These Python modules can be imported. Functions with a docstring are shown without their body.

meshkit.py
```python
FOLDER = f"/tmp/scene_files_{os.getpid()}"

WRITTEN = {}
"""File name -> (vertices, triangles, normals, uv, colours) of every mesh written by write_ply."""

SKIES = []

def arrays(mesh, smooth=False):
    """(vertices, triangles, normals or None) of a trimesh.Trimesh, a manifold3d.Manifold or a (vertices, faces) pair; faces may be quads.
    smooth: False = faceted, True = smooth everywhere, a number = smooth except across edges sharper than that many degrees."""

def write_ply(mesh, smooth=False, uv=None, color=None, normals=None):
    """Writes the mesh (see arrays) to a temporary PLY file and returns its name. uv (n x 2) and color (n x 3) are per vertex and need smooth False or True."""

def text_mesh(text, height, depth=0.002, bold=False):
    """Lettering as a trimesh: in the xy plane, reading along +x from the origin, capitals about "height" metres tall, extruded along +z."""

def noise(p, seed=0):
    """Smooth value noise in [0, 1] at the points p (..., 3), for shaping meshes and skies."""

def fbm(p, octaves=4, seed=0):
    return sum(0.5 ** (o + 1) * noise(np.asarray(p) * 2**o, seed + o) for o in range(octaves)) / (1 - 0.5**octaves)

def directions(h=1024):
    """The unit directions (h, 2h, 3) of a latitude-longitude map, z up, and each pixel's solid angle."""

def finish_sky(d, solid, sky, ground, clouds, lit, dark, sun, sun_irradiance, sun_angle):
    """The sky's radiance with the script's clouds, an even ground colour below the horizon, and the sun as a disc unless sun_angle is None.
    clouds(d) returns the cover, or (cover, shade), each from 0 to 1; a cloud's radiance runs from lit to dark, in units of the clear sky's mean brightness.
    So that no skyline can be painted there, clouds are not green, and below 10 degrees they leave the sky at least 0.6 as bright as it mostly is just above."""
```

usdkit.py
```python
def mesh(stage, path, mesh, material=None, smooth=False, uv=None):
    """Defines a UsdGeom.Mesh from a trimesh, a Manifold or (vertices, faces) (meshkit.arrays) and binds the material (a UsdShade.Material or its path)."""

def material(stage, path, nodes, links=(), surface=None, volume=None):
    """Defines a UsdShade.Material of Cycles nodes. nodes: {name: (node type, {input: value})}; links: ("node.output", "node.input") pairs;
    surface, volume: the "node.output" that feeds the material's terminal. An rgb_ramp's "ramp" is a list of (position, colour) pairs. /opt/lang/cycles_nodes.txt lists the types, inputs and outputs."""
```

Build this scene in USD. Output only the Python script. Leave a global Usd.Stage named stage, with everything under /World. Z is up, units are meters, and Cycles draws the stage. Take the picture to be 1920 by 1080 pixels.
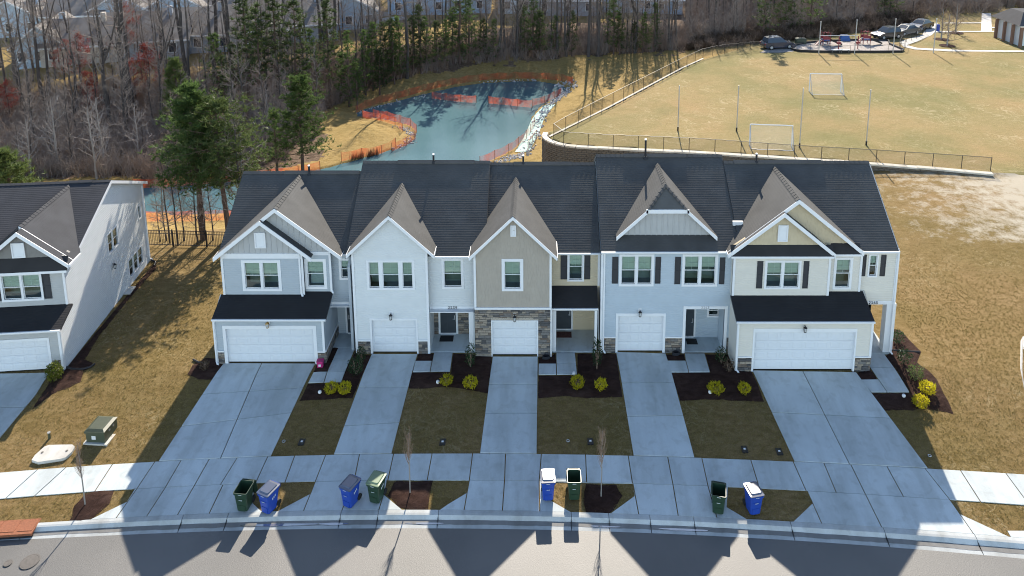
import math, random, numpy as np, trimesh, usdkit, meshkit
from pxr import Usd, UsdGeom, UsdLux, UsdShade, Gf, Sdf, Vt
from shapely.geometry import Polygon, LineString, MultiPolygon, Point, box as sbox
from shapely.ops import unary_union
from scipy.interpolate import RBFInterpolator

# ------------------------------------------------------------ camera, sky, sun, exposure
stage = Usd.Stage.CreateInMemory()
UsdGeom.SetStageUpAxis(stage, UsdGeom.Tokens.z); UsdGeom.SetStageMetersPerUnit(stage, 1.0)
UsdGeom.Xform.Define(stage, '/World'); UsdGeom.Scope.Define(stage, '/World/Looks')
CAM_H, PITCH, FPX, CX, CY = 27.1, math.radians(11.1), 1450.0, 1015.0, 14.0
cam = UsdGeom.Camera.Define(stage, '/World/camera')
cam.AddTranslateOp().Set((0, 0, CAM_H)); cam.AddRotateXOp().Set(90 - math.degrees(PITCH))
cam.CreateHorizontalApertureAttr(36.0); cam.CreateVerticalApertureAttr(20.25); cam.CreateFocalLengthAttr(36.0 * FPX / 1920)
cam.CreateHorizontalApertureOffsetAttr((960 - CX) / 1920 * 36.0)
cam.CreateVerticalApertureOffsetAttr(-(540 - CY) / 1920 * 36.0)
cam.CreateClippingRangeAttr(Gf.Vec2f(0.5, 3000)); cam.CreateExposureAttr(0.98)
SUN_EL, SUN_AZ = math.radians(36.8), math.radians(6.0)
dome = UsdLux.DomeLight.Define(stage, '/World/sky')
sm = usdkit.material(stage, '/World/Looks/sky_light', {
    's': ('sky_texture', {'sky_type': 'single_scattering', 'sun_disc': False, 'sun_elevation': SUN_EL, 'sun_rotation': SUN_AZ, 'altitude': 100.0, 'air_density': 1.0, 'aerosol_density': 0.4, 'ozone_density': 0.4}),
    'b': ('background_shader', {'strength': 0.115})}, [('s.color', 'b.color')], surface='b.background')
UsdShade.MaterialBindingAPI.Apply(dome.GetPrim()).Bind(sm)
dome.GetPrim().SetCustomDataByKey('kind', 'structure')
sun = UsdLux.DistantLight.Define(stage, '/World/sun')
sun.CreateNormalizeAttr(True); sun.CreateIntensityAttr(1.25); sun.CreateAngleAttr(0.5); sun.CreateColorAttr(Gf.Vec3f(1.0, 0.9, 0.76))
sun.AddRotateXYZOp().Set((90 - math.degrees(SUN_EL), 0, 180 - math.degrees(SUN_AZ)))

rng = np.random.default_rng(7); random.seed(7)
V = lambda *a: np.array(a, float)

# ------------------------------------------------------------ pixel rays (the photograph is 1920 x 1080)
def ray(px, py):
    u, v = (px - CX) / FPX, (py - CY) / FPX
    return V(u, math.cos(PITCH) - v * math.sin(PITCH), -math.sin(PITCH) - v * math.cos(PITCH))
class Frame:
    """A rotated ground frame: local = R(-yaw)(world - o)."""
    def __init__(s, o=(0, 0, 0), yaw=0.0): s.o, s.yaw = V(*o), yaw; c, q = math.cos(yaw), math.sin(yaw); s.R = np.array([[c, -q, 0], [q, c, 0], [0, 0, 1.0]])
    def loc(s, p): return s.R.T @ (np.asarray(p, float) - s.o)
    def wor(s, p): return s.R @ np.asarray(p, float) + s.o
    def at(s, px, py, X=None, Y=None, Z=None):
        o, d = s.loc((0, 0, CAM_H)), s.R.T @ ray(px, py)
        t = (X - o[0]) / d[0] if X is not None else (Y - o[1]) / d[1] if Y is not None else (Z - o[2]) / d[2]
        return o + t * d
    def on_slope(s, px, py, y0, z0, k):
        """Hit of the ray with the plane z = z0 + k (y - y0)."""
        o, d = s.loc((0, 0, CAM_H)), s.R.T @ ray(px, py)
        t = (z0 + k * (o[1] - y0) - o[2]) / (d[2] - k * d[1])
        return o + t * d
WF = Frame()
at = WF.at
def ground(px, py, z=0.0): return at(px, py, Z=z)
TILT, TILT_Y = 0.125, 36.8                                # the front yards fall towards the street
def gz0(y): return TILT * np.minimum(0.0, np.asarray(y, float) - TILT_Y)
def g0(px, py):
    p = at(px, py, Z=0.0)
    return p if p[1] >= TILT_Y else WF.on_slope(px, py, TILT_Y, 0.0, TILT)
def gxy(pts, z=0.0): return [tuple((g0(x, y) if z == 0.0 else ground(x, y, z))[:2]) for x, y in pts]
def tilt(m):
    v, f = m if isinstance(m, tuple) else (m.vertices, m.faces); v = np.array(v, float); v[:, 2] += gz0(v[:, 1]); return v, f

# ------------------------------------------------------------ prims
used = {}
def path_of(name, parent):
    base = (parent or '/World') + '/' + name
    n = used.get(base, -1) + 1; used[base] = n
    return base if n == 0 else f'{base}_{n:03d}'
def setd(prim, label=None, cat=None, group=None, kind=None):
    for k, v in (('label', label), ('category', cat), ('group', group), ('kind', kind)):
        if v: prim.SetCustomDataByKey(k, v)
    return prim
class Thing:
    """An Xform at the thing's base; its parts are given in frame coordinates and stored relative to the base."""
    def __init__(s, name, base=(0, 0, 0), label=None, cat=None, group=None, kind=None, frame=WF, parent=None):
        s.path, s.frame, s.base, s.inst = path_of(name, parent.path if parent else None), frame, V(*base), None
        x = UsdGeom.Xform.Define(stage, s.path); s.prim = x.GetPrim()
        if not parent:
            w = frame.wor(s.base)
            x.AddTranslateOp().Set(tuple(map(float, w))); x.AddRotateZOp().Set(math.degrees(frame.yaw)); x.AddScaleOp().Set((1, 1, 1))
        setd(s.prim, label, cat, group, kind)
    def sub(s, name, label=None, kind=None):
        t = Thing.__new__(Thing); t.path = path_of(name, s.path); t.frame, t.base = s.frame, s.base
        t.prim = UsdGeom.Xform.Define(stage, t.path).GetPrim(); setd(t.prim, label, kind=kind); return t
def obj(name, mesh, mat, parent=None, label=None, cat=None, group=None, kind=None, smooth=False):
    v, f, n = meshkit.arrays(mesh, smooth)
    if len(f) == 0: return None
    if parent is not None: v = v - parent.base
    p = path_of(name, parent.path if parent else None)
    m = UsdGeom.Mesh.Define(stage, p)
    m.CreatePointsAttr(Vt.Vec3fArray.FromNumpy(v.astype(np.float32)))
    m.CreateFaceVertexCountsAttr(Vt.IntArray.FromNumpy(np.full(len(f), 3, np.int32)))
    m.CreateFaceVertexIndicesAttr(Vt.IntArray.FromNumpy(f.astype(np.int32).ravel()))
    m.CreateSubdivisionSchemeAttr('none')
    if n is not None:
        m.CreateNormalsAttr(Vt.Vec3fArray.FromNumpy(n.astype(np.float32))); m.SetNormalsInterpolation('vertex')
    if mat is not None: UsdShade.MaterialBindingAPI.Apply(m.GetPrim()).Bind(M[mat])
    setd(m.GetPrim(), label, cat, group, kind)
    return m
def copy_thing(src, loc, rotz=0.0, scale=1.0, name=None, label=None, cat=None, group=None):
    """src: a Thing with base as its origin; the copy references it."""
    if name is None: name = src.path.rpartition('/')[2].rstrip('0123456789').rstrip('_')
    p = path_of(name, None)
    x = UsdGeom.Xform.Define(stage, p); q = x.GetPrim()
    q.GetReferences().AddInternalReference(Sdf.Path(src.path)); q.SetInstanceable(True)
    place(q, loc, rotz, scale); was = src.prim.GetCustomData()
    setd(q, label or was.get('label'), cat or was.get('category'), group or was.get('group'))
    return q
def place(q, loc, rotz=0.0, scale=1.0):
    x = UsdGeom.Xformable(q)
    sc = (scale,) * 3 if np.ndim(scale) == 0 else tuple(scale)
    for nm, val in (('xformOp:translate', Gf.Vec3d(*map(float, loc))), ('xformOp:rotateZ', float(math.degrees(rotz))), ('xformOp:scale', Gf.Vec3f(*map(float, sc)))):
        a = q.GetAttribute(nm)
        if not a or not a.IsDefined():
            op = {'xformOp:translate': x.AddTranslateOp, 'xformOp:rotateZ': x.AddRotateZOp, 'xformOp:scale': x.AddScaleOp}[nm](); op.Set(val if nm != 'xformOp:rotateZ' else val)
        else: a.Set(val)

# ------------------------------------------------------------ mesh helpers
class MB:
    def __init__(s): s.v, s.f, s.n = [], [], 0
    def add(s, v, f):
        v, f = np.asarray(v, float), np.asarray(f, int)
        if len(f) == 0: return s
        if f.shape[1] == 4: f = np.vstack([f[:, [0, 1, 2]], f[:, [0, 2, 3]]])
        s.v.append(v); s.f.append(f + s.n); s.n += len(v); return s
    def mesh(s, m): v, f, _ = meshkit.arrays(m); return s.add(v, f)
    def out(s): return (np.vstack(s.v), np.vstack(s.f)) if s.v else (np.zeros((0, 3)), np.zeros((0, 3), int))
    def box(s, a, b): return s.hexa([(x, y, z) for z in (a[2], b[2]) for x, y in ((a[0], a[1]), (b[0], a[1]), (b[0], b[1]), (a[0], b[1]))])
    def hexa(s, p): return s.add(p, [[0, 3, 2, 1], [4, 5, 6, 7], [0, 1, 5, 4], [1, 2, 6, 5], [2, 3, 7, 6], [3, 0, 4, 7]])
    def quad(s, a, b, c, d): return s.add([a, b, c, d], [[0, 1, 2, 3]])
    def tube(s, pts, r, n=6, cap=True):
        pts = np.asarray(pts, float); m = len(pts); r = np.broadcast_to(np.asarray(r, float), (m,))
        d = np.gradient(pts, axis=0); d /= np.maximum(np.linalg.norm(d, axis=1, keepdims=True), 1e-9)
        ref = V(0, 0, 1) if abs(d[0][2]) < 0.9 else V(1, 0, 0)
        a = np.cross(d, ref); a /= np.maximum(np.linalg.norm(a, axis=1, keepdims=True), 1e-9); b = np.cross(d, a)
        th = np.arange(n) * 2 * math.pi / n
        v = (pts[:, None] + r[:, None, None] * (np.cos(th)[None, :, None] * a[:, None] + np.sin(th)[None, :, None] * b[:, None])).reshape(-1, 3)
        f = [[i * n + k, (i + 1) * n + k, (i + 1) * n + (k + 1) % n, i * n + (k + 1) % n] for i in range(m - 1) for k in range(n)]
        s.add(v, f)
        if cap:
            for e in (0, m - 1):
                ring = v[e * n:(e + 1) * n]; s.add(ring, [[0, k, k + 1] if e else [0, k + 1, k] for k in range(1, n - 1)])
        return s
    def bar(s, a, b, w, h, up=(0, 0, 1)):
        a, b = V(*a), V(*b); d = (b - a) / np.linalg.norm(b - a); x = np.cross(d, V(*up)); x /= np.linalg.norm(x); z = np.cross(x, d)
        q = [p + sx * x * w / 2 + sz * z * h / 2 for p in (a, b) for sx, sz in ((-1, -1), (1, -1), (1, 1), (-1, 1))]
        return s.hexa(q)
def polys(g): return [p for p in (g.geoms if hasattr(g, 'geoms') else [g]) if p.geom_type == 'Polygon' and p.area > 1e-7]
def tri2(poly): return trimesh.creation.triangulate_polygon(poly, engine='earcut')
class Plane:
    """A vertical wall plane: point(u, z, n) = o + u U + z Z + n N, N outwards."""
    def __init__(s, o, U, N): s.o, s.U, s.N = V(*o), V(*U), V(*N)
    def p(s, u, z, n=0.0):
        u, z, n = np.broadcast_arrays(np.asarray(u, float), np.asarray(z, float), np.asarray(n, float))
        return s.o + u[..., None] * s.U + z[..., None] * V(0, 0, 1) + n[..., None] * s.N
    def box(s, mb, u0, u1, z0, z1, n0, n1):
        return mb.hexa([s.p(u, z, n) for z in (z0, z1) for u, n in ((u0, n1), (u1, n1), (u1, n0), (u0, n0))])
    def slab(s, mb, poly, n0, n1):
        for q in polys(poly):
            m = trimesh.creation.extrude_polygon(q, n1 - n0, engine='earcut'); v = m.vertices
            mb.add(s.p(v[:, 0], v[:, 1], n0 + v[:, 2]), m.faces)
        return mb
def front(y): return Plane((0, y, 0), (1, 0, 0), (0, -1, 0))
def right(x): return Plane((x, 0, 0), (0, 1, 0), (1, 0, 0))
def left(x): return Plane((x, 0, 0), (0, -1, 0), (-1, 0, 0))
def back(y): return Plane((0, y, 0), (-1, 0, 0), (0, 1, 0))
def lap_siding(pl, poly, e=0.125, pr=0.026):
    """Dutch-lap boards: a flat face, a cove above it and a lip below."""
    mb = MB(); u0, z0, u1, z1 = poly.bounds
    for i in range(int((z1 - z0) / e) + 1):
        a = z0 + i * e; m, b = a + e * 0.68, a + e
        for lo, hi, n0, n1 in ((a, m, pr, pr * 0.92), (m, b, pr * 0.92, 0.003)):
            if min(hi, z1) - lo < 1e-3: continue
            for q in polys(poly.intersection(sbox(u0 - 1, lo, u1 + 1, min(hi, z1)))):
                v, f = tri2(q); mb.add(pl.p(v[:, 0], v[:, 1], n0 + (n1 - n0) * (v[:, 1] - lo) / (hi - lo)), f)
        g = poly.intersection(LineString([(u0 - 1, a + 1e-4), (u1 + 1, a + 1e-4)]))
        for l in (g.geoms if hasattr(g, 'geoms') else [g]):
            if l.geom_type == 'LineString' and l.length > 1e-3:
                (x0, _), (x1, _) = l.coords[0], l.coords[-1]
                mb.add(pl.p([x0, x1, x1, x0], [a] * 4, [0.002, 0.002, pr, pr]), [[0, 1, 2, 3]])
    return mb.out()
def shakes(pl, poly, e=0.17, w=0.17, seed=1):
    r = random.Random(seed); mb = MB(); u0, z0, u1, z1 = poly.bounds; z = z0
    while z < z1:
        u = u0 - r.random() * w
        while u < u1:
            ww = w * r.uniform(0.6, 1.4); dz = r.uniform(-0.012, 0.012); t = r.uniform(0.012, 0.024)
            for q in polys(poly.intersection(sbox(u + 0.004, z + dz, u + ww - 0.004, z + e + 0.012))):
                v, f = tri2(q); mb.add(pl.p(v[:, 0], v[:, 1], 0.004 + t * (1 - (v[:, 1] - z) / (e + 0.03))), f)
                a, _, b, _ = q.bounds; zz = q.bounds[1]
                mb.add(pl.p([a, b, b, a], [zz] * 4, [0, 0, 0.004 + t, 0.004 + t]), [[0, 1, 2, 3]])
            u += ww
        z += e
    return mb.out()
def battens(pl, poly, step=0.3, w=0.045):
    mb = MB(); u0, z0, u1, z1 = poly.bounds
    pl.slab(mb, poly, 0.003, 0.012)
    u = u0 + step / 2
    while u < u1:
        for q in polys(poly.intersection(sbox(u, z0, u + w, z1))): pl.slab(mb, q, 0.012, 0.032)
        u += step
    return mb.out()
def roof_tabs(pts, e=0.145, w=0.34, seed=1, lift=0.0):
    """Laminated shingles on a planar roof polygon (3-D points on the deck's upper face)."""
    r = random.Random(seed); P = np.asarray(pts, float)
    n = np.zeros(3)
    for i in range(len(P)): n += np.cross(P[i] - P[0], P[(i + 1) % len(P)] - P[0])
    n /= np.linalg.norm(n); n = n if n[2] > 0 else -n
    up = V(0, 0, 1) - n * n[2]; up /= np.linalg.norm(up); h = np.cross(up, n); o = P[0]
    q2 = Polygon([((p - o) @ h, (p - o) @ up) for p in P]); q2 = q2 if q2.is_valid else q2.buffer(0)
    mb = MB(); u0, t0, u1, t1 = q2.bounds; t = t0
    def emit(v, t, th):
        a = np.clip((v[:, 1] - t) / e, 0, 1); off = lift + 0.004 + th * (1 - a)
        return o + v[:, :1] * h + v[:, 1:] * up + off[:, None] * n
    while t < t1:
        u = u0 - r.random() * w
        band = q2.intersection(sbox(u0 - 1, t, u1 + 1, t + e + 0.02))
        while u < u1:
            ww = w * r.choice((0.6, 0.9, 1.0, 1.2)); th = r.choice((0.0065, 0.007, 0.0075)); b = sbox(u, t, u + ww, min(t + e + 0.015, t1))
            for q in polys(band.intersection(b)):
                v, f = tri2(q); mb.add(emit(v, t, th), f)
                x0, y0, x1, _ = q.bounds
                if y0 < t + 0.01:
                    xs = [c[0] for c in q.exterior.coords if c[1] < y0 + 1e-6]
                    if xs and max(xs) - min(xs) > 0.01:
                        a, c = o + min(xs) * h + t * up, o + max(xs) * h + t * up
                        mb.quad(a + (lift - 0.005) * n, c + (lift - 0.005) * n, c + (lift + 0.004 + th) * n, a + (lift + 0.004 + th) * n)
            u += ww
        t += e
    return mb.out()
def deck(pts, th=0.1):
    P = np.asarray(pts, float); n = np.cross(P[1] - P[0], P[2] - P[0]); n /= np.linalg.norm(n); n = n if n[2] > 0 else -n
    k = len(P); v = np.vstack([P, P - n * th])
    ax = np.argmax(np.abs(n)); keep = [i for i in range(3) if i != ax]
    pv, pf = tri2(Polygon(P[:, keep]))
    idx = [int(np.argmin(((P[:, keep] - q) ** 2).sum(1))) for q in pv]; f = [[idx[i] for i in t] for t in pf]
    mb = MB(); mb.add(v, f + [[i + k for i in reversed(t)] for t in f]); mb.add(v, [[i, (i + 1) % k, (i + 1) % k + k, i + k] for i in range(k)])
    return mb.out()
# ------------------------------------------------------------ materials
M = {}
def mat(name, nodes, links, surface='p.BSDF', volume=None): M[name] = usdkit.material(stage, '/World/Looks/' + name, nodes, links, surface=surface, volume=volume)
def lerp(c, k): return tuple(min(1, x * k) for x in c)
def plain(name, c, rough=0.6, var=0.12, scale=6.0, bump=0.0, bscale=60.0, metallic=0.0, spec=0.4, island=0.0, stretch=(1, 1, 1), coat=0.0):
    """A principled surface: colour with large and small scale variation, optional relief and a per-piece tone."""
    nodes = {'g': ('geometry', {}), 'mp': ('mapping', {'scale': stretch}), 'n': ('noise_texture', {'scale': scale, 'detail': 6.0, 'roughness': 0.6}),
             'r': ('rgb_ramp', {'ramp': [(0.25, lerp(c, 1 - var)), (0.75, lerp(c, 1 + var))]}),
             'p': ('principled_bsdf', {'roughness': rough, 'metallic': metallic, 'specular_ior_level': spec, 'coat_weight': coat})}
    links = [('g.position', 'mp.vector'), ('mp.vector', 'n.vector'), ('n.fac', 'r.fac')]
    last = 'r.color'
    if island:
        nodes['mr'] = ('map_range', {'to_min': 1 - island, 'to_max': 1 + island}); nodes['im'] = ('mix_color', {'blend_type': 'multiply', 'fac': 1.0})
        nodes['cc'] = ('combine_color', {})
        links += [('g.random_per_island', 'mr.value'), ('mr.result', 'cc.r'), ('mr.result', 'cc.g'), ('mr.result', 'cc.b'), (last, 'im.a'), ('cc.color', 'im.b')]
        nodes['im'][1]['use_clamp'] = False; last = 'im.result'
    links.append((last, 'p.base_color'))
    if bump:
        nodes['bn'] = ('noise_texture', {'scale': bscale, 'detail': 4.0}); nodes['b'] = ('bump', {'strength': bump, 'distance': 0.02})
        links += [('g.position', 'bn.vector'), ('bn.fac', 'b.height'), ('b.normal', 'p.normal')]
    mat(name, nodes, links)
plain('white_trim', (0.74, 0.76, 0.78), 0.45, 0.04, 3)
plain('white_siding', (0.64, 0.67, 0.68), 0.55, 0.04, 2)
plain('blue_grey_siding', (0.40, 0.45, 0.49), 0.55, 0.05, 2)
plain('pale_blue_siding', (0.43, 0.50, 0.56), 0.55, 0.05, 2)
plain('cream_siding', (0.66, 0.635, 0.57), 0.55, 0.04, 2)
plain('beige_siding', (0.56, 0.48, 0.34), 0.55, 0.05, 2)
plain('grey_batten', (0.42, 0.43, 0.43), 0.6, 0.05, 2)
plain('tan_shake', (0.43, 0.385, 0.325), 0.65, 0.06, 3, island=0.10)
plain('beige_shake', (0.60, 0.51, 0.35), 0.65, 0.06, 3, island=0.08)
plain('dark_grey_shake', (0.24, 0.235, 0.225), 0.65, 0.06, 3, island=0.1)
plain('garage_white', (0.67, 0.70, 0.73), 0.4, 0.03, 3)
plain('charcoal_paint', (0.035, 0.037, 0.042), 0.45, 0.1, 5)
plain('dark_door', (0.045, 0.055, 0.065), 0.35, 0.1, 4)
plain('black_metal', (0.012, 0.012, 0.014), 0.35, 0.1, 8)
plain('pvc_pipe', (0.012, 0.012, 0.015), 0.4, 0.1, 8)
plain('steel', (0.45, 0.46, 0.47), 0.4, 0.1, 10, metallic=0.7)
plain('white_metal', (0.72, 0.73, 0.74), 0.35, 0.05, 10)
def shingle(name, c):
    mat(name, {'g': ('geometry', {}), 'n': ('noise_texture', {'scale': 1.1, 'detail': 5.0}), 'n2': ('noise_texture', {'scale': 140.0, 'detail': 2.0}),
               'r': ('rgb_ramp', {'ramp': [(0.3, lerp(c, 0.88)), (0.7, lerp(c, 1.12))]}), 'r2': ('rgb_ramp', {'ramp': [(0.2, (0.55,) * 3), (0.8, (1.3,) * 3)]}),
               'r3': ('rgb_ramp', {'ramp': [(0.0, (0.94, 0.94, 0.95)), (0.5, (1.0, 0.99, 0.98)), (1.0, (1.06, 1.05, 1.03))]}),
               'm1': ('mix_color', {'blend_type': 'multiply', 'fac': 1.0, 'use_clamp': False}), 'm2': ('mix_color', {'blend_type': 'multiply', 'fac': 1.0, 'use_clamp': False}),
               'b': ('bump', {'strength': 0.5, 'distance': 0.006}), 'p': ('principled_bsdf', {'roughness': 0.85, 'specular_ior_level': 0.25})},
        [('g.position', 'n.vector'), ('g.position', 'n2.vector'), ('n.fac', 'r.fac'), ('n2.fac', 'r2.fac'), ('g.random_per_island', 'r3.fac'), ('r.color', 'm1.a'), ('r3.color', 'm1.b'),
         ('m1.result', 'm2.a'), ('r2.color', 'm2.b'), ('m2.result', 'p.base_color'), ('n2.fac', 'b.height'), ('b.normal', 'p.normal')])
shingle('shingle', (0.107, 0.107, 0.103)); shingle('black_shingle', (0.035, 0.035, 0.037))
shingle('slate_shingle', (0.055, 0.058, 0.066)); shingle('far_shingle', (0.23, 0.215, 0.20))
for nm, c in (('stone_grey', (0.20, 0.19, 0.18)), ('stone_tan', (0.36, 0.31, 0.25)), ('stone_brown', (0.21, 0.165, 0.13)), ('stone_dark', (0.10, 0.098, 0.10))):
    plain(nm, c, 0.8, 0.3, 9, bump=0.7, bscale=35, island=0.2)
plain('mortar', (0.16, 0.15, 0.14), 0.9, 0.1, 10)
def concrete(name, c, st=0.25):
    mat(name, {'g': ('geometry', {}), 'n': ('noise_texture', {'scale': 0.35, 'detail': 7.0, 'roughness': 0.62}), 'n2': ('noise_texture', {'scale': 45.0, 'detail': 3.0}),
               'n3': ('noise_texture', {'scale': 2.2, 'detail': 5.0, 'distortion': 0.6}), 'oi': ('object_info', {}), 'mr': ('map_range', {'to_min': 0.93, 'to_max': 1.06}), 'cc': ('combine_color', {}),
               'r': ('rgb_ramp', {'ramp': [(0.3, lerp(c, 1 - st)), (0.52, c), (0.75, lerp(c, 1.1))]}), 'r2': ('rgb_ramp', {'ramp': [(0.3, (0.9,) * 3), (0.7, (1.06,) * 3)]}),
               'r3': ('rgb_ramp', {'ramp': [(0.34, (0.84, 0.83, 0.81)), (0.48, (1, 1, 1))]}), 'sm': ('mapping', {'scale': (1.1, 0.16, 1.0)}), 'n4': ('noise_texture', {'scale': 1.0, 'detail': 5.0, 'roughness': 0.6}), 'r4': ('rgb_ramp', {'ramp': [(0.36, (0.80, 0.79, 0.77)), (0.56, (1, 1, 1))]}), 'm4': ('mix_color', {'blend_type': 'multiply', 'fac': 0.8, 'use_clamp': False}),
               'm1': ('mix_color', {'blend_type': 'multiply', 'fac': 1.0, 'use_clamp': False}), 'm2': ('mix_color', {'blend_type': 'multiply', 'fac': 1.0, 'use_clamp': False}), 'm3': ('mix_color', {'blend_type': 'multiply', 'fac': 0.6, 'use_clamp': False}),
               'b': ('bump', {'strength': 0.25, 'distance': 0.004}), 'p': ('principled_bsdf', {'roughness': 0.8, 'specular_ior_level': 0.3})},
        [('g.position', 'n.vector'), ('g.position', 'n2.vector'), ('g.position', 'n3.vector'), ('n.fac', 'r.fac'), ('n2.fac', 'r2.fac'), ('n3.fac', 'r3.fac'), ('oi.random', 'mr.value'),
         ('mr.result', 'cc.r'), ('mr.result', 'cc.g'), ('mr.result', 'cc.b'),
         ('r.color', 'm1.a'), ('r2.color', 'm1.b'), ('m1.result', 'm2.a'), ('cc.color', 'm2.b'), ('m2.result', 'm3.a'), ('r3.color', 'm3.b'), ('g.position', 'sm.vector'), ('sm.vector', 'n4.vector'), ('n4.fac', 'r4.fac'), ('m3.result', 'm4.a'), ('r4.color', 'm4.b'), ('m4.result', 'p.base_color'), ('n2.fac', 'b.height'), ('b.normal', 'p.normal')])
concrete('concrete', (0.53, 0.58, 0.59), 0.14); concrete('concrete_pale', (0.60, 0.58, 0.54), 0.12); concrete('kerb_concrete', (0.47, 0.49, 0.485), 0.2); concrete('wall_cap', (0.62, 0.57, 0.48), 0.15)
concrete('wet_concrete', (0.24, 0.235, 0.225), 0.15)
mat('asphalt', {'g': ('geometry', {}), 'n': ('noise_texture', {'scale': 0.25, 'detail': 5.0}), 'v': ('noise_texture', {'scale': 55.0, 'detail': 2.0}), 'w': ('voronoi_texture', {'scale': 30.0}),
                'r': ('rgb_ramp', {'ramp': [(0.3, (0.095, 0.094, 0.09)), (0.7, (0.135, 0.131, 0.124))]}), 'r2': ('rgb_ramp', {'ramp': [(0.25, (0.6,) * 3), (0.75, (1.35,) * 3)]}),
                'm': ('mix_color', {'blend_type': 'multiply', 'fac': 1.0, 'use_clamp': False}), 'b': ('bump', {'strength': 0.6, 'distance': 0.006}), 'p': ('principled_bsdf', {'roughness': 0.58, 'specular_ior_level': 0.6})},
    [('g.position', 'n.vector'), ('g.position', 'v.vector'), ('g.position', 'w.vector'), ('n.fac', 'r.fac'), ('v.fac', 'r2.fac'), ('r.color', 'm.a'), ('r2.color', 'm.b'), ('m.result', 'p.base_color'), ('w.distance', 'b.height'), ('b.normal', 'p.normal')])
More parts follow.
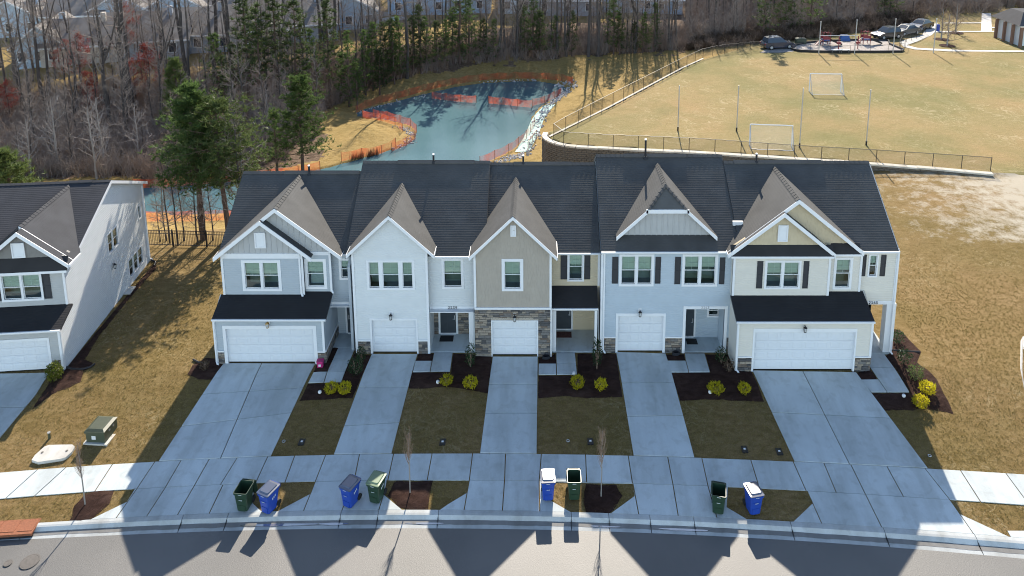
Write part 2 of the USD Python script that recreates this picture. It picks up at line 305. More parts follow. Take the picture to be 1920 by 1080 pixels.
def turf(name, stops, patch, fine=26.0, bump=0.9, scale=0.22, straw=0.0, sscale=0.5, scol=(0.50, 0.42, 0.27), green=None, sand=None):
    """Dormant grass: broad patches, tufts and relief; straw = how much pale thatch lies in wandering lines."""
    nodes = {'g': ('geometry', {}), 'n': ('noise_texture', {'scale': scale, 'detail': 8.0, 'roughness': 0.65}), 'mp': ('mapping', {'scale': (1.0, 2.2, 1.0)}), 'n2': ('noise_texture', {'scale': fine, 'detail': 4.0, 'roughness': 0.7}),
               'n3': ('noise_texture', {'scale': 1.6, 'detail': 5.0, 'distortion': 1.2}), 'r': ('rgb_ramp', {'ramp': stops}), 'r2': ('rgb_ramp', {'ramp': [(0.3, (0.45, 0.43, 0.40)), (0.5, (0.95,) * 3), (0.72, (1.45, 1.4, 1.3))]}),
               'r3': ('rgb_ramp', {'ramp': [(0.35, patch), (0.62, (1, 1, 1))]}),
               'm1': ('mix_color', {'blend_type': 'multiply', 'fac': 1.0, 'use_clamp': False}), 'm2': ('mix_color', {'blend_type': 'multiply', 'fac': 1.0, 'use_clamp': False}),
               'b': ('bump', {'strength': bump, 'distance': 0.05}), 'p': ('principled_bsdf', {'roughness': 0.95, 'specular_ior_level': 0.1})}
    links = [('g.position', 'n.vector'), ('g.position', 'mp.vector'), ('mp.vector', 'n2.vector'), ('mp.vector', 'n3.vector'), ('n.fac', 'r.fac'), ('n2.fac', 'r2.fac'), ('n3.fac', 'r3.fac'), ('r.color', 'm1.a'), ('r2.color', 'm1.b'),
         ('m1.result', 'm2.a'), ('r3.color', 'm2.b'), ('n2.fac', 'b.height'), ('b.normal', 'p.normal')]
    last = 'm2.result'
    if green:
        nodes.update({'gn': ('noise_texture', {'scale': 0.09, 'detail': 4.0}), 'gr': ('rgb_ramp', {'ramp': [(0.45, (0, 0, 0)), (0.62, (0.75,) * 3)]}), 'gs': ('separate_color', {}), 'gm': ('mix_color', {'b': green})})
        links += [('g.position', 'gn.vector'), ('gn.fac', 'gr.fac'), ('gr.color', 'gs.color'), ('gs.r', 'gm.fac'), ('r.color', 'gm.a')]; links.remove(('r.color', 'm1.a')); links.append(('gm.result', 'm1.a'))
    if straw:
        nodes.update({'sm': ('mapping', {'scale': (0.75, 0.75, 1.0), 'rotation': (0, 0, 0.35)}), 'sn': ('noise_texture', {'scale': sscale, 'detail': 3.5, 'roughness': 0.55, 'distortion': 0.5}), 'sr': ('rgb_ramp', {'ramp': [(0.485, (0, 0, 0)), (0.50, (1, 1, 1)), (0.515, (0, 0, 0)), (0.56, (0, 0, 0)), (0.57, (0.8,) * 3), (0.58, (0, 0, 0))]}),
                      'sk': ('noise_texture', {'scale': 0.16, 'detail': 3.0}), 'skr': ('rgb_ramp', {'ramp': [(0.42, (0, 0, 0)), (0.62, (straw,) * 3)]}), 'sx': ('mix_color', {'blend_type': 'multiply', 'fac': 1.0}), 'ss': ('separate_color', {}), 'smx': ('mix_color', {'b': scol})})
        links += [('g.position', 'sm.vector'), ('sm.vector', 'sn.vector'), ('sn.fac', 'sr.fac'), ('g.position', 'sk.vector'), ('sk.fac', 'skr.fac'), ('sr.color', 'sx.a'), ('skr.color', 'sx.b'), ('sx.result', 'ss.color'), ('ss.r', 'smx.fac'), (last, 'smx.a')]; last = 'smx.result'
    if sand:
        nodes.update({'dx': ('separate_xyz', {}), 'd1': ('map_range', {'from_min': 20.0, 'from_max': 42.0, 'to_min': -0.22, 'to_max': 0.16, 'clamp': True}), 'd2': ('map_range', {'from_min': 46.5, 'from_max': 51.5, 'to_min': -0.45, 'to_max': 0.0, 'clamp': True}), 'dn': ('noise_texture', {'scale': 0.8, 'detail': 12.0, 'roughness': 0.8, 'distortion': 0.2}),
                      'da': ('math', {'math_type': 'add'}), 'db': ('math', {'math_type': 'add'}), 'dr': ('map_range', {'from_min': 0.44, 'from_max': 0.62, 'to_min': 0.0, 'to_max': 0.8, 'clamp': True}), 'dm': ('mix_color', {'b': sand})})
        links += [('g.position', 'dx.vector'), ('dx.x', 'd1.value'), ('dx.y', 'd2.value'), ('g.position', 'dn.vector'), ('d1.result', 'da.value1'), ('d2.result', 'da.value2'), ('da.value', 'db.value1'), ('dn.fac', 'db.value2'), ('db.value', 'dr.value'), ('dr.result', 'dm.fac'), (last, 'dm.a')]; last = 'dm.result'
    links.append((last, 'p.base_color')); mat(name, nodes, links)
turf('lawn_turf', [(0.25, (0.19, 0.142, 0.058)), (0.42, (0.245, 0.175, 0.077)), (0.58, (0.28, 0.193, 0.092)), (0.75, (0.345, 0.245, 0.13))], (0.74, 0.72, 0.62), straw=0.55, sscale=1.1, scol=(0.42, 0.34, 0.2), green=(0.20, 0.15, 0.06))
turf('sandy_turf', [(0.25, (0.19, 0.142, 0.058)), (0.42, (0.245, 0.175, 0.077)), (0.58, (0.28, 0.193, 0.092)), (0.75, (0.345, 0.245, 0.13))], (0.74, 0.72, 0.62), straw=0.55, sscale=1.1, scol=(0.42, 0.34, 0.2), green=(0.20, 0.15, 0.06), sand=(0.50, 0.455, 0.37))
turf('field_turf', [(0.25, (0.235, 0.20, 0.095)), (0.45, (0.285, 0.225, 0.112)), (0.6, (0.315, 0.23, 0.118)), (0.75, (0.35, 0.245, 0.125))], (0.85, 0.87, 0.76), 12.0, 0.6, 0.07, straw=0.45, sscale=0.6, green=(0.19, 0.18, 0.08))
turf('bank_turf', [(0.25, (0.25, 0.19, 0.075)), (0.5, (0.33, 0.24, 0.10)), (0.75, (0.38, 0.27, 0.12))], (0.75, 0.72, 0.6), 9.0, 0.6, 0.12)
turf('leaf_litter', [(0.25, (0.12, 0.088, 0.068)), (0.5, (0.19, 0.138, 0.10)), (0.75, (0.28, 0.205, 0.14))], (0.6, 0.55, 0.5), 5.0, 1.0, 0.2)
turf('mulch', [(0.25, (0.035, 0.02, 0.018)), (0.5, (0.06, 0.034, 0.028)), (0.75, (0.10, 0.062, 0.05))], (0.7, 0.65, 0.6), 32.0, 1.0, 0.8)
turf('sun_mulch', [(0.25, (0.10, 0.062, 0.05)), (0.5, (0.15, 0.10, 0.08)), (0.75, (0.24, 0.175, 0.14))], (0.7, 0.65, 0.6), 30.0, 1.0, 0.8)
turf('gravel_play', [(0.25, (0.30, 0.28, 0.27)), (0.5, (0.42, 0.39, 0.37)), (0.75, (0.5, 0.47, 0.45))], (0.85, 0.83, 0.8), 8.0, 0.6, 0.4)
mat('grass_blade', {'oi': ('object_info', {}), 'g': ('geometry', {}), 'r': ('rgb_ramp', {'ramp': [(0.0, (0.33, 0.26, 0.10)), (0.4, (0.44, 0.33, 0.15)), (1.0, (0.56, 0.43, 0.22))]}), 'p': ('principled_bsdf', {'roughness': 0.8, 'specular_ior_level': 0.15}),
                    't': ('translucent_bsdf', {}), 'm': ('mix_closure', {'fac': 0.3})},
    [('g.random_per_island', 'r.fac'), ('r.color', 'p.base_color'), ('r.color', 't.color'), ('p.BSDF', 'm.closure1'), ('t.BSDF', 'm.closure2')], surface='m.closure')
def leaf(name, stops, tr=0.35, rough=0.55):
    mat(name, {'g': ('geometry', {}), 'oi': ('object_info', {}), 'r': ('rgb_ramp', {'ramp': stops}), 'mr': ('map_range', {'to_min': 0.8, 'to_max': 1.2}), 'cc': ('combine_color', {}), 'mm': ('mix_color', {'blend_type': 'multiply', 'fac': 1.0, 'use_clamp': False}),
               'p': ('principled_bsdf', {'roughness': rough, 'specular_ior_level': 0.25}), 't': ('translucent_bsdf', {}), 'm': ('mix_closure', {'fac': tr})},
        [('g.random_per_island', 'r.fac'), ('oi.random', 'mr.value'), ('mr.result', 'cc.r'), ('mr.result', 'cc.g'), ('mr.result', 'cc.b'), ('r.color', 'mm.a'), ('cc.color', 'mm.b'), ('mm.result', 'p.base_color'), ('mm.result', 't.color'), ('p.BSDF', 'm.closure1'), ('t.BSDF', 'm.closure2')], surface='m.closure')
leaf('pine_needle', [(0, (0.085, 0.135, 0.04)), (0.5, (0.16, 0.215, 0.07)), (1, (0.27, 0.31, 0.11))], 0.55)
leaf('dark_needle', [(0, (0.07, 0.10, 0.04)), (0.5, (0.125, 0.16, 0.065)), (1, (0.22, 0.24, 0.10))], 0.55)
leaf('light_leaf', [(0, (0.12, 0.16, 0.05)), (0.5, (0.19, 0.24, 0.075)), (1, (0.28, 0.32, 0.11))])
leaf('red_bud', [(0, (0.28, 0.06, 0.045)), (0.5, (0.42, 0.10, 0.06)), (1, (0.52, 0.19, 0.10))], 0.5)
leaf('yellow_leaf', [(0, (0.62, 0.55, 0.03)), (0.5, (0.82, 0.68, 0.03)), (1, (0.95, 0.75, 0.05))], 0.45)
leaf('green_leaf', [(0, (0.035, 0.07, 0.025)), (0.5, (0.06, 0.11, 0.035)), (1, (0.11, 0.16, 0.05))], 0.35, 0.4)
leaf('lime_leaf', [(0, (0.14, 0.17, 0.02)), (0.5, (0.24, 0.26, 0.03)), (1, (0.36, 0.34, 0.05))], 0.3)
leaf('brown_leaf', [(0, (0.10, 0.07, 0.045)), (0.5, (0.17, 0.12, 0.08)), (1, (0.26, 0.19, 0.13))], 0.25)
def bark(name, c):
    plain(name, c, 0.9, 0.3, 3.0, bump=0.8, bscale=12, stretch=(2, 2, 0.5), spec=0.15)
bark('bark_grey', (0.075, 0.064, 0.058)); bark('bark_pine', (0.11, 0.075, 0.06)); bark('bark_pale', (0.26, 0.24, 0.22)); bark('twig', (0.25, 0.205, 0.175)); bark('twig_brown', (0.25, 0.18, 0.135)); bark('twig_pale', (0.27, 0.24, 0.22))
mat('pond_water', {'g': ('geometry', {}), 'n': ('noise_texture', {'scale': 2.2, 'detail': 4.0, 'roughness': 0.6}), 'n2': ('noise_texture', {'scale': 0.12, 'detail': 3.0}), 'r': ('rgb_ramp', {'ramp': [(0.35, (0.06, 0.125, 0.145)), (0.65, (0.08, 0.155, 0.172))]}),
                   'b': ('bump', {'strength': 0.35, 'distance': 0.03}), 'p': ('principled_bsdf', {'roughness': 0.16, 'ior': 1.33, 'specular_ior_level': 0.35})},
    [('g.position', 'n.vector'), ('g.position', 'n2.vector'), ('n2.fac', 'r.fac'), ('r.color', 'p.base_color'), ('n.fac', 'b.height'), ('b.normal', 'p.normal')])
mat('puddle', {'p': ('principled_bsdf', {'base_color': (0.2, 0.2, 0.2), 'roughness': 0.4}), 'g': ('glossy_bsdf', {'roughness': 0.03}), 'm': ('mix_closure', {'fac': 0.45})}, [('p.BSDF', 'm.closure1'), ('g.BSDF', 'm.closure2')], surface='m.closure')
mat('window_glass', {'f': ('fresnel', {'IOR': 1.75}), 't': ('transparent_bsdf', {'color': (0.78, 0.90, 0.86)}), 'g': ('glossy_bsdf', {'roughness': 0.02, 'color': (0.9, 0.95, 0.95)}), 'm': ('mix_closure', {})},
    [('f.fac', 'm.fac'), ('t.BSDF', 'm.closure1'), ('g.BSDF', 'm.closure2')], surface='m.closure')
def net(name, c, cover):
    mat(name, {'d': ('principled_bsdf', {'base_color': c, 'roughness': 0.6}), 'tl': ('translucent_bsdf', {'color': c}), 'm0': ('mix_closure', {'fac': 0.4}), 't': ('transparent_bsdf', {'color': (1, 1, 1)}), 'm': ('mix_closure', {'fac': cover})},
        [('d.BSDF', 'm0.closure1'), ('tl.BSDF', 'm0.closure2'), ('t.BSDF', 'm.closure1'), ('m0.closure', 'm.closure2')], surface='m.closure')
mat('orange_mesh', {'g': ('geometry', {}), 'n': ('noise_texture', {'scale': 0.9, 'detail': 4.0}), 'mr': ('map_range', {'from_min': 0.35, 'from_max': 0.65, 'to_min': 0.16, 'to_max': 0.58, 'clamp': True}), 'd': ('principled_bsdf', {'base_color': (0.58, 0.13, 0.06), 'roughness': 0.6}), 'tl': ('translucent_bsdf', {'color': (0.68, 0.12, 0.04)}), 'm0': ('mix_closure', {'fac': 0.4}), 't': ('transparent_bsdf', {'color': (1, 1, 1)}), 'm': ('mix_closure', {})},
    [('g.position', 'n.vector'), ('n.fac', 'mr.value'), ('mr.result', 'm.fac'), ('d.BSDF', 'm0.closure1'), ('tl.BSDF', 'm0.closure2'), ('t.BSDF', 'm.closure1'), ('m0.closure', 'm.closure2')], surface='m.closure')
net('chain_mesh', (0.03, 0.028, 0.026), 0.22); net('goal_net', (0.7, 0.7, 0.7), 0.12); net('stop_net', (0.05, 0.05, 0.05), 0.04)
plain('orange_post', (0.30, 0.12, 0.05), 0.7, 0.1)
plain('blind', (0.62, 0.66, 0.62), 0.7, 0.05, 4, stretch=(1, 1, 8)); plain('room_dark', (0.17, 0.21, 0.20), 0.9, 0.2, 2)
plain('plaster', (0.6, 0.6, 0.58), 0.9, 0.05)
plain('bin_blue', (0.012, 0.05, 0.30), 0.38, 0.12, 8, spec=0.5); plain('bin_green', (0.014, 0.034, 0.018), 0.4, 0.15, 8, spec=0.5); plain('bin_green_pale', (0.16, 0.22, 0.13), 0.4, 0.12, 8)
plain('bin_lid_dark', (0.03, 0.045, 0.09), 0.3, 0.1, 8, spec=0.9, coat=0.5); plain('rubber', (0.012, 0.012, 0.012), 0.7, 0.1)
plain('bin_mark', (0.55, 0.58, 0.6), 0.6, 0.1)
plain('utility_green', (0.055, 0.066, 0.042), 0.45, 0.15, 5); plain('sticker_white', (0.7, 0.7, 0.7), 0.6, 0.05)
plain('rust_iron', (0.24, 0.085, 0.04), 0.75, 0.35, 14, bump=0.4); plain('iron', (0.11, 0.10, 0.09), 0.6, 0.25, 12)
plain('pink_plastic', (0.45, 0.03, 0.16), 0.4, 0.1); plain('brass', (0.6, 0.36, 0.12), 0.3, 0.1, metallic=0.8)
plain('doormat', (0.03, 0.028, 0.028), 0.95, 0.3, 30); plain('door_rug', (0.10, 0.045, 0.04), 0.95, 0.6, 14)
plain('rock_white', (0.55, 0.53, 0.50), 0.85, 0.25, 3, island=0.2); plain('boulder', (0.05, 0.055, 0.065), 0.7, 0.35, 1.5, bump=0.6, bscale=6); plain('boulder_top', (0.33, 0.32, 0.30), 0.8, 0.25, 2, bump=0.5, bscale=6)
plain('erosion_mat', (0.40, 0.55, 0.50), 0.9, 0.35, 2.5, bump=0.3, bscale=10)
plain('block_wall', (0.17, 0.14, 0.105), 0.9, 0.14, 2, island=0.14); plain('play_red', (0.20, 0.03, 0.035), 0.4, 0.1); plain('play_blue', (0.04, 0.08, 0.26), 0.4, 0.1); plain('play_grey', (0.3, 0.3, 0.32), 0.5, 0.1)
plain('brown_cladding', (0.16, 0.09, 0.06), 0.7, 0.15, 3); plain('blue_far_siding', (0.36, 0.46, 0.56), 0.6, 0.06, 2); plain('grey_far_siding', (0.33, 0.36, 0.40), 0.6, 0.06, 2); plain('tan_far_siding', (0.5, 0.45, 0.38), 0.6, 0.06, 2)
plain('dark_glass', (0.03, 0.04, 0.05), 0.08, 0.1, 3, spec=0.8); plain('car_navy', (0.012, 0.018, 0.035), 0.25, 0.05, coat=0.8, spec=0.6); plain('car_black', (0.012, 0.012, 0.014), 0.25, 0.05, coat=0.8, spec=0.6); plain('car_grey', (0.06, 0.065, 0.07), 0.28, 0.05, coat=0.8, spec=0.6); plain('blue_tarp', (0.03, 0.10, 0.30), 0.5, 0.1); plain('bark_light_stone', (0.3, 0.28, 0.25), 0.9, 0.2)
plain('lamp_clear', (0.5, 0.52, 0.52), 0.1, 0.05); plain('number_black', (0.02, 0.02, 0.02), 0.5, 0.0)
mat('haze_air', {'v': ('principled_volume', {'color': (0.75, 0.85, 1.0), 'density': 0.0006})}, [], surface=None, volume='v.volume')
# ------------------------------------------------------------ terrain
import shapely
def curve(pts, deg=3):
    w = np.array(gxy(pts)); c = np.polyfit(w[:, 0], w[:, 1], deg); lo, hi = w[:, 0].min(), w[:, 0].max(); d = np.polyder(c)
    def f(x):
        x = np.asarray(x, float); xc = np.clip(x, lo, hi)
        return np.polyval(c, xc) + np.polyval(d, xc) * (x - xc)
    return f
WALK_BACK = curve([(0, 887), (300, 866), (508, 856), (735, 852), (900, 851), (1006, 852), (1188, 856), (1300, 858), (1490, 866), (1740, 880), (1920, 890)])
KERB_BACK = curve([(163, 976), (326, 966), (480, 962), (705, 957), (860, 957), (1070, 961), (1300, 970), (1480, 979), (1656, 989), (1826, 1002.6), (1920, 1010)])
WALK_FRONT = curve([(0, 937), (175, 922), (400, 910), (590, 903), (840, 901), (1015, 903), (1187, 908), (1250, 910), (1511, 919.6), (1778, 937), (1920, 949)])
GUTTER = curve([(228, 998.6), (424, 991), (639, 986), (816, 986), (1118, 992.5), (1300, 999), (1494, 1008.5), (1756, 1027.7), (1913, 1043)])
WATER_Z, FIELD_Z = -3.0, 0.5
pond_px = [(262, 398), (262, 352), (350, 344), (430, 338), (500, 334), (560, 326), (610, 316), (655, 304), (705, 290), (752, 276), (779, 260), (781, 246), (770, 236), (740, 228), (700, 221), (672, 219), (668, 212), (690, 203), (735, 193), (770, 183), (810, 173),
           (860, 162), (905, 156), (960, 153), (1010, 153), (1045, 158), (1062, 166), (1056, 176), (1035, 188), (1012, 200), (1000, 216), (992, 238), (980, 262), (962, 280), (938, 292), (912, 305), (860, 326), (760, 352), (640, 372), (520, 388), (440, 398), (350, 402)]
POND = Polygon(gxy(pond_px, WATER_Z)).buffer(0.8).buffer(-0.8)
wall_px = [(1027, 250), (1024, 257), (1031, 263), (1052, 271), (1081, 274), (1167, 279), (1267, 283), (1371, 289), (1507, 298), (1600, 304), (1740, 314.5), (1860, 325)]
WALL_LINE = gxy(wall_px, FIELD_Z)
edge_px = [(1142, 202), (1280, 128), (1320, 110), (1400, 88), (1430, 74)]
EDGE_LINE = gxy([(1030, 246)] + edge_px, FIELD_Z)
FIELD = Polygon(WALL_LINE + [(60, 62), (140, 62), (140, 175), (60, 175), (45, 140)] + EDGE_LINE[::-1])
if not FIELD.is_valid: FIELD = FIELD.buffer(0)
ctrl = []
for x in range(-80, 81, 10):
    for y in (40, 46, 52): ctrl.append((x, y, 0.0))
for x in range(44, 100, 8): ctrl += [(x, 58, 0.25), (x, 64, 0.5), (x, 74, 0.5)]
def cp(px, py, z): p = ground(px, py, z); ctrl.append((p[0], p[1], z))
for px, py, z in ((285, 455, -0.1), (360, 455, -0.1), (430, 452, -0.1), (300, 434, -0.9), (400, 434, -0.9), (600, 440, -0.3), (800, 440, -0.2), (950, 430, -0.4), (640, 405, -1.6), (820, 385, -1.6), (930, 360, -1.6),
                  (1020, 320, -2.5), (1060, 330, -2.3), (1010, 290, -2.6), (1150, 335, -1.9), (1250, 335, -1.5), (1350, 335, -1.1), (1450, 335, -0.7), (1550, 335, -0.4), (1640, 335, 0.0), (1750, 340, 0.3), (1800, 400, 0.15), (1700, 420, 0.05),
                  (1000, 262, -2.6), (1030, 215, -2.2), (1070, 180, -2.0), (1120, 130, -1.3), (1180, 115, -0.9), (1240, 112, -0.4), (1300, 98, 0.2), (1360, 88, 0.4),
                  (1060, 106, -0.8), (960, 109, -0.9), (860, 118, -1.1), (770, 135, -1.4), (700, 155, -1.8), (640, 172, -2.2), (620, 210, -2.4),
                  (700, 250, -2.3), (640, 240, -2.3), (660, 285, -2.6), (610, 260, -2.4), (560, 290, -2.6), (450, 325, -2.7), (300, 338, -2.6), (200, 345, -2.2), (120, 350, -1.8), (0, 360, -1.5), (-200, 400, -0.8),
                  (0, 320, -2.5), (150, 310, -2.8), (300, 310, -2.8), (450, 290, -2.8), (0, 250, -2.6), (200, 240, -2.6), (400, 230, -2.6), (540, 220, -2.6), (0, 190, -1.5), (200, 185, -1.6), (400, 170, -1.5), (560, 160, -1.6), (-200, 190, -1.5), (-300, 300, -2.5),
                  (0, 150, -0.3), (150, 140, 0.0), (300, 120, 0.2), (420, 105, 0.4), (520, 90, 0.6), (620, 75, 0.8), (720, 55, 1.0), (850, 60, 0.6), (1000, 45, 0.8), (1180, 45, 0.8), (1300, 40, 0.8)): cp(px, py, z)
for s in WALL_LINE[2:]: pass
for y, z in ((135, 1.5), (160, 2.5), (220, 5), (400, 14)):
    for x in range(-160, 20, 30): ctrl.append((x, y, z))
for y, z in ((112, 0.6), (135, 0.8), (160, 1.5), (220, 4), (400, 12)):
    for x in range(40, 200, 30): ctrl.append((x, y, z))
for x, y in [(-90, 60), (-90, 75)]: ctrl.append((x, y, -1.5))
ctrl = np.array(ctrl, float)
for x, y in np.array(POND.exterior.segmentize(3.0).coords)[::2]:
    ctrl = np.vstack([ctrl, [x, y, WATER_Z + 0.08]])
_, keep = np.unique(np.round(ctrl[:, :2] / 0.7), axis=0, return_index=True); ctrl = ctrl[np.sort(keep)]
_rbf = RBFInterpolator(ctrl[:, :2], ctrl[:, 2], kernel='linear', smoothing=1e-3)
def height(x, y):
    x, y = np.broadcast_arrays(np.asarray(x, float), np.asarray(y, float)); sh = x.shape; x, y = x.ravel(), y.ravel()
    z = _rbf(np.stack([x, y], 1)); front_w = np.clip((y - 50) / 4, 0, 1); z = z * front_w
    pts = shapely.points(x, y)
    near = (y > 58) & (y < 125)
    d = np.full(len(x), 99.0); ins = np.zeros(len(x), bool)
    if near.any():
        d[near] = shapely.distance(POND.exterior, pts[near]); ins[near] = shapely.contains(POND, pts[near])
    z = np.where(ins, np.minimum(z, WATER_Z - 0.12 - 0.45 * np.minimum(d, 3)), np.where(d < 60, np.maximum(z, WATER_Z + 0.03 + 0.1 * np.minimum(d, 3)), z))
    fi = (y > 58) & shapely.contains(FIELD, pts)
    z = np.where(fi, FIELD_Z - 0.01, z) + gz0(y)
    return z.reshape(sh)
def ghit(px, py):
    z = 0.0
    if py > 700: return g0(px, py)
    for _ in range(25):
        p = ground(px, py, z); z2 = float(height(p[0], p[1])); z += 0.7 * (z2 - z)
    p = ground(px, py, z); return V(p[0], p[1], z)
# zones in the picture's ground, each a polygon on the terrain
def gpoly(pts): return Polygon([tuple(ghit(*p)[:2]) for p in pts]).buffer(0)
WOODS = gpoly([(-300, 338), (0, 338), (260, 338), (420, 330), (520, 318), (600, 300), (612, 262), (600, 225), (640, 195), (690, 165), (770, 140), (860, 122), (960, 112), (1080, 107), (1180, 103), (1270, 97), (1350, 84), (1420, 74), (1500, 62), (1640, 48), (1790, 30), (1920, 20), (2100, 12), (2100, -60), (1300, -60), (1180, 40), (1000, 48), (850, 66), (720, 90), (640, 105), (560, 122), (430, 140), (300, 150), (180, 168), (0, 182), (-300, 190)])
SANDY = Polygon([(20, 46.5), (60, 46.5), (60, 64.5), (34, 64.5), (20, 66)])
r_ = np.random.default_rng(3)
xs = np.concatenate([np.arange(-260, -64, 6.0), np.arange(-64, 64, 0.36), np.arange(64, 261, 6.0)])
ts = np.concatenate([np.array([0, 0.15]), np.arange(0.5, 34, 0.8), np.arange(34, 96, 0.36), np.arange(96, 150, 0.9), np.arange(150, 420, 7.0)])
gx, gt = np.meshgrid(xs, ts); k0 = KERB_BACK(gx); gy = k0 + gt
gz = height(gx, gy)
gz += np.where((gy > 47), 0.05 * (meshkit.noise(np.stack([gx * 0.7, gy * 0.7, gx * 0], -1), 5) - 0.5), 0)
nr, nc = gx.shape; ii = np.arange(nr * nc).reshape(nr, nc)
quads = np.stack([ii[:-1, :-1], ii[:-1, 1:], ii[1:, 1:], ii[1:, :-1]], -1).reshape(-1, 4)
verts = np.stack([gx, gy, gz], -1).reshape(-1, 3); cen = verts[quads].mean(1)
jit = (meshkit.fbm(np.stack([cen[:, 0] * 0.5, cen[:, 1] * 0.5, cen[:, 0] * 0], -1), 4, 9) - 0.5) * 7
jc = shapely.points(cen[:, 0] + jit * 0.6, cen[:, 1] + jit)
z_field = (cen[:, 1] > 58) & shapely.contains(FIELD, shapely.points(cen[:, 0], cen[:, 1]))
z_wood = ~z_field & (cen[:, 1] > 58) & shapely.contains(WOODS, jc)
z_sand = ~z_field & ~z_wood & shapely.contains(SANDY, shapely.points(cen[:, 0], cen[:, 1]))
z_bank = ~z_field & ~z_wood & ~z_sand & (cen[:, 1] > 55)
z_near = z_bank & (cen[:, 1] < 74) & (cen[:, 0] > 4); z_bank &= ~z_near
z_lawn = ~(z_field | z_wood | z_sand | z_bank)
def submesh(sel):
    q = quads[sel]; u, inv = np.unique(q, return_inverse=True); return verts[u], inv.reshape(-1, 4)
for nm, sel, mt in (('lawn', z_lawn, 'lawn_turf'), ('playing_field', z_field, 'field_turf'), ('woodland_floor', z_wood, 'leaf_litter'), ('sandy_lawn', z_sand, 'sandy_turf'), ('pond_bank', z_bank, 'bank_turf')):
    obj(nm, submesh(sel), mt, kind='structure', smooth=True)
v, f = tri2(POND.buffer(1.2)); obj('pond_water', (np.c_[v, np.full(len(v), WATER_Z)], f), 'pond_water', kind='structure')

# ------------------------------------------------------------ street, kerb, pavement, driveways
def strip(x0, x1, fa, fb, n=160):
    x = np.linspace(x0, x1, n); return Polygon(list(zip(x, fa(x))) + list(zip(x[::-1], fb(x[::-1])))).buffer(0)
xs2 = np.linspace(-80, 80, 161)
mb = MB()
yk = GUTTER(xs2)
rows = np.stack([np.stack([xs2, yk - t, -0.12 + gz0(yk)], -1) for t in (0, 6, 14, 30)])
vv = rows.reshape(-1, 3); n1 = len(xs2); mb.add(vv, [[j * n1 + i, (j + 1) * n1 + i, (j + 1) * n1 + i + 1, j * n1 + i + 1] for j in range(3) for i in range(n1 - 1)])
obj('street', mb.out(), 'asphalt', kind='structure')
mb = MB(); mb.quad((-200, -60, -3.5), (200, -60, -3.5), (200, 27, -3.5), (-200, 27, -3.5)); obj('street_ground', mb.out(), 'asphalt', kind='structure')
GAP = 0.022
def slabs(parent, poly, cuts, ztop, th=0.14, material='concrete', name='slab'):
    cut = unary_union([LineString(c).buffer(GAP / 2, cap_style=2) for c in cuts]) if cuts else None
    for q in polys(poly.difference(cut) if cut is not None else poly):
        if q.area < 0.02: continue
        q = q.simplify(0.003).buffer(-0.012, join_style=2).buffer(0.0)
        for qq in polys(q):
            m = trimesh.creation.extrude_polygon(qq.segmentize(1.0), th, engine='earcut'); m.apply_translation((0, 0, ztop - th)); mb2 = MB().mesh(m)
            dz = rng.uniform(-0.004, 0.004); vv, ff = mb2.out(); obj(name, tilt((vv + [0, 0, dz], ff)), material, parent)
def L(px0, px1, ext=0.0):
    a, b = np.array(gxy([px0, px1])); d = (b - a) / np.linalg.norm(b - a); return [tuple(a - d * ext), tuple(b + d * ext)]
walk = Thing('sidewalk', kind='structure')
walk_poly = strip(-34, 34, WALK_BACK, WALK_FRONT)
joint_px = [((70, 882), (10, 936)), ((121, 880), (68, 928)), ((210, 873), (178, 922)), ((290, 867), (256, 918)), ((339, 865), (310, 915)), ((391, 864), (364, 912)), ((443, 862), (413, 910)), ((502, 857), (480, 905)), ((552, 857), (534, 906)), ((611, 853), (591, 904)),
            ((674, 853), (664, 902)), ((738, 852), (727, 902)), ((810, 852), (801, 901)), ((886, 852), (880, 901)), ((948, 852), (946, 902)), ((1015, 853), (1011, 903)), ((1098, 855), (1100, 905)), ((1178, 856), (1186, 908)), ((1252, 858), (1262, 910)), ((1316, 860), (1328, 914)),
            ((1408, 864), (1424, 916)), ((1488, 868), (1511, 920)), ((1546, 872), (1567, 922)), ((1596, 873), (1622, 926)), ((1664, 877), (1693, 930)), ((1735, 880), (1781, 938)), ((1802, 885), (1838, 941)), ((1887, 890), (1930, 948))]
slabs(walk, walk_poly, [L(a, b, 0.3) for a, b in joint_px], 0.03, material='concrete')
island_px = {'B': [(478, 905), (591.7, 903.6), (583, 926), (521, 959), (490, 959), (474, 944)], 'C': [(725, 902), (879, 902), (876, 924.5), (840, 946), (825, 956.5), (754, 956.5), (722, 930)],
             'D': [(1043, 905), (1186, 908), (1189.4, 931), (1145.5, 963), (1070.6, 961), (1024, 934)], 'E': [(1365, 914), (1513, 919.6), (1524, 944), (1487, 979), (1400, 974), (1363, 952)]}
islands = {k: Polygon(gxy(v)) for k, v in island_px.items()}
strip_poly = strip(-34, 34, WALK_FRONT, KERB_BACK)
xl = np.array(gxy([(252, 919), (238, 941.5), (165, 977)])); xr = np.array(gxy([(1780, 938), (1801, 965), (1896, 1009)]))
left_grass = Polygon([(-40, 40), (xl[0][0], 40), tuple(xl[0]), tuple(xl[1]), tuple(xl[2]), (xl[2][0], 28), (-40, 28)]).buffer(0)
right_grass = Polygon([(40, 40), (xr[0][0], 40), tuple(xr[0]), tuple(xr[1]), tuple(xr[2]), (xr[2][0], 28), (40, 28)]).buffer(0)
apron_poly = strip_poly.difference(unary_union(list(islands.values()) + [left_grass, right_grass]))
apron = Thing('driveway_apron', kind='structure')
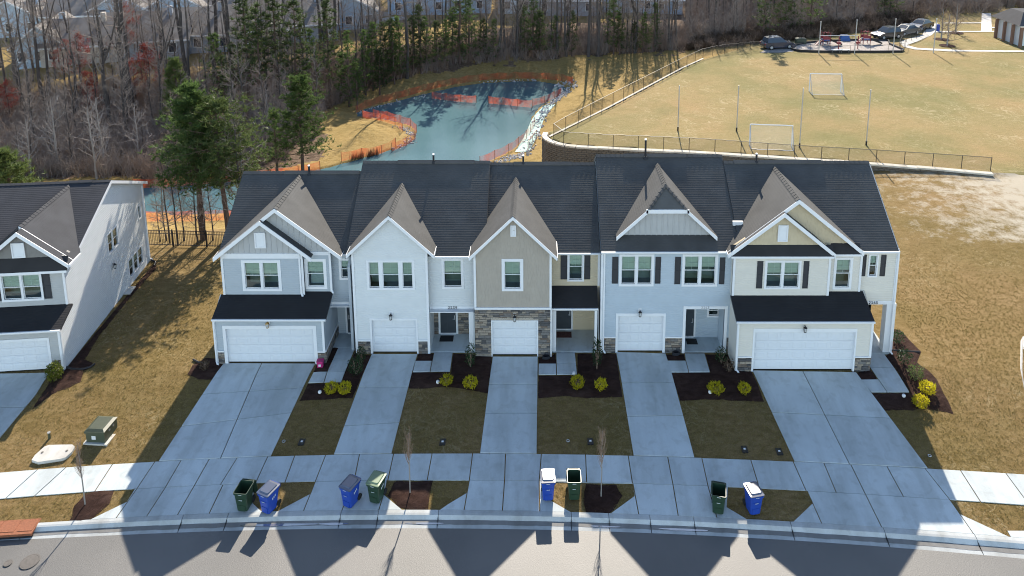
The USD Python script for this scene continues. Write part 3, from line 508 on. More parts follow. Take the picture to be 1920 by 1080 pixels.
apron_cuts = [((256, 918), (218, 972)), ((310, 915), (275, 969)), ((364, 912), (333, 966)), ((418, 910), (392, 964)), ((664, 902), (641, 958)), ((591, 904), (569, 959)), ((946, 902), (942, 958)), ((880, 901), (870, 958)), ((1011, 903), (1012, 960)), ((1262, 910), (1272, 970)), ((1187, 908), (1198, 967)),
              ((1328, 914), (1345, 974)), ((1622, 926), (1653, 989)), ((1513, 920), (1541, 983)), ((1781, 938), (1826, 1003)), ((727, 902), (710, 958))]
slabs(apron, apron_poly, [L(a, b, 0.3) for a, b in apron_cuts], 0.03, material='concrete')
# kerb and gutter: a rolled section swept along the street, one segment per casting joint
kerb = Thing('kerb', kind='structure')
prof = [(0.0, 0.03), (0.18, 0.03), (0.30, 0.015), (0.40, -0.055), (0.47, -0.10), (0.95, -0.125), (0.95, -0.3), (0.0, -0.3)]
kj = [-60, -45] + [float(np.mean([c[0] for c in L(*p)])) for p in (((40, 1005), (20, 1025)), ((358, 965), (320, 993)), ((428, 962), (420, 990)), ((641, 958), (633, 986)), ((710, 957), (705, 986)), ((823, 957), (819, 986)), ((1071, 961), (1072, 992)), ((1142, 963), (1143, 993)), ((1219, 966), (1221, 996)), ((1302, 970), (1304, 1000)), ((1482, 979), (1490, 1008)), ((1656, 989), (1668, 1021)), ((1826, 1003), (1846, 1036)))] + [24, 40, 60]
wk = lambda x: KERB_BACK(x) - GUTTER(x)
for a, b in zip(kj[:-1], kj[1:]):
    x = np.linspace(a + 0.012, b - 0.012, 14); sc = wk(x) / 0.95
    P = np.stack([np.stack([x, KERB_BACK(x) - t * sc, np.full_like(x, z)], -1) for t, z in prof], 1); mb = MB(); k = len(prof)
    mb.add(P.reshape(-1, 3), [[i * k + j, i * k + (j + 1) % k, (i + 1) * k + (j + 1) % k, (i + 1) * k + j] for i in range(13) for j in range(k)])
    for i in (0, 13): mb.add(P[i], [[0, j, j + 1] if i else [0, j + 1, j] for j in range(1, k - 1)])
    obj('kerb_stone', tilt(mb.out()), 'kerb_concrete', kerb)
# damp film along the gutter, and standing puddles in it
mb = MB(); x = np.linspace(-27, 26, 460); wob = 0.05 * (meshkit.fbm(np.stack([x * 1.2, x * 0, x * 0], -1), 3, 2) - 0.5) * 2
for i in range(len(x) - 1):
    y0, y1 = KERB_BACK(x[i]) - (0.46 + wob[i]) * wk(x[i]) / 0.95 * 1.0, KERB_BACK(x[i + 1]) - (0.46 + wob[i + 1]) * wk(x[i + 1]) / 0.95
    d0, d1 = KERB_BACK(x[i]) - 0.72 * wk(x[i]) / 0.95 - abs(wob[i]), KERB_BACK(x[i + 1]) - 0.72 * wk(x[i + 1]) / 0.95 - abs(wob[i + 1])
    zz = lambda y, xx: -0.10 - 0.025 * ((KERB_BACK(xx) - y) * 0.95 / wk(xx) - 0.47) / 0.48 + 0.005
    mb.add([(x[i], d0, zz(d0, x[i])), (x[i + 1], d1, zz(d1, x[i + 1])), (x[i + 1], y1, zz(y1, x[i + 1])), (x[i], y0, zz(y0, x[i]))], [[0, 1, 2, 3]])
obj('gutter_damp', tilt(mb.out()), 'wet_concrete', kind='structure')
def puddle(x0, x1, w):
    xx = np.linspace(x0, x1, 40); t = np.sin(np.linspace(0, math.pi, 40)) ** 0.5 * w * (0.7 + 0.6 * meshkit.noise(np.stack([xx * 3, xx * 0, xx * 0], -1), 4))
    cy = KERB_BACK(xx) - 0.66 * wk(xx) / 0.95; z = np.full_like(xx, -0.098)
    mb = MB(); n = len(xx); mb.add(np.vstack([np.c_[xx, cy - t, z], np.c_[xx, cy + t * 0.5, z]]), [[i, i + 1, n + i + 1, n + i] for i in range(n - 1)])
    obj('gutter_puddle', tilt(mb.out()), 'puddle', kind='structure')
puddle(-13.0, -9.6, 0.07); puddle(-9.6, -8.3, 0.07); puddle(-5.9, -4.2, 0.06); puddle(2.1, 3.4, 0.05); puddle(5.0, 7.2, 0.06)
drive_px = [([(420, 682), (591, 683), (508, 856), (297, 867)], [((490, 684), (413, 862)), ((330, 802), (548, 775)), ((375, 741), (570, 728))]),
            ([(697, 665), (783, 665), (734, 852), (626, 853)], [((645, 800), (760, 793)), ((678, 727), (768, 727))]),
            ([(924, 670), (1008.5, 670), (1006.5, 852), (900, 851)], [((915, 722), (1010, 722)), ((905, 776), (1010, 776))]),
            ([(1155, 661), (1248, 664), (1302, 858), (1188, 856)], [((1165, 719), (1268, 719)), ((1170, 782), (1290, 780))]),
            ([(1411, 696), (1605, 699), (1740, 880), (1490, 867)], [((1505, 697), (1594, 874)), ((1440, 774), (1680, 786))])]
DRIVES = []
for pts, cuts in drive_px:
    t = Thing('driveway', kind='structure'); q = gxy(pts)
    q[2] = (q[2][0], float(WALK_BACK(q[2][0])) + 0.015); q[3] = (q[3][0], float(WALK_BACK(q[3][0])) + 0.015)
    pq = Polygon(q); DRIVES.append(pq); slabs(t, pq, [L(a, b, 0.6) for a, b in cuts], 0.05)
path_px = [([(636, 649), (668, 649), (640, 717), (578, 719), (588, 699), (614, 698)], [((614, 698), (648, 697)), ((616, 692), (606, 722)), ((625, 676), (656, 676))]),
           ([(814, 662), (849, 662), (844, 697), (774, 698), (779, 678), (811, 678)], [((811, 674), (806, 700))]),
           ([(1043, 662), (1078, 662), (1082, 703), (1009.5, 703.5), (1010, 683), (1043, 683)], [((1043, 680), (1043.5, 706)), ((1040, 682.5), (1082, 682.5))]),
           ([(1284, 664), (1321, 664), (1331, 698), (1258, 698.6), (1252, 677.6), (1286, 677.6)], [((1285, 674), (1292, 701))]),
           ([(1628, 664), (1657, 664), (1705, 736.4), (1634, 736.4), (1611, 713), (1647, 712.5), (1631, 689)], [((1646, 711), (1665, 739)), ((1640, 690), (1675, 690))])]
for pts, cuts in path_px:
    t = Thing('front_path', kind='structure'); slabs(t, Polygon(gxy(pts)), [L(a, b, 0.25) for a, b in cuts], 0.05)
# the neighbour's driveway, bottom left
t = Thing('driveway', kind='structure'); slabs(t, Polygon(gxy([(-60, 703), (93, 700), (68, 740), (0, 822), (-30, 876), (-190, 890)])), [L((0, 765), (48, 765), 1)], 0.05)
# curved path at the right edge of the picture
t = Thing('side_path', kind='structure'); slabs(t, Polygon(gxy([(1913, 640), (1917, 632), (2000, 600), (2100, 700), (2100, 790), (1920, 732), (1912, 690)])), [], 0.04, material='concrete_pale')
# mulch beds: a clipped grid with a lumpy surface
def patch(poly, res=0.14, h=0.06, seed=0, base=0.012):
    u0, v0, u1, v1 = poly.bounds; mb = MB(); bd = poly.exterior
    for i in range(int((u1 - u0) / res) + 1):
        for j in range(int((v1 - v0) / res) + 1):
            b = sbox(u0 + i * res, v0 + j * res, u0 + (i + 1) * res, v0 + (j + 1) * res)
            g = b if poly.contains(b) else b.intersection(poly)
            for q in polys(g):
                v, f = tri2(q); mb.add(np.c_[v, np.zeros(len(v))], f)
    v, f = mb.out(); d = shapely.distance(bd, shapely.points(v[:, 0], v[:, 1])); nz = meshkit.fbm(np.c_[v[:, :2] * 7, np.zeros(len(v))], 3, seed)
    v[:, 2] = base + np.minimum(d / 0.2, 1) * (h * 0.5 + h * nz)
    m = trimesh.Trimesh(v, f, process=False); m.merge_vertices(digits_vertex=4); return tilt((np.array(m.vertices), np.array(m.faces)))
def ragged(pts, amp=0.05, seed=1):
    p = np.array(Polygon(gxy(pts)).exterior.segmentize(0.25).coords); n = meshkit.noise(np.c_[p * 3, np.zeros(len(p))], seed) - 0.5; c = p.mean(0)
    d = p - c; d /= np.linalg.norm(d, axis=1, keepdims=True); return Polygon(p + d * n[:, None] * 2 * amp).buffer(0)
bed_px = [[(607, 683), (594, 684), (588, 698), (613, 697), (636, 649), (626, 645)], [(578, 720), (640, 718), (651, 688), (668, 658), (671, 666), (697, 667), (661, 747), (620, 748), (562, 752)],
          [(784, 664), (813, 663), (810, 677), (780, 677)], [(773, 699), (845.5, 698), (850, 663), (891, 666), (922, 670), (915.5, 738), (870, 730), (829, 725.5), (800, 729), (765.5, 729)],
          [(1010, 671), (1033, 669), (1041, 663), (1042, 682), (1010, 682)], [(1083, 663), (1125.5, 663), (1155, 664), (1167, 744.5), (1100, 747), (1060, 743), (1009, 747), (1009.5, 705), (1083, 704)],
          [(1248, 665), (1282, 664.5), (1285, 676), (1251, 676)], [(1323, 665), (1364, 665), (1380, 694), (1409, 696.5), (1433, 753.5), (1380, 752), (1340, 748.6), (1275, 752), (1259, 700), (1332, 699)],
          [(1606.5, 701), (1630, 691), (1645, 712), (1612, 712)], [(352, 702), (360, 685), (385, 672), (404, 672), (418, 685), (400, 712), (372, 712)]]
for i, b in enumerate(bed_px): obj('mulch_bed', patch(ragged(b, 0.04, i), seed=i), 'mulch', kind='stuff')
for i, b in enumerate([[(1634, 738), (1707, 738), (1662, 672), (1672, 617), (1692, 622), (1712, 645), (1727, 660), (1719, 680), (1758, 713), (1787, 776), (1739, 769), (1657, 769)],
                       [(121, 694), (278, 507), (294, 489), (292, 505), (246, 556), (186, 630), (160, 674), (176, 682), (157, 697), (151, 717), (98, 740), (60, 768), (90, 722), (96, 699)]]):
    obj('mulch_bed', patch(ragged(b, 0.08, i + 20), seed=i + 20), 'mulch', kind='stuff')
for i, b in enumerate([[(130, 978), (140, 948), (160, 926), (176, 921), (214, 920), (204, 945), (172, 972), (150, 979)], [(740, 903), (811, 902), (803, 956), (770, 957), (748, 951), (727, 930)], [(1098, 907), (1156, 909), (1166, 930), (1150, 956), (1140, 963), (1098, 961), (1093, 930)]]):
    obj('mulch_bed', patch(ragged(b, 0.05, i + 30), seed=i + 30), 'mulch', kind='stuff')
# ------------------------------------------------------------ house kit
OH = 0.28
def rect(fr, y, x0, y0, x1, y1):
    """Pixel rectangle on the vertical plane Y = y of a frame: (u0, u1, z0, z1)."""
    a, b = fr.at(x0, y1, Y=y), fr.at(x1, y0, Y=y); return a[0], b[0], a[2], b[2]
def rbox(r): return sbox(r[0], r[2], r[1], r[3])
def wall(t, pl, poly, holes, sid, style='lap', th=0.14, seed=1, core='plaster'):
    g = poly.difference(unary_union([h if hasattr(h, "area") else rbox(h) for h in holes])) if holes else poly
    mb = MB(); pl.slab(mb, g, -th, 0.0); w = obj('wall', mb.out(), sid, t)
    if style == 'lap': obj('siding', lap_siding(pl, g), sid, t)
    elif style == 'shake': obj('shake_siding', shakes(pl, g, seed=seed), sid, t, kind='stuff')
    elif style == 'batten': obj('batten_siding', battens(pl, g), sid, t)
    return g
def trim(t, pl, u0, u1, z0, z1, n=0.035, name='trim_board', material='white_trim', n0=0.0):
    mb = MB(); pl.box(mb, u0, u1, z0, z1, n0, n); return obj(name, mb.out(), material, t)
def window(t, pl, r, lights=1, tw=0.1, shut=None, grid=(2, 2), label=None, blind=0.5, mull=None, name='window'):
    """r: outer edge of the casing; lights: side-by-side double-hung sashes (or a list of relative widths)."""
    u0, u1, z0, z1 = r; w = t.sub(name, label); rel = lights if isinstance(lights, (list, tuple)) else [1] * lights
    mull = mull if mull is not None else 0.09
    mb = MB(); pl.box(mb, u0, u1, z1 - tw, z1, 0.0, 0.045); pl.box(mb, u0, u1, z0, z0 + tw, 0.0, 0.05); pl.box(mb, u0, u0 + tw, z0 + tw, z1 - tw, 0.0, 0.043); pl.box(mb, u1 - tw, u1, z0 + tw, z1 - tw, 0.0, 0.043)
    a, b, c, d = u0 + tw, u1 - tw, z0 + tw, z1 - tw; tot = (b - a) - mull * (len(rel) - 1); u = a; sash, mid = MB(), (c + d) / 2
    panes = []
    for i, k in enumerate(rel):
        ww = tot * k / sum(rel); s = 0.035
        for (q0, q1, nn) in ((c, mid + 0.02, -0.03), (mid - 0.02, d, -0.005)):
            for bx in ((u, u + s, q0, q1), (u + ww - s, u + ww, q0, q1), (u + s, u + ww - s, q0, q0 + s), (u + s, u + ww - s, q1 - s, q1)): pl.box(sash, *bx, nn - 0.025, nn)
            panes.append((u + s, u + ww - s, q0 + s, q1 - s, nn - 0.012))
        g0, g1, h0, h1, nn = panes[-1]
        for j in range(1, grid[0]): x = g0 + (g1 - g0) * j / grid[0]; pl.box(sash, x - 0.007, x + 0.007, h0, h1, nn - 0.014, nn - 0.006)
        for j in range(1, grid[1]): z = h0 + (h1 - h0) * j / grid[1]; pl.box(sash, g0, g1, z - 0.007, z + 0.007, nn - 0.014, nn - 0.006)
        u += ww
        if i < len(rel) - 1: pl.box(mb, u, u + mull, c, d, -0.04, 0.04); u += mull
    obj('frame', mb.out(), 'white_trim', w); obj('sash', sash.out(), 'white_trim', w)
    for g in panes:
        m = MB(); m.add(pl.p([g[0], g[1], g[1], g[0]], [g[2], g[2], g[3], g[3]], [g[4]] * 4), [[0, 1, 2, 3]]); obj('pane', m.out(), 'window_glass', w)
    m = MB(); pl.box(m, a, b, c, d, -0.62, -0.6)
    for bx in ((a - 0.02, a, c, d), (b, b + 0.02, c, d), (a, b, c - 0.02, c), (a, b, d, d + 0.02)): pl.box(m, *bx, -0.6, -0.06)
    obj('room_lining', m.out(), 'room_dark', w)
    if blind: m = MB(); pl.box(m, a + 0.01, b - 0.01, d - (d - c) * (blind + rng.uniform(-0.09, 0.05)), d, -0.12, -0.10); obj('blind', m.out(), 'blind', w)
    if shut:
        for s0, s1, q0, q1 in shut:
            m = MB(); pl.box(m, s0, s1, q0, q1, 0.0, 0.03); st = 0.05
            for bx in ((s0, s0 + st, q0, q1), (s1 - st, s1, q0, q1), (s0 + st, s1 - st, q0, q0 + st), (s0 + st, s1 - st, q1 - st, q1), (s0 + st, s1 - st, (q0 + q1) / 2 - st / 2, (q0 + q1) / 2 + st / 2)): pl.box(m, *bx, 0.03, 0.05)
            obj('shutter', m.out(), 'charcoal_paint', t)
    return (u0 + 0.02, u1 - 0.02, z0 + 0.02, z1 - 0.02)
def garage_door(t, pl, r, casing, cols, rows=4):
    """r: the door leaf; casing: outer edge of the white casing."""
    u0, u1, z0, z1 = r; g = t.sub('garage_door'); dep = -0.1
    mb = MB(); a0, a1, _, c1 = casing
    pl.box(mb, a0, u0, 0.0, c1, dep, 0.04); pl.box(mb, u1, a1, 0.0, c1, dep, 0.04); pl.box(mb, u0, u1, z1, c1, dep, 0.042); obj('door_casing', mb.out(), 'white_trim', t)
    h = (z1 - z0) / rows; w = (u1 - u0) / cols
    for i in range(rows):
        mb = MB(); b0, b1 = z0 + i * h + 0.004, z0 + (i + 1) * h - 0.004; pl.box(mb, u0, u1, b0, b1, dep - 0.04, dep)
        for j in range(cols):
            x0, x1, y0, y1 = u0 + j * w + w * 0.12, u0 + (j + 1) * w - w * 0.12, b0 + h * 0.2, b1 - h * 0.2
            o = [pl.p(x, y, dep + 0.001) for x, y in ((x0, y0), (x1, y0), (x1, y1), (x0, y1))]; k = 0.035
            q = [pl.p(x, y, dep + 0.016) for x, y in ((x0 + k, y0 + k), (x1 - k, y0 + k), (x1 - k, y1 - k), (x0 + k, y1 - k))]
            mb.add(o + q, [[4, 5, 6, 7], [0, 1, 5, 4], [1, 2, 6, 5], [2, 3, 7, 6], [3, 0, 4, 7]])
        obj('door_panel', mb.out(), 'garage_white', g)
    mb = MB(); pl.box(mb, u0, u1, z0 - 0.05, z0, dep - 0.04, dep - 0.002); obj('bottom_seal', mb.out(), 'rubber', g)
    return (u0 - 0.02, u1 + 0.02, -0.1, z1 + 0.02)
def stones(t, pl, polys2d, seed=1, hmin=0.075, hmax=0.15):
    sv = t.sub('stone_veneer'); r = random.Random(seed); mb = MB(); mats = ['stone_grey', 'stone_tan', 'stone_brown', 'stone_dark', 'stone_grey', 'stone_tan']
    for P in polys2d: pl.slab(mb, P, -0.12, 0.012)
    obj('mortar_bed', mb.out(), 'mortar', sv)
    for P in polys2d:
        u0, z0, u1, z1 = P.bounds; z = z0
        while z < z1 - 0.02:
            h = min(r.uniform(hmin, hmax), z1 - z); u = u0 - r.random() * 0.15
            while u < u1:
                w = r.uniform(0.18, 0.52)
                for q in polys(P.intersection(sbox(u + 0.006, z + 0.005, u + w - 0.006, z + h - 0.005))):
                    a, b, c, d = q.bounds; n = r.uniform(0.025, 0.06); m = MB()
                    if (c - a) < 0.03 or (d - b) < 0.02: continue
                    j = lambda: r.uniform(-0.006, 0.006); k = 0.008
                    o = [pl.p(x, y, 0.01) for x, y in ((a, b), (c, b), (c, d), (a, d))]; f4 = [pl.p(x, y, n + j()) for x, y in ((a + k, b + k), (c - k, b + k), (c - k, d - k), (a + k, d - k))]
                    m.add(o + f4, [[4, 5, 6, 7], [0, 1, 5, 4], [1, 2, 6, 5], [2, 3, 7, 6], [3, 0, 4, 7]]); obj('stone', m.out(), r.choice(mats), sv)
                u += w
            z += h
def lantern(t, pl, u, z, warm=False, plate=True):
    l = t.sub('wall_lantern'); P = lambda a, b, n: pl.p(a, b, n)
    if plate: mb = MB(); pl.box(mb, u - 0.09, u + 0.09, z - 0.1, z + 0.16, 0.0, 0.03); obj('mount_block', mb.out(), 'white_trim', l)
    mb = MB(); mb.tube([P(u, z + 0.06, 0.03), P(u, z + 0.13, 0.1), P(u, z + 0.1, 0.17)], 0.016, 6)
    if warm: mb.tube([P(u, z + 0.02, 0.03), P(u, z - 0.22, 0.03)], 0.02, 6)
    s = [P(u, z + 0.1, 0.17), P(u, z + 0.03, 0.17), P(u, z + 0.02, 0.17)]
    mb.tube(s, [0.03, 0.1, 0.105], 8); mb.tube([P(u, z - 0.2, 0.17), P(u, z - 0.23, 0.17), P(u, z - 0.27, 0.17)], [0.075, 0.07, 0.02], 8)
    for k in range(4):
        a = k * math.pi / 2 + 0.78; mb.tube([P(u + 0.09 * math.cos(a), z + 0.02, 0.17 + 0.09 * math.sin(a)), P(u + 0.07 * math.cos(a), z - 0.2, 0.17 + 0.07 * math.sin(a))], 0.009, 4)
    obj('lamp_body', mb.out(), 'brass' if warm else 'black_metal', l)
    mb = MB(); mb.tube([P(u, z + 0.01, 0.17), P(u, z - 0.2, 0.17)], [0.075, 0.058], 8); obj('lamp_glass', mb.out(), 'lamp_clear', l)
def front_door(t, pl, r, depth=0.0, handle_right=True, z_floor=None, casing=0.1, storm=True):
    u0, u1, z0, z1 = r; d = t.sub('front_door'); mb = MB()
    pl.box(mb, u0 - casing, u0, z0, z1 + casing, 0.0, 0.05); pl.box(mb, u1, u1 + casing, z0, z1 + casing, 0.0, 0.05); pl.box(mb, u0, u1, z1, z1 + casing, 0.0, 0.052); pl.box(mb, u0, u1, z0 - 0.02, z0 + 0.05, 0.0, 0.07)
    obj('door_casing', mb.out(), 'white_trim', d)
    mb = MB(); pl.box(mb, u0, u1, z0 + 0.05, z1, -0.03, 0.012); w = u1 - u0; h = z1 - z0
    for (a, b, c, e) in ((0.12, 0.45, 0.08, 0.36), (0.55, 0.88, 0.08, 0.36), (0.12, 0.45, 0.42, 0.74), (0.55, 0.88, 0.42, 0.74), (0.12, 0.45, 0.79, 0.94), (0.55, 0.88, 0.79, 0.94)): pl.box(mb, u0 + a * w, u0 + b * w, z0 + c * h, z0 + e * h, 0.012, 0.024)
    obj('door_leaf', mb.out(), 'dark_door', d)
    x = u1 - 0.08 if handle_right else u0 + 0.08; mb = MB()
    mb.tube([pl.p(x, z0 + 0.95, 0.012), pl.p(x, z0 + 0.95, 0.06), pl.p(x - 0.1 * (1 if handle_right else -1), z0 + 0.95, 0.065)], 0.014, 6); pl.box(mb, x - 0.03, x + 0.03, z0 + 0.88, z0 + 1.15, 0.012, 0.024); obj('handle', mb.out(), 'steel', d)
def number(t, pl, u, z, text, h=0.15):
    m = meshkit.text_mesh(text, h, 0.012); v = np.array(m.vertices); w = v[:, 0].max()
    obj('house_number', (pl.p(u - w / 2 + v[:, 0], z + v[:, 1], 0.05 + v[:, 2]), m.faces), 'number_black', t)
def roof_face(t, pts, seed, material='shingle', name='roof', th=0.12, parent=None):
    r = t.sub(name) if parent is None else parent
    obj('roof_deck', deck(pts, th), 'charcoal_paint', r); obj('shingles', roof_tabs(pts, seed=seed), material, r, kind='stuff'); return r
def rake_board(r, p0, p1, y, h=0.2, th=0.035, dz=0.02, material='white_trim'):
    """White board hanging below a sloping roof edge that lies in the plane Y = y."""
    mb = MB(); a, b = V(*p0), V(*p1)
    q = [(a[0], y - th, a[2] - h + dz), (b[0], y - th, b[2] - h + dz), (b[0], y, b[2] - h + dz), (a[0], y, a[2] - h + dz), (a[0], y - th, a[2] + dz), (b[0], y - th, b[2] + dz), (b[0], y, b[2] + dz), (a[0], y, a[2] + dz)]
    mb.hexa(q); obj('fascia_board', mb.out(), material, r)
def gutter(r, x0, x1, y, z, material='white_trim'):
    """K-style gutter hanging in front of an eave."""
    mb = MB(); s = [(0, 0), (-0.1, 0), (-0.12, -0.04), (-0.085, -0.11), (0, -0.11), (0, -0.1), (-0.08, -0.1), (-0.11, -0.04), (-0.095, -0.012), (0, -0.012)]
    n = 5; ss = [(0.0, -0.015), (-0.11, 0.0), (-0.12, -0.04), (-0.085, -0.11), (0.0, -0.115)]
    P = [[(x, y + a, z + b) for a, b in ss] for x in (x0, x1)]; mb.add(P[0] + P[1], [[i, (i + 1) % n, (i + 1) % n + n, i + n] for i in range(n)])
    for k in (0, 1): mb.add(P[k], [[0, j, j + 1] for j in range(1, n - 1)])
    obj('gutter', mb.out(), material, r)
def downspout(t, pl, u, z0, z1, n=0.06, kick=1):
    mb = MB(); w = 0.045; pl.box(mb, u - w, u + w, z0 + 0.12, z1, n - 0.035, n + 0.03)
    mb.hexa([pl.p(a, b, c) for a, b, c in ((u - w, z0 + 0.12, n + 0.03), (u + w, z0 + 0.12, n + 0.03), (u + w, z0 + 0.12, n - 0.035), (u - w, z0 + 0.12, n - 0.035))][::1] + [pl.p(a, b, c) for a, b, c in ((u - w + 0.1 * kick, z0, n + 0.15), (u + w + 0.1 * kick, z0, n + 0.15), (u + w + 0.1 * kick, z0 + 0.02, n + 0.06), (u - w + 0.1 * kick, z0 + 0.02, n + 0.06))])
    obj('downspout', mb.out(), 'white_trim', t)
def ridge_caps(r, p0, p1, material='shingle', seed=1, w=0.17, slope=1.0):
    a, b = V(*p0), V(*p1); L_ = np.linalg.norm(b - a); d = (b - a) / L_; s = np.cross(d, V(0, 0, 1)); s /= np.linalg.norm(s); mb = MB(); n = int(L_ / 0.28)
    for i in range(n):
        q0, q1 = a + d * L_ * i / n, a + d * L_ * (i + 1) / n * 1.0 + d * 0.02; z0, z1 = 0.055, 0.03
        drop = w * slope
        mb.add([q0 + V(0, 0, z0), q1 + V(0, 0, z1), q1 + s * w + V(0, 0, z1 - drop), q0 + s * w + V(0, 0, z0 - drop), q1 - s * w + V(0, 0, z1 - drop), q0 - s * w + V(0, 0, z0 - drop)], [[0, 3, 2, 1], [0, 1, 4, 5]])
    obj('ridge_caps', mb.out(), material, r)
def main_roof(t, x0, x1, ye, ze, ridge, k, seed, vent=None, material='shingle', pipe=None, rakes=(True, True), pipe_h=0.5):
    """Front and rear slope; ridge = (y, z) of the ridge line."""
    yr, zr = ridge; yb = 2 * yr - ye
    r = t.sub('roof'); f = [(x0, ye, ze), (x1, ye, ze), (x1, yr, zr), (x0, yr, zr)]
    obj('roof_deck', deck(f), 'charcoal_paint', r); obj('shingles', roof_tabs(f, seed=seed), material, r, kind='stuff')
    b = [(x1, yb, ze), (x0, yb, ze), (x0, yr, zr), (x1, yr, zr)]
    obj('rear_deck', deck(b), 'charcoal_paint', r); obj('rear_shingles', roof_tabs(b, e=0.3, w=2.0, seed=seed + 1), material, r, kind='stuff')
    ridge_caps(r, (x0, yr, zr), (x1, yr, zr), material, slope=k)
    if vent:
        mb = MB(); v0, v1 = vent; hw = 0.17; a = 0.085
        mb.hexa([(v0, yr - hw, zr + 0.035 - hw * k), (v1, yr - hw, zr + 0.035 - hw * k), (v1, yr, zr + 0.035), (v0, yr, zr + 0.035), (v0, yr - hw, zr + a - hw * k), (v1, yr - hw, zr + a - hw * k), (v1, yr, zr + a), (v0, yr, zr + a)])
        mb.hexa([(v0, yr, zr + 0.035), (v1, yr, zr + 0.035), (v1, yr + hw, zr + 0.035 - hw * k), (v0, yr + hw, zr + 0.035 - hw * k), (v0, yr, zr + a), (v1, yr, zr + a), (v1, yr + hw, zr + a - hw * k), (v0, yr + hw, zr + a - hw * k)])
        obj('ridge_vent', mb.out(), material, r)
    for i, on in enumerate(rakes):
        if not on: continue
        x = (x0, x1)[i]; mb = MB(); s = (-1, 1)[i] * 0.03
        for p, q in (((x, ye, ze), (x, yr, zr)), ((x, yr, zr), (x, yb, ze))):
            mb.hexa([(x, p[1], p[2] - 0.2), (x + s, p[1], p[2] - 0.2), (x + s, q[1], q[2] - 0.2), (x, q[1], q[2] - 0.2), (x, p[1], p[2] - 0.01), (x + s, p[1], p[2] - 0.01), (x + s, q[1], q[2] - 0.01), (x, q[1], q[2] - 0.01)])
        obj('rake_board', mb.out(), 'white_trim' if rakes[i] == 'white' else material, r)
    if pipe is not None:
        px, py, pz = pipe; mb = MB(); mb.tube([(px, py, pz - 0.15), (px, py, pz + pipe_h)], 0.06, 10); mb.tube([(px, py, pz - 0.03), (px, py, pz + 0.12)], [0.14, 0.07], 10); obj('vent_pipe', mb.out(), 'pvc_pipe', r)
        mb = MB(); mb.tube([(px, py, pz + pipe_h), (px, py, pz + pipe_h + 0.05)], 0.07, 10); obj('pipe_cap', mb.out(), 'white_metal', r)
    return r, yb
def side_walls(t, x0, x1, yf, ze, ridge, yb, sid, k):
    yr, zr = ridge
    for pl, s in ((left(x0), -1), (right(x1), 1)):
        P = Polygon([(s * yf, 0), (s * yf, ze - 0.02 + k * 0), (s * yr, zr - 0.13), (s * yb, ze - 0.02), (s * yb, 0)]); P = P if P.is_valid else P.buffer(0)
        mb = MB(); pl.slab(mb, P, -0.14, 0.0); obj('side_wall', mb.out(), sid, t)
    bk = back(yb - 0.25); mb = MB(); bk.slab(mb, sbox(-x1, 0, -x0, ze), -0.14, 0); obj('rear_wall', mb.out(), sid, t)
def front_gable(t, xl, xr, ze, xa, za, yf, ym, seed, caps=True, name='gable_roof'):
    """A gable facing the street: eaves at xl / xr (height ze), ridge at (xa, za), front edge at yf; ym(z) is where the main roof reaches z."""
    r = t.sub(name); e = 0.12
    for side, x in ((0, xl), (1, xr)):
        P = [(x, yf, ze), (xa, yf, za), (xa, ym(za) + e, za), (x, max(ym(ze), yf + 0.1) + e, ze)]
        obj('roof_deck', deck(P, 0.1), 'charcoal_paint', r); obj('shingles', roof_tabs(P, seed=seed + side), 'shingle', r, kind='stuff')
        rake_board(r, (x, yf, ze), (xa, yf, za), yf)
    if caps: ridge_caps(r, (xa, yf, za), (xa, ym(za), za), slope=min(1.1, (za - ze) / (xa - xl)), w=0.15)
    mb = MB()
    for x, s in ((xl, -1), (xr, 1)): mb.box((x - 0.03, yf, ze - 0.16), (x + 0.03, max(ym(ze), yf + 0.1), ze + 0.005))
    obj('eave_board', mb.out(), 'white_trim', r); return r
def vent(t, pl, r):
    u0, u1, z0, z1 = r; w = t.sub('gable_vent'); mb = MB(); b = 0.07
    for bx in ((u0, u1, z1 - b, z1), (u0, u1, z0, z0 + b), (u0, u0 + b, z0 + b, z1 - b), (u1 - b, u1, z0 + b, z1 - b)): pl.box(mb, *bx, 0.0, 0.06)
    obj('frame', mb.out(), 'white_trim', w); n = max(4, int((z1 - z0 - 2 * b) / 0.06)); mb = MB()
    for i in range(n):
        z = z0 + b + (z1 - z0 - 2 * b) * i / n; h = (z1 - z0 - 2 * b) / n
        mb.hexa([pl.p(u, z + dz, nn) for dz, nn in ((0, 0.04), (h * 1.05, 0.015)) for u, nn, dz in ((u0 + b, nn, dz), (u1 - b, nn, dz), (u1 - b, nn - 0.012, dz), (u0 + b, nn - 0.012, dz))])
    obj('louvre_slats', mb.out(), 'white_trim', w)
def recess(t, x0, x1, z1, y0, y1, sid, zf=0.06, floor='concrete'):
    """Porch recess behind an opening: two cheeks, ceiling, floor."""
    mb = MB(); right(x0).slab(mb, sbox(y0, 0, y1, z1), -0.06, 0.0); obj('porch_cheek', mb.out(), sid, t); mb = MB(); left(x1).slab(mb, sbox(-y1, 0, -y0, z1), -0.06, 0.0); obj('porch_cheek', mb.out(), sid, t)
    mb = MB(); mb.box((x0, y0, z1), (x1, y1, z1 + 0.05)); obj('porch_ceiling', mb.out(), 'white_trim', t)
    mb = MB(); mb.box((x0, y0 - 0.02, -0.1), (x1, y1, zf)); obj('porch_floor', mb.out(), floor, t)
def mat_rug(name, x0, x1, y0, y1, z, material, label, cat='doormat'):
    mb = MB(); mb.box((x0, y0, z), (x1, y1, z + 0.02)); obj(name, mb.out(), material, None, label, cat)
def find_k(ye, ze, k, px, py): p = WF.on_slope(px, py, ye, ze, k); return p[1], p[2]
K = 0.70
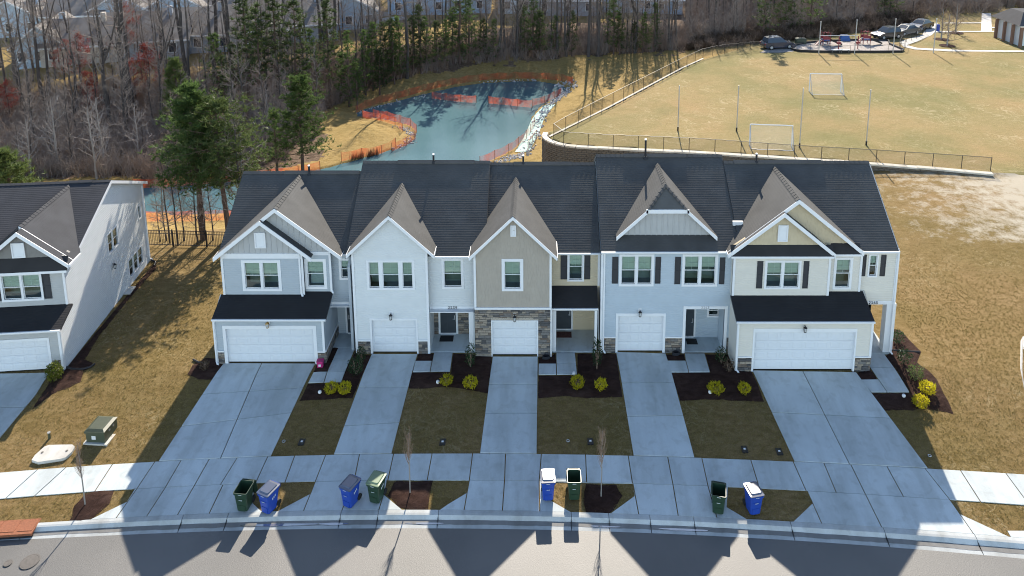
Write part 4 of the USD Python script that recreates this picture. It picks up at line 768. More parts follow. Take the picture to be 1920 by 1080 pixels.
# ------------------------------------------------------------ the five townhouses
gY = lambda px, py: ground(px, py)[1]
def X(px, py, y): return at(px, py, Y=y)[0]
def Zp(px, py, y): return at(px, py, Y=y)[2]
YF1, YF2, YF3, YF4, YF5 = gY(500, 682), gY(735, 663), gY(965, 668), gY(1200, 661), gY(1505, 696)
def nested_gables(t, yA, yB, leftend, apexA, apexB, ym, seed, zmax, fr=WF):
    """Two stepped gables that share the outer slope (the left one, or the right one when mirrored)."""
    e = fr.at(*leftend, Y=yA - OH); a = fr.at(*apexA, Y=yA - OH); b = fr.at(*apexB, Y=yB - OH)
    xl, ze, xa, za, xb = e[0], e[2], a[0], a[2], b[0]; s = (za - ze) / (xa - xl); zb = min(ze + s * (xb - xl), zmax - 0.12); s = (zb - ze) / (xb - xl); za = ze + s * (xa - xl); xr, xar = 2 * xb - xl, 2 * xa - xl
    r = t.sub('gable_roof'); fa, fb = yA - OH, yB - OH
    P = [(xl, fa, ze), (xa, fa, za), (xa, fb, za), (xb, fb, zb), (xb, ym(zb) + 0.12, zb), (xl, max(ym(ze), fb + 0.2) + 0.12, ze)]
    Q = [(xr, fb, ze), (xb, fb, zb), (xb, ym(zb) + 0.12, zb), (xr, max(ym(ze), fb + 0.2) + 0.12, ze)]
    S = [(xar, fa, ze), (xa, fa, za), (xa, yB + 0.02, za), (xar, yB + 0.02, ze)]
    for i, (pp, m) in enumerate(((P, 'shingle'), (Q, 'shingle'), (S, 'shingle'))):
        obj('roof_deck', deck(pp, 0.1), 'charcoal_paint', r); obj('shingles', roof_tabs(pp, seed=seed + i), m, r, kind='stuff')
    ridge_caps(r, (xb, fb, zb), (xb, ym(zb), zb), slope=min(1.1, abs(s)), w=0.15)
    for p0, p1, y in (((xl, fa, ze), (xa, fa, za), fa), ((xar, fa, ze), (xa, fa, za), fa), ((xr, fb, ze), (xb, fb, zb), fb), ((xl, fb, ze), (xb, fb, zb), fb)): rake_board(r, p0, p1, y, 0.24)
    mb = MB()
    for x, y0 in ((xl, fa), (xr, fb)): mb.box((x - 0.03, y0, ze - 0.18), (x + 0.03, max(ym(ze), fb + 0.2), ze + 0.005))
    obj('eave_board', mb.out(), 'white_trim', r)
    return dict(xl=xl, ze=ze, xa=xa, za=za, xb=xb, zb=zb, xr=xr, xar=xar, s=s)
def tri(x0, x1, xa, z0, za): return Polygon([(x0, z0), (x1, z0), (xa, za)])

# ---- first unit: blue-grey with a two-car garage
u1 = Thing('townhouse', (X(500, 682, YF1), YF1, 0), 'blue-grey end townhouse at the left of the row with two-car garage and board-and-batten gables', 'townhouse', 'row of five townhouses')
yr1 = YF2 + 0.75                                         # plane of the recessed wall beside the next unit
gx0, gx1 = X(404, 650, YF1), X(609, 650, YF1); zg = Zp(500, 600, YF1)
pl = front(YF1); rd = rect(WF, YF1, 428.6, 616, 587, 681); rc = rect(WF, YF1, 423, 610, 592.5, 681); rd = (rd[0], rd[1], 0.06, rd[3])
h = garage_door(u1, pl, rd, rc, 8)
stA = sbox(gx0 + 0.12, 0, rc[0] - 0.01, Zp(415, 659, YF1)); stB = sbox(rc[1] + 0.01, 0, gx1, Zp(600, 660, YF1))
wall(u1, pl, sbox(gx0, 0, gx1, zg), [(rc[0], rc[1], -1, rc[3] - 0.01), stA, stB], 'blue_grey_siding')
stones(u1, pl, [stA, stB], 11)
trim(u1, pl, gx0 - 0.02, gx0 + 0.11, 0, zg, 0.05, 'corner_board'); trim(u1, pl, gx1 - 0.1, gx1 + 0.02, stB.bounds[3], zg, 0.05, 'corner_board')
trim(u1, pl, gx0 + 0.11, rc[0], stA.bounds[3], stA.bounds[3] + 0.08, 0.075, 'ledge_board'); trim(u1, pl, rc[1], gx1, stB.bounds[3], stB.bounds[3] + 0.08, 0.075, 'ledge_board')
ye = YF1 - OH; ze = Zp(500, 597.5, ye); ks = 0.42
pA = WF.on_slope(490, 552, ye, ze, ks); yA1 = pA[1]; pB = WF.on_slope(595, 546, ye, ze, ks); yB1 = pB[1]
ax0, ax1 = X(417.5, 520, yA1), X(569.5, 520, yA1); bx1 = X(622, 520, yB1); sx0, sx1 = X(397, 597, ye), X(611, 597, ye)
roof_face(u1, [(sx0, ye, ze), (sx1, ye, ze), (sx1, yB1, pB[2]), (ax1, yB1, pB[2]), (ax1, yA1, pA[2]), (sx0, yA1, pA[2])], 5, 'black_shingle', 'garage_roof')
gr = u1.sub('garage_eave'); gutter(gr, sx0, sx1, ye, ze); mb = MB(); mb.box((sx0, ye - 0.01, ze - 0.16), (sx1, ye + 0.03, ze - 0.1)); obj('fascia_board', mb.out(), 'white_trim', gr)
zt1 = Zp(490, 484, yA1)
pl = front(yA1); w1 = window(u1, pl, rect(WF, yA1, 456.5, 487, 525.5, 545), 2, 0.16, mull=0.14)
wall(u1, pl, sbox(ax0, pA[2] - 0.1, ax1, zt1), [w1], 'blue_grey_siding')
trim(u1, pl, ax0 - 0.02, ax0 + 0.1, pA[2], zt1, 0.05, 'corner_board'); trim(u1, pl, ax1 - 0.1, ax1 + 0.02, pA[2], zt1, 0.05, 'corner_board'); trim(u1, pl, ax0, ax1, zt1, zt1 + 0.3, 0.06, 'frieze_board')
mb = MB(); right(ax1).slab(mb, sbox(yA1, pA[2], yB1, zt1 + 0.3), -0.14, 0); obj('return_wall', mb.out(), 'blue_grey_siding', u1)
pl = front(yB1); w2 = window(u1, pl, rect(WF, yB1, 573.5, 485, 611, 541), 1, 0.15)
wall(u1, pl, sbox(ax1, pB[2] - 0.1, bx1, zt1 + 0.1), [w2], 'blue_grey_siding'); trim(u1, pl, bx1 - 0.1, bx1 + 0.02, pB[2], zt1 + 0.1, 0.05, 'corner_board'); trim(u1, pl, ax1, bx1, zt1 + 0.1, zt1 + 0.3, 0.06, 'frieze_board')
ze_m = Zp(640, 472, yr1); yem = yr1 - 0.2; kk = K; rg1 = find_k(yem, ze_m, K, 600, 322); ym1 = lambda z: yem + (z - ze_m) / K
g = nested_gables(u1, yA1, yB1, (399.5, 484), (486, 415), (514, 390), ym1, 21, rg1[1])
wall(u1, front(yA1), tri(g['xl'] + 0.2, g['xar'] - 0.2, g['xa'], zt1 + 0.3, g['za'] - 0.15), [], 'grey_batten', 'batten'); vent(u1, front(yA1 - 0.03), rect(WF, yA1, 479, 435, 497.5, 464))
wall(u1, front(yB1), tri(g['xl'] + 0.2, g['xr'] - 0.2, g['xb'], zt1 + 0.3, g['zb'] - 0.15), [], 'grey_batten', 'batten')
lx0 = (X(428, 453, yr1) + g['xl']) / 2; px1 = X(664, 560, yr1)
_, yb1 = main_roof(u1, g['xl'] + 0.05, px1 + 0.1, yem, ze_m, rg1, K, 31, (at(534, 322, Y=rg1[0])[0], at(674, 322, Y=rg1[0])[0]), pipe=WF.on_slope(580, 326, yem, ze_m, K))
side_walls(u1, ax0, px1, yA1, zt1 - 0.5, rg1, yb1, 'blue_grey_siding', K)
mb = MB(); left(gx0).slab(mb, Polygon([(-YF1, 0), (-YF1, zg), (-yA1, pA[2]), (-yA1, 0)]), -0.14, 0); obj('side_wall', mb.out(), 'blue_grey_siding', u1)
plr = right(gx1); ydo = at(659, 624, Z=0.08)[1]
zs = stB.bounds[3]; wall(u1, plr, Polygon([(YF1, zs), (YF1, zg), (yB1, pB[2]), (ydo + 0.3, pB[2]), (ydo + 0.3, zs)]), [], 'blue_grey_siding'); stones(u1, plr, [sbox(YF1, 0, ydo, zs)], 12, 0.09, 0.16); trim(u1, plr, YF1, ydo, zs, zs + 0.08, 0.07, 'ledge_board')
pl = front(yr1); rx0 = X(624, 520, yr1); zh = Zp(640, 572, yr1)
w3 = window(u1, pl, rect(WF, yr1, 637, 484, 661, 524), 1, 0.12); wall(u1, pl, sbox(rx0 - 1.2, zh + 0.2, px1 + 0.2, ze_m), [w3], 'blue_grey_siding'); trim(u1, pl, rx0 - 1.2, px1 + 0.2, zh, zh + 0.2, 0.03, 'porch_beam', n0=-0.3)
ge = u1.sub('main_eave'); gutter(ge, X(633, 471, yr1), X(655, 471, yr1), yem, ze_m)
recess(u1, gx1 + 0.01, px1 + 0.5, zh + 0.02, yr1 - 0.25, ydo, 'blue_grey_siding')
pl = front(ydo); d = rect(WF, ydo, 653, 575, 672, 622); wall(u1, pl, sbox(gx1, 0, px1 + 0.6, zh), [(d[0], d[0] + 0.92, 0, 2.12)], 'blue_grey_siding'); front_door(u1, pl, (d[0], d[0] + 0.92, 0.08, 2.12), handle_right=False); downspout(u1, front(yA1), ax1 - 0.16, pA[2], zt1 + 0.25); downspout(u1, front(yB1), bx1 - 0.02, pB[2], zt1 + 0.2)
lantern(u1, front(YF1), X(503, 603, YF1), Zp(503, 602, YF1) - 0.06, True); downspout(u1, front(YF1), gx0 + 0.03, 0.05, zg)

# ---- second unit: white with a steep gable
u2 = Thing('townhouse', (X(735, 663, YF2), YF2, 0), 'white townhouse numbered 2139 with one steep gable over a single garage', 'townhouse', 'row of five townhouses')
pl = front(YF2); x0, x1 = X(665.5, 600, YF2), X(804.5, 600, YF2)
ap = at(728, 404, Y=YF2 - OH); eR = at(812, 478, Y=YF2 - OH); eL = at(648, 479, Y=YF2 - OH); hw = (eR[0] - eL[0]) / 2; xa = ap[0]; za = ap[2] - 0.04; ze2 = (eR[2] + eL[2]) / 2; xl, xr = xa - hw, xa + hw; s2 = (za - ze2) / hw
rd = rect(WF, YF2, 699.7, 600, 780, 662); rc = rect(WF, YF2, 696, 596, 782.6, 662); rd = (rd[0], rd[1], 0.06, rd[3]); garage_door(u2, pl, rd, rc, 4)
zs = Zp(685, 638.6, YF2); stA = sbox(x0 + 0.12, 0, rc[0] - 0.01, zs); stB = sbox(rc[1] + 0.01, 0, x1 - 0.12, zs)
w1 = window(u2, pl, rect(WF, YF2, 689, 487, 777, 543), [0.62, 1, 0.62], 0.13, mull=0.2)
zw = lambda x: ze2 + s2 * (hw - abs(x - xa)) - 0.12
wall(u2, pl, Polygon([(x0, 0), (x1, 0), (x1, zw(x1)), (xa, za - 0.12), (x0, zw(x0))]), [(rc[0], rc[1], -1, rc[3] - 0.01), w1, stA, stB], 'white_siding')
stones(u2, pl, [stA, stB], 13); trim(u2, pl, x0 + 0.1, rc[0], zs, zs + 0.08, 0.075, 'ledge_board'); trim(u2, pl, rc[1], x1 - 0.1, zs, zs + 0.08, 0.075, 'ledge_board')
trim(u2, pl, x0 - 0.02, x0 + 0.11, 0, zw(x0), 0.05, 'corner_board'); trim(u2, pl, x1 - 0.11, x1 + 0.02, 0, zw(x1), 0.05, 'corner_board')
lantern(u2, pl, X(733.5, 590, YF2), Zp(733.5, 589, YF2))
yw2 = YF2 + 0.45; zh = Zp(846, 579, yw2); px2 = X(889, 560, yw2); ze_m = Zp(846, 476, yw2); yem2 = yw2 - 0.2; rg2 = find_k(yem2, ze_m, K, 820, 302.5); ym2 = lambda z, e=yem2, q=ze_m: e + (z - q) / K
front_gable(u2, xl, xr, ze2, xa, za, YF2 - OH, ym2, 41)
pl = front(yw2); w2 = window(u2, pl, rect(WF, yw2, 829, 484, 869, 541), 1, 0.13); wall(u2, pl, sbox(x1 - 0.2, zh, px2, ze_m), [w2], 'white_siding'); trim(u2, pl, x1, px2, zh - 0.02, zh + 0.14, 0.03, 'porch_beam', n0=-0.3)
number(u2, pl, X(848.5, 576, yw2), zh + 0.03, '2139'); ge = u2.sub('main_eave'); gutter(ge, xr - 0.1, px2 - 0.15, yem2, ze_m)
xl2, xr2 = at(722, 303, Y=rg2[0])[0], at(921, 300, Y=rg2[0])[0]
_, yb2 = main_roof(u2, X(648, 470, yem2), X(912, 440, yem2 + 1.5), yem2, ze_m, rg2, K, 43, (at(746, 302, Y=rg2[0])[0], at(890, 302, Y=rg2[0])[0]), pipe=WF.on_slope(813, 305, yem2, ze_m, K))
side_walls(u2, x0 + 0.02, px2, yw2, ze_m, rg2, yb2, 'white_siding', K)
yd2 = at(840, 625, Z=0.08)[1]; recess(u2, x1 + 0.01, px2 - 0.02, zh - 0.02, yw2 - 0.35, yd2, 'white_siding'); mb = MB(); right(x1).slab(mb, sbox(YF2, 0, yw2 + 0.2, zh + 0.1), -0.14, 0); obj('return_wall', mb.out(), 'white_siding', u2)
pl = front(yd2); d = rect(WF, yd2, 826.5, 580, 854.5, 625); dr = (d[0], d[1], 0.08, 2.12); front_door(u2, pl, dr); sA, sB = sbox(x1, 0, dr[0] - 0.12, 1.55), sbox(dr[1] + 0.12, 0, px2, 1.55); wall(u2, pl, sbox(x1, 0, px2, zh), [sA, sB, dr], 'white_siding'); stones(u2, pl, [sA, sB], 14, 0.1, 0.16)
mb = MB(); cx0, cx1 = X(880.5, 650, YF2 + 0.3), X(889, 650, YF2 + 0.3); mb.box((cx0, yw2 - 0.3, 0), (cx1, yw2 - 0.02, zh)); obj('porch_column', mb.out(), 'white_trim', u2)
mat_rug('doormat', X(827, 630, yd2), X(852, 630, yd2), yd2 - 0.75, yd2 - 0.2, 0.063, 'doormat', 'black doormat at the door of the white townhouse')

# ---- third unit: tan shakes over a stone front
u3 = Thing('townhouse', (X(965, 668, YF3), YF3, 0), 'middle townhouse with tan shake gable above a stacked stone garage front', 'townhouse', 'row of five townhouses')
pl = front(YF3); x0, x1 = X(890.5, 600, YF3), X(1033.5, 600, YF3)
ap = at(961.4, 404, Y=YF3 - OH); eR = at(1045, 484, Y=YF3 - OH); eL = at(880, 482, Y=YF3 - OH); hw = (eR[0] - eL[0]) / 2; xa, za, ze3 = ap[0], ap[2] - 0.08, (eR[2] + eL[2]) / 2; xl, xr = xa - hw, xa + hw; s3 = (za - ze3) / hw
zb = Zp(960, 577.5, YF3); rd = rect(WF, YF3, 923.7, 602, 1007, 667); rd = (rd[0], rd[1], 0.06, rd[3]); rc = (rd[0] - 0.06, rd[1] + 0.06, 0, rd[3] + 0.06); garage_door(u3, pl, rd, rc, 4)
hd = rect(WF, YF3, 923, 595.5, 1008, 602); hdb = sbox(rc[0] - 0.02, rc[3], rc[1] + 0.02, hd[3]); obj('lintel_shakes', shakes(pl, hdb, 0.2, 0.16, 5), 'tan_shake', u3, kind='stuff')
body = sbox(x0, 0, x1, zb).difference(unary_union([sbox(rc[0], -1, rc[1], rc[3]), hdb])); stones(u3, pl, [body], 15, 0.09, 0.165)
w1 = window(u3, pl, rect(WF, YF3, 941, 485, 981, 545), 1, 0.15, blind=0.5)
zw = lambda x: ze3 + s3 * (hw - abs(x - xa)) - 0.12
wall(u3, pl, Polygon([(x0, zb), (x1, zb), (x1, zw(x1)), (xa, za - 0.12), (x0, zw(x0))]), [w1], 'tan_shake', 'shake', seed=3)
trim(u3, pl, x0, x1, zb - 0.06, zb + 0.06, 0.08, 'belt_board'); trim(u3, pl, x0 - 0.02, x0 + 0.1, zb, zw(x0), 0.05, 'corner_board'); trim(u3, pl, x1 - 0.1, x1 + 0.02, zb, zw(x1), 0.05, 'corner_board'); trim(u3, pl, x1 - 0.04, x1 + 0.03, 0, zb, 0.07, 'corner_board')
vent(u3, pl, rect(WF, YF3, 957, 422, 967.6, 443)); lantern(u3, pl, X(965, 593, YF3), Zp(965, 592, YF3))
yo = YF3 + 0.15; zo = Zp(1080, 577, yo); kp = 0.4; yw3 = YF3 + 1.15; pw = V(0, yw3, Zp(1080, 535, yw3)); px3 = X(1124.5, 520, yw3); wx0 = X(1034, 520, yw3)
ze_m = Zp(1080, 470, yw3); yem3 = yw3 - 0.2; rg3 = find_k(yem3, ze_m, K, 1020, 305.5); ym3 = lambda z, e=yem3, q=ze_m: e + (z - q) / K
front_gable(u3, xl, xr, ze3, xa, za, YF3 - OH, ym3, 51)
pl = front(yw3); r_w = rect(WF, yw3, 1063.5, 470.6, 1095.5, 527); ys = rect(WF, yw3, 1051, 476, 1107, 523); w2 = window(u3, pl, (r_w[0], r_w[1], r_w[2], r_w[3] - 0.05), 1, 0.1, [(ys[0], r_w[0] - 0.01, ys[2], ys[3]), (r_w[1] + 0.01, ys[1], ys[2], ys[3])])
wall(u3, pl, sbox(x1 - 0.1, pw[2] - 0.1, px3, ze_m), [w2], 'beige_siding'); trim(u3, pl, px3 - 0.12, px3, pw[2], ze_m, 0.05, 'corner_board')
ge = u3.sub('main_eave'); gutter(ge, xr - 0.1, px3, yem3, ze_m)
_, yb3 = main_roof(u3, X(911, 440, yem3 + 1.5) + 0.02, X(1125, 470, yem3), yem3, ze_m, rg3, K, 53, (at(963, 305, Y=rg3[0])[0], at(1072, 305, Y=rg3[0])[0]), pipe=WF.on_slope(981, 307, yem3, ze_m, K), rakes=(False, False))
side_walls(u3, x0 + 0.02, px3, yw3, ze_m, rg3, yb3, 'tan_shake', K)
po0, po1 = X(1035, 577, yo), X(1121.5, 577, yo); roof_face(u3, [(po0, yo, zo), (po1, yo, zo), (po1, yw3, pw[2]), (po0, yw3, pw[2])], 6, 'black_shingle', 'porch_roof')
yc3 = YF3 + 0.45; zc3 = zo - 0.12; ge = u3.sub('porch_eave'); gutter(ge, po0, po1, yo, zo); mb = MB(); mb.box((po0, yo + 0.2, zo - 0.3), (po1, yo + 0.4, zo - 0.02)); obj('porch_beam', mb.out(), 'white_trim', u3)
for a, b in ((1035, 1042.5), (1114, 1121.5)): mb = MB(); mb.box((X(a, 655, yc3), yo + 0.2, 0), (X(b, 655, yc3), yo + 0.45, zo - 0.28)); obj('porch_column', mb.out(), 'white_trim', u3)
yd3 = at(1055, 617, Z=0.08)[1]; recess(u3, x1 + 0.03, po1 - 0.02, zo - 0.2, yo + 0.2, yd3, 'beige_siding'); pl = front(yd3); d = rect(WF, yd3, 1043.5, 580, 1071, 616); wall(u3, pl, sbox(x1, 0, po1 + 0.1, zo - 0.1), [(d[1] - 0.95, d[1], 0, 2.12)], 'beige_siding'); front_door(u3, pl, (d[1] - 0.95, d[1], 0.08, 2.12))
mat_rug('door_rug', X(1043, 625, yd3), X(1071, 625, yd3), yd3 - 0.8, yd3 - 0.25, 0.063, 'door_rug', 'patterned reddish rug on the porch of the stone-fronted townhouse', 'rug')

# ---- fourth unit: pale blue, clipped gable dormer
u4 = Thing('townhouse', (X(1200, 661, YF4), YF4, 0), 'pale blue townhouse with dark shutters, clipped gable dormer and a recessed entry', 'townhouse', 'row of five townhouses')
pl = front(YF4); x0, x1 = X(1126, 600, YF4), X(1372.5, 600, YF4); ze_m = Zp(1250, 470, YF4)
rd = rect(WF, YF4, 1157.7, 591.6, 1244, 659); rc = rect(WF, YF4, 1153.7, 587, 1248.5, 660); rd = (rd[0], rd[1], 0.06, rd[3]); garage_door(u4, pl, rd, rc, 4)
zs = Zp(1140, 632.5, YF4); oc = rect(WF, YF4, 1278, 573, 1364.7, 662); oi = rect(WF, YF4, 1283, 578.5, 1359, 662); stA = sbox(x0 + 0.1, 0, rc[0] - 0.01, zs); stB = sbox(rc[1] + 0.01, 0, oc[0] - 0.01, zs); stC = sbox(oc[1] + 0.02, 0, x1, zs)
sh = lambda a, b, c, d: rect(WF, YF4, a, b, c, d)
q1 = sh(1160, 476, 1227, 536); q2 = sh(1277.5, 476, 1347, 536.5); s1a, s1b, s2a, s2b = sh(1147, 481, 1159.5, 531), sh(1227.5, 481, 1239.5, 531), sh(1264, 481, 1277, 532), sh(1347.5, 482, 1360, 532)
w1 = window(u4, pl, q1, 2, 0.13, [s1a, s1b], mull=0.13); w2 = window(u4, pl, q2, 2, 0.13, [s2a, s2b], mull=0.13)
wall(u4, pl, sbox(x0, 0, x1, ze_m), [(rc[0], rc[1], -1, rc[3] - 0.01), w1, w2, stA, stB, stC, (oi[0], oi[1], -1, oi[3])], 'pale_blue_siding'); stones(u4, pl, [stA, stB, stC], 16)
for a, b in ((stA.bounds[0], rc[0]), (rc[1], oc[0])): trim(u4, pl, a, b, zs, zs + 0.08, 0.075, 'ledge_board')
trim(u4, pl, x0 - 0.02, x0 + 0.1, 0, ze_m, 0.05, 'corner_board'); trim(u4, pl, x1 - 0.1, x1, zs, ze_m, 0.05, 'corner_board')
mb = MB(); pl.box(mb, oc[0], oi[0], 0, oc[3], 0.0, 0.06); pl.box(mb, oi[1], oc[1], 0, oc[3], 0.0, 0.06); pl.box(mb, oi[0], oi[1], oi[3], oc[3], 0.0, 0.062); obj('entry_casing', mb.out(), 'white_trim', u4)
number(u4, pl, X(1321.7, 576, YF4), oi[3] + 0.03, '2143', 0.13); lantern(u4, pl, X(1199.5, 584.5, YF4), Zp(1199.5, 583, YF4)); downspout(u4, pl, x0 + 0.16, 0.1, ze_m - 0.1)
yem4 = YF4 - OH; ze4 = Zp(1250, 471, yem4); rg4 = find_k(yem4, ze4, K, 1220, 290.5); ym4 = lambda z: yem4 + (z - ze4) / K
ge = u4.sub('main_eave'); gutter(ge, x0 - 0.05, X(1362, 470, yem4), yem4, ze4)
rr4, yb4 = main_roof(u4, x0 - 0.03, x1 + 0.15, yem4, ze4, rg4, K, 63, (at(1169, 290, Y=rg4[0])[0], at(1286, 288, Y=rg4[0])[0]), pipe=WF.on_slope(1210, 297, yem4, ze4, K), pipe_h=1.15)
side_walls(u4, x0, x1, YF4, ze4, rg4, yb4, 'pale_blue_siding', K)
pg = WF.on_slope(1250, 440, yem4, ze4, K); yg = pg[1]; yf = yg - 0.3
a, b, c, d = at(1155.7, 445, Y=yf), at(1213.5, 393.5, Y=yf), at(1287, 393.5, Y=yf), at(1345, 445, Y=yf); xa = (a[0] + d[0]) / 2; zl = (a[2] + d[2]) / 2; zt = (b[2] + c[2]) / 2; hw = (d[0] - a[0]) / 2; cw = (c[0] - b[0]) / 2; sl = (zt - zl) / (hw - cw); zr_ = zl + sl * hw; kh = 1.0; yh = yf + (zr_ - zt) / kh
r = u4.sub('dormer_roof')
for i, sg in enumerate((-1, 1)):
    P = [(xa + sg * hw, yf, zl), (xa + sg * cw, yf, zt), (xa, yh, zr_), (xa, ym4(zr_) + 0.12, zr_), (xa + sg * hw, max(ym4(zl), yf + 0.05) + 0.12, zl)]
    obj('roof_deck', deck(P, 0.1), 'charcoal_paint', r); obj('shingles', roof_tabs(P, seed=70 + i), 'shingle', r, kind='stuff'); rake_board(r, (xa + sg * hw, yf, zl), (xa + sg * cw, yf, zt), yf, 0.22)
P = [(xa - cw, yf, zt), (xa + cw, yf, zt), (xa, yh, zr_)]; obj('roof_deck', deck(P, 0.08), 'charcoal_paint', r); obj('shingles', roof_tabs(P, seed=73), 'shingle', r, kind='stuff')
ridge_caps(r, (xa, yh, zr_), (xa, ym4(zr_), zr_), slope=0.9, w=0.15); ridge_caps(r, (xa - cw, yf, zt), (xa, yh, zr_), slope=0.3, w=0.13); ridge_caps(r, (xa + cw, yf, zt), (xa, yh, zr_), slope=0.3, w=0.13)
mb = MB(); mb.box((xa - cw - 0.1, yf - 0.035, zt - 0.2), (xa + cw + 0.1, yf, zt + 0.02)); obj('fascia_board', mb.out(), 'white_trim', r)
wall(u4, front(yg), Polygon([(xa - hw + 0.25, zl - 0.1), (xa + hw - 0.25, zl - 0.1), (xa + cw, zt - 0.1), (xa - cw, zt - 0.1)]), [], 'grey_batten', 'batten')
yd4 = at(1292, 631, Z=0.08)[1]; recess(u4, oi[0], oi[1], oi[3], YF4 + 0.02, yd4, 'pale_blue_siding'); pl = front(yd4); d = rect(WF, yd4, 1284, 580, 1302, 630); dl = oi[0] + 0.02
front_door(u4, pl, (d[1] - 0.75, d[1], 0.08, 2.12)); wq = rect(WF, yd4, 1325, 570, 1351, 594); wv = window(u4, pl, wq, 1, 0.1, grid=(1, 1), blind=0); wall(u4, pl, sbox(oi[0] - 0.2, 0, oi[1] + 0.1, oi[3] + 0.3), [wv, (d[1] - 0.75, d[1], 0, 2.12)], 'pale_blue_siding')
mat_rug('doormat', X(1284, 635, yd4), X(1304, 635, yd4), yd4 - 0.7, yd4 - 0.2, 0.063, 'doormat', 'dark doormat inside the recessed entry of the pale blue townhouse')

# ---- fifth unit: cream, two-car garage
u5 = Thing('townhouse', (X(1505, 696, YF5), YF5, 0), 'cream end townhouse at the right of the row with two-car garage and beige shake gables', 'townhouse', 'row of five townhouses')
yc5 = at(1665, 661, Z=0.05)[1]
gx0, gx1 = X(1380.5, 650, YF5), X(1633.5, 650, YF5); zg = Zp(1500, 606, YF5); pl = front(YF5)
rd = rect(WF, YF5, 1411.5, 622, 1604, 695); rc = rect(WF, YF5, 1408, 615.6, 1607.5, 696); rd = (rd[0], rd[1], 0.06, rd[3]); garage_door(u5, pl, rd, rc, 8)
zs = Zp(1395, 669.5, YF5); stA = sbox(gx0 + 0.1, 0, rc[0] - 0.01, zs); stB = sbox(rc[1] + 0.01, 0, gx1, zs)
wall(u5, pl, sbox(gx0, 0, gx1, zg), [(rc[0], rc[1], -1, rc[3] - 0.01), stA, stB], 'cream_siding'); stones(u5, pl, [stA, stB], 17)
trim(u5, pl, gx0 - 0.02, gx0 + 0.1, 0, zg, 0.05, 'corner_board'); trim(u5, pl, gx1 - 0.1, gx1 + 0.02, zs, zg, 0.05, 'corner_board')
for a, b in ((stA.bounds[0], rc[0]), (rc[1], gx1)): trim(u5, pl, a, b, zs, zs + 0.08, 0.075, 'ledge_board')
lantern(u5, pl, X(1508, 613, YF5), Zp(1508, 612, YF5), plate=False)
ye = YF5 - OH; ze = Zp(1500, 602, ye); pA = WF.on_slope(1465, 553.5, ye, ze, ks); yA5 = pA[1]; pB = WF.on_slope(1585, 546, ye, ze, ks); yB5 = pB[1]
sx0, sx1 = X(1381, 602, ye), X(1640, 602.6, ye); ax0, ax1 = X(1374, 520, yA5), X(1555, 520, yA5); bx1 = X(1613.5, 520, yB5)
roof_face(u5, [(sx0, ye, ze), (sx1, ye, ze), (sx1, yB5, pB[2]), (ax1, yB5, pB[2]), (ax1, yA5, pA[2]), (sx0, yA5, pA[2])], 7, 'black_shingle', 'garage_roof')
gr = u5.sub('garage_eave'); gutter(gr, sx0, sx1, ye, ze); mb = MB(); mb.box((sx0, ye - 0.01, ze - 0.16), (sx1, ye + 0.03, ze - 0.1)); obj('fascia_board', mb.out(), 'white_trim', gr)
zt5 = Zp(1465, 476, yA5); pl = front(yA5); q = rect(WF, yA5, 1431.7, 488, 1503, 541.5); sA, sB = rect(WF, yA5, 1417, 489, 1431.2, 540), rect(WF, yA5, 1503.5, 489, 1517.5, 540)
w1 = window(u5, pl, q, 2, 0.11, [sA, sB], mull=0.13); wall(u5, pl, sbox(ax0, pA[2] - 0.1, ax1, zt5), [w1], 'cream_siding'); trim(u5, pl, ax0 - 0.02, ax0 + 0.1, pA[2], zt5, 0.05, 'corner_board'); trim(u5, pl, ax1 - 0.1, ax1 + 0.02, pA[2], zt5, 0.05, 'corner_board')
mb = MB(); right(ax1).slab(mb, sbox(yA5, pA[2], yB5, zt5), -0.14, 0); obj('return_wall', mb.out(), 'cream_siding', u5)
pl = front(yB5); w2 = window(u5, pl, rect(WF, yB5, 1560, 482, 1600, 542), 1, 0.13); wall(u5, pl, sbox(ax1, pB[2] - 0.1, bx1, zt5), [w2], 'cream_siding'); trim(u5, pl, bx1 - 0.1, bx1 + 0.02, pB[2], zt5, 0.05, 'corner_board')
ze_m = Zp(1650, 466, yc5); yem5 = yc5 - 0.25; rg5 = find_k(yem5, ze_m, K, 1480, 302.5); ym5 = lambda z: yem5 + (z - ze_m) / K
g = nested_gables(u5, yA5, yB5, (1366, 477), (1471.7, 400), (1499, 372.5), ym5, 81, rg5[1])
zA = Zp(1465, 462, yA5); wall(u5, front(yA5), tri(g['xl'] + 0.3, g['xar'] - 0.3, g['xa'], zA, g['za'] - 0.15), [], 'beige_shake', 'shake', seed=4); vent(u5, front(yA5 - 0.03), rect(WF, yA5, 1457, 421, 1478, 452))
wall(u5, front(yB5), tri(g['xl'] + 0.3, g['xr'] - 0.3, g['xb'], Zp(1560, 460, yB5), g['zb'] - 0.15), [], 'beige_shake', 'shake', seed=5)
for (a, b, yy, zz, zq, sd) in ((g['xl'] + 0.15, g['xar'] - 0.1, yA5, zt5, zA, 91), (g['xar'] - 0.1, g['xr'] - 0.15, yB5, zt5, Zp(1560, 459, yB5), 92)):
    roof_face(u5, [(a, yy - 0.34, zz + 0.02), (b, yy - 0.34, zz + 0.02), (b, yy, zq + 0.1), (a, yy, zq + 0.1)], sd, 'black_shingle', 'pent_roof', 0.05); mb = MB(); mb.box((a, yy - 0.36, zz - 0.08), (b, yy - 0.33, zz + 0.03)); mb.box((a + 0.05, yy - 0.33, zz - 0.075), (b - 0.05, yy, zz - 0.03)); obj('pent_fascia', mb.out(), 'white_trim', u5)
px5 = X(1676, 560, yc5); rx1 = at(1597, 300, Y=rg5[0])[0]; xr5 = X(1686, 465, yem5)
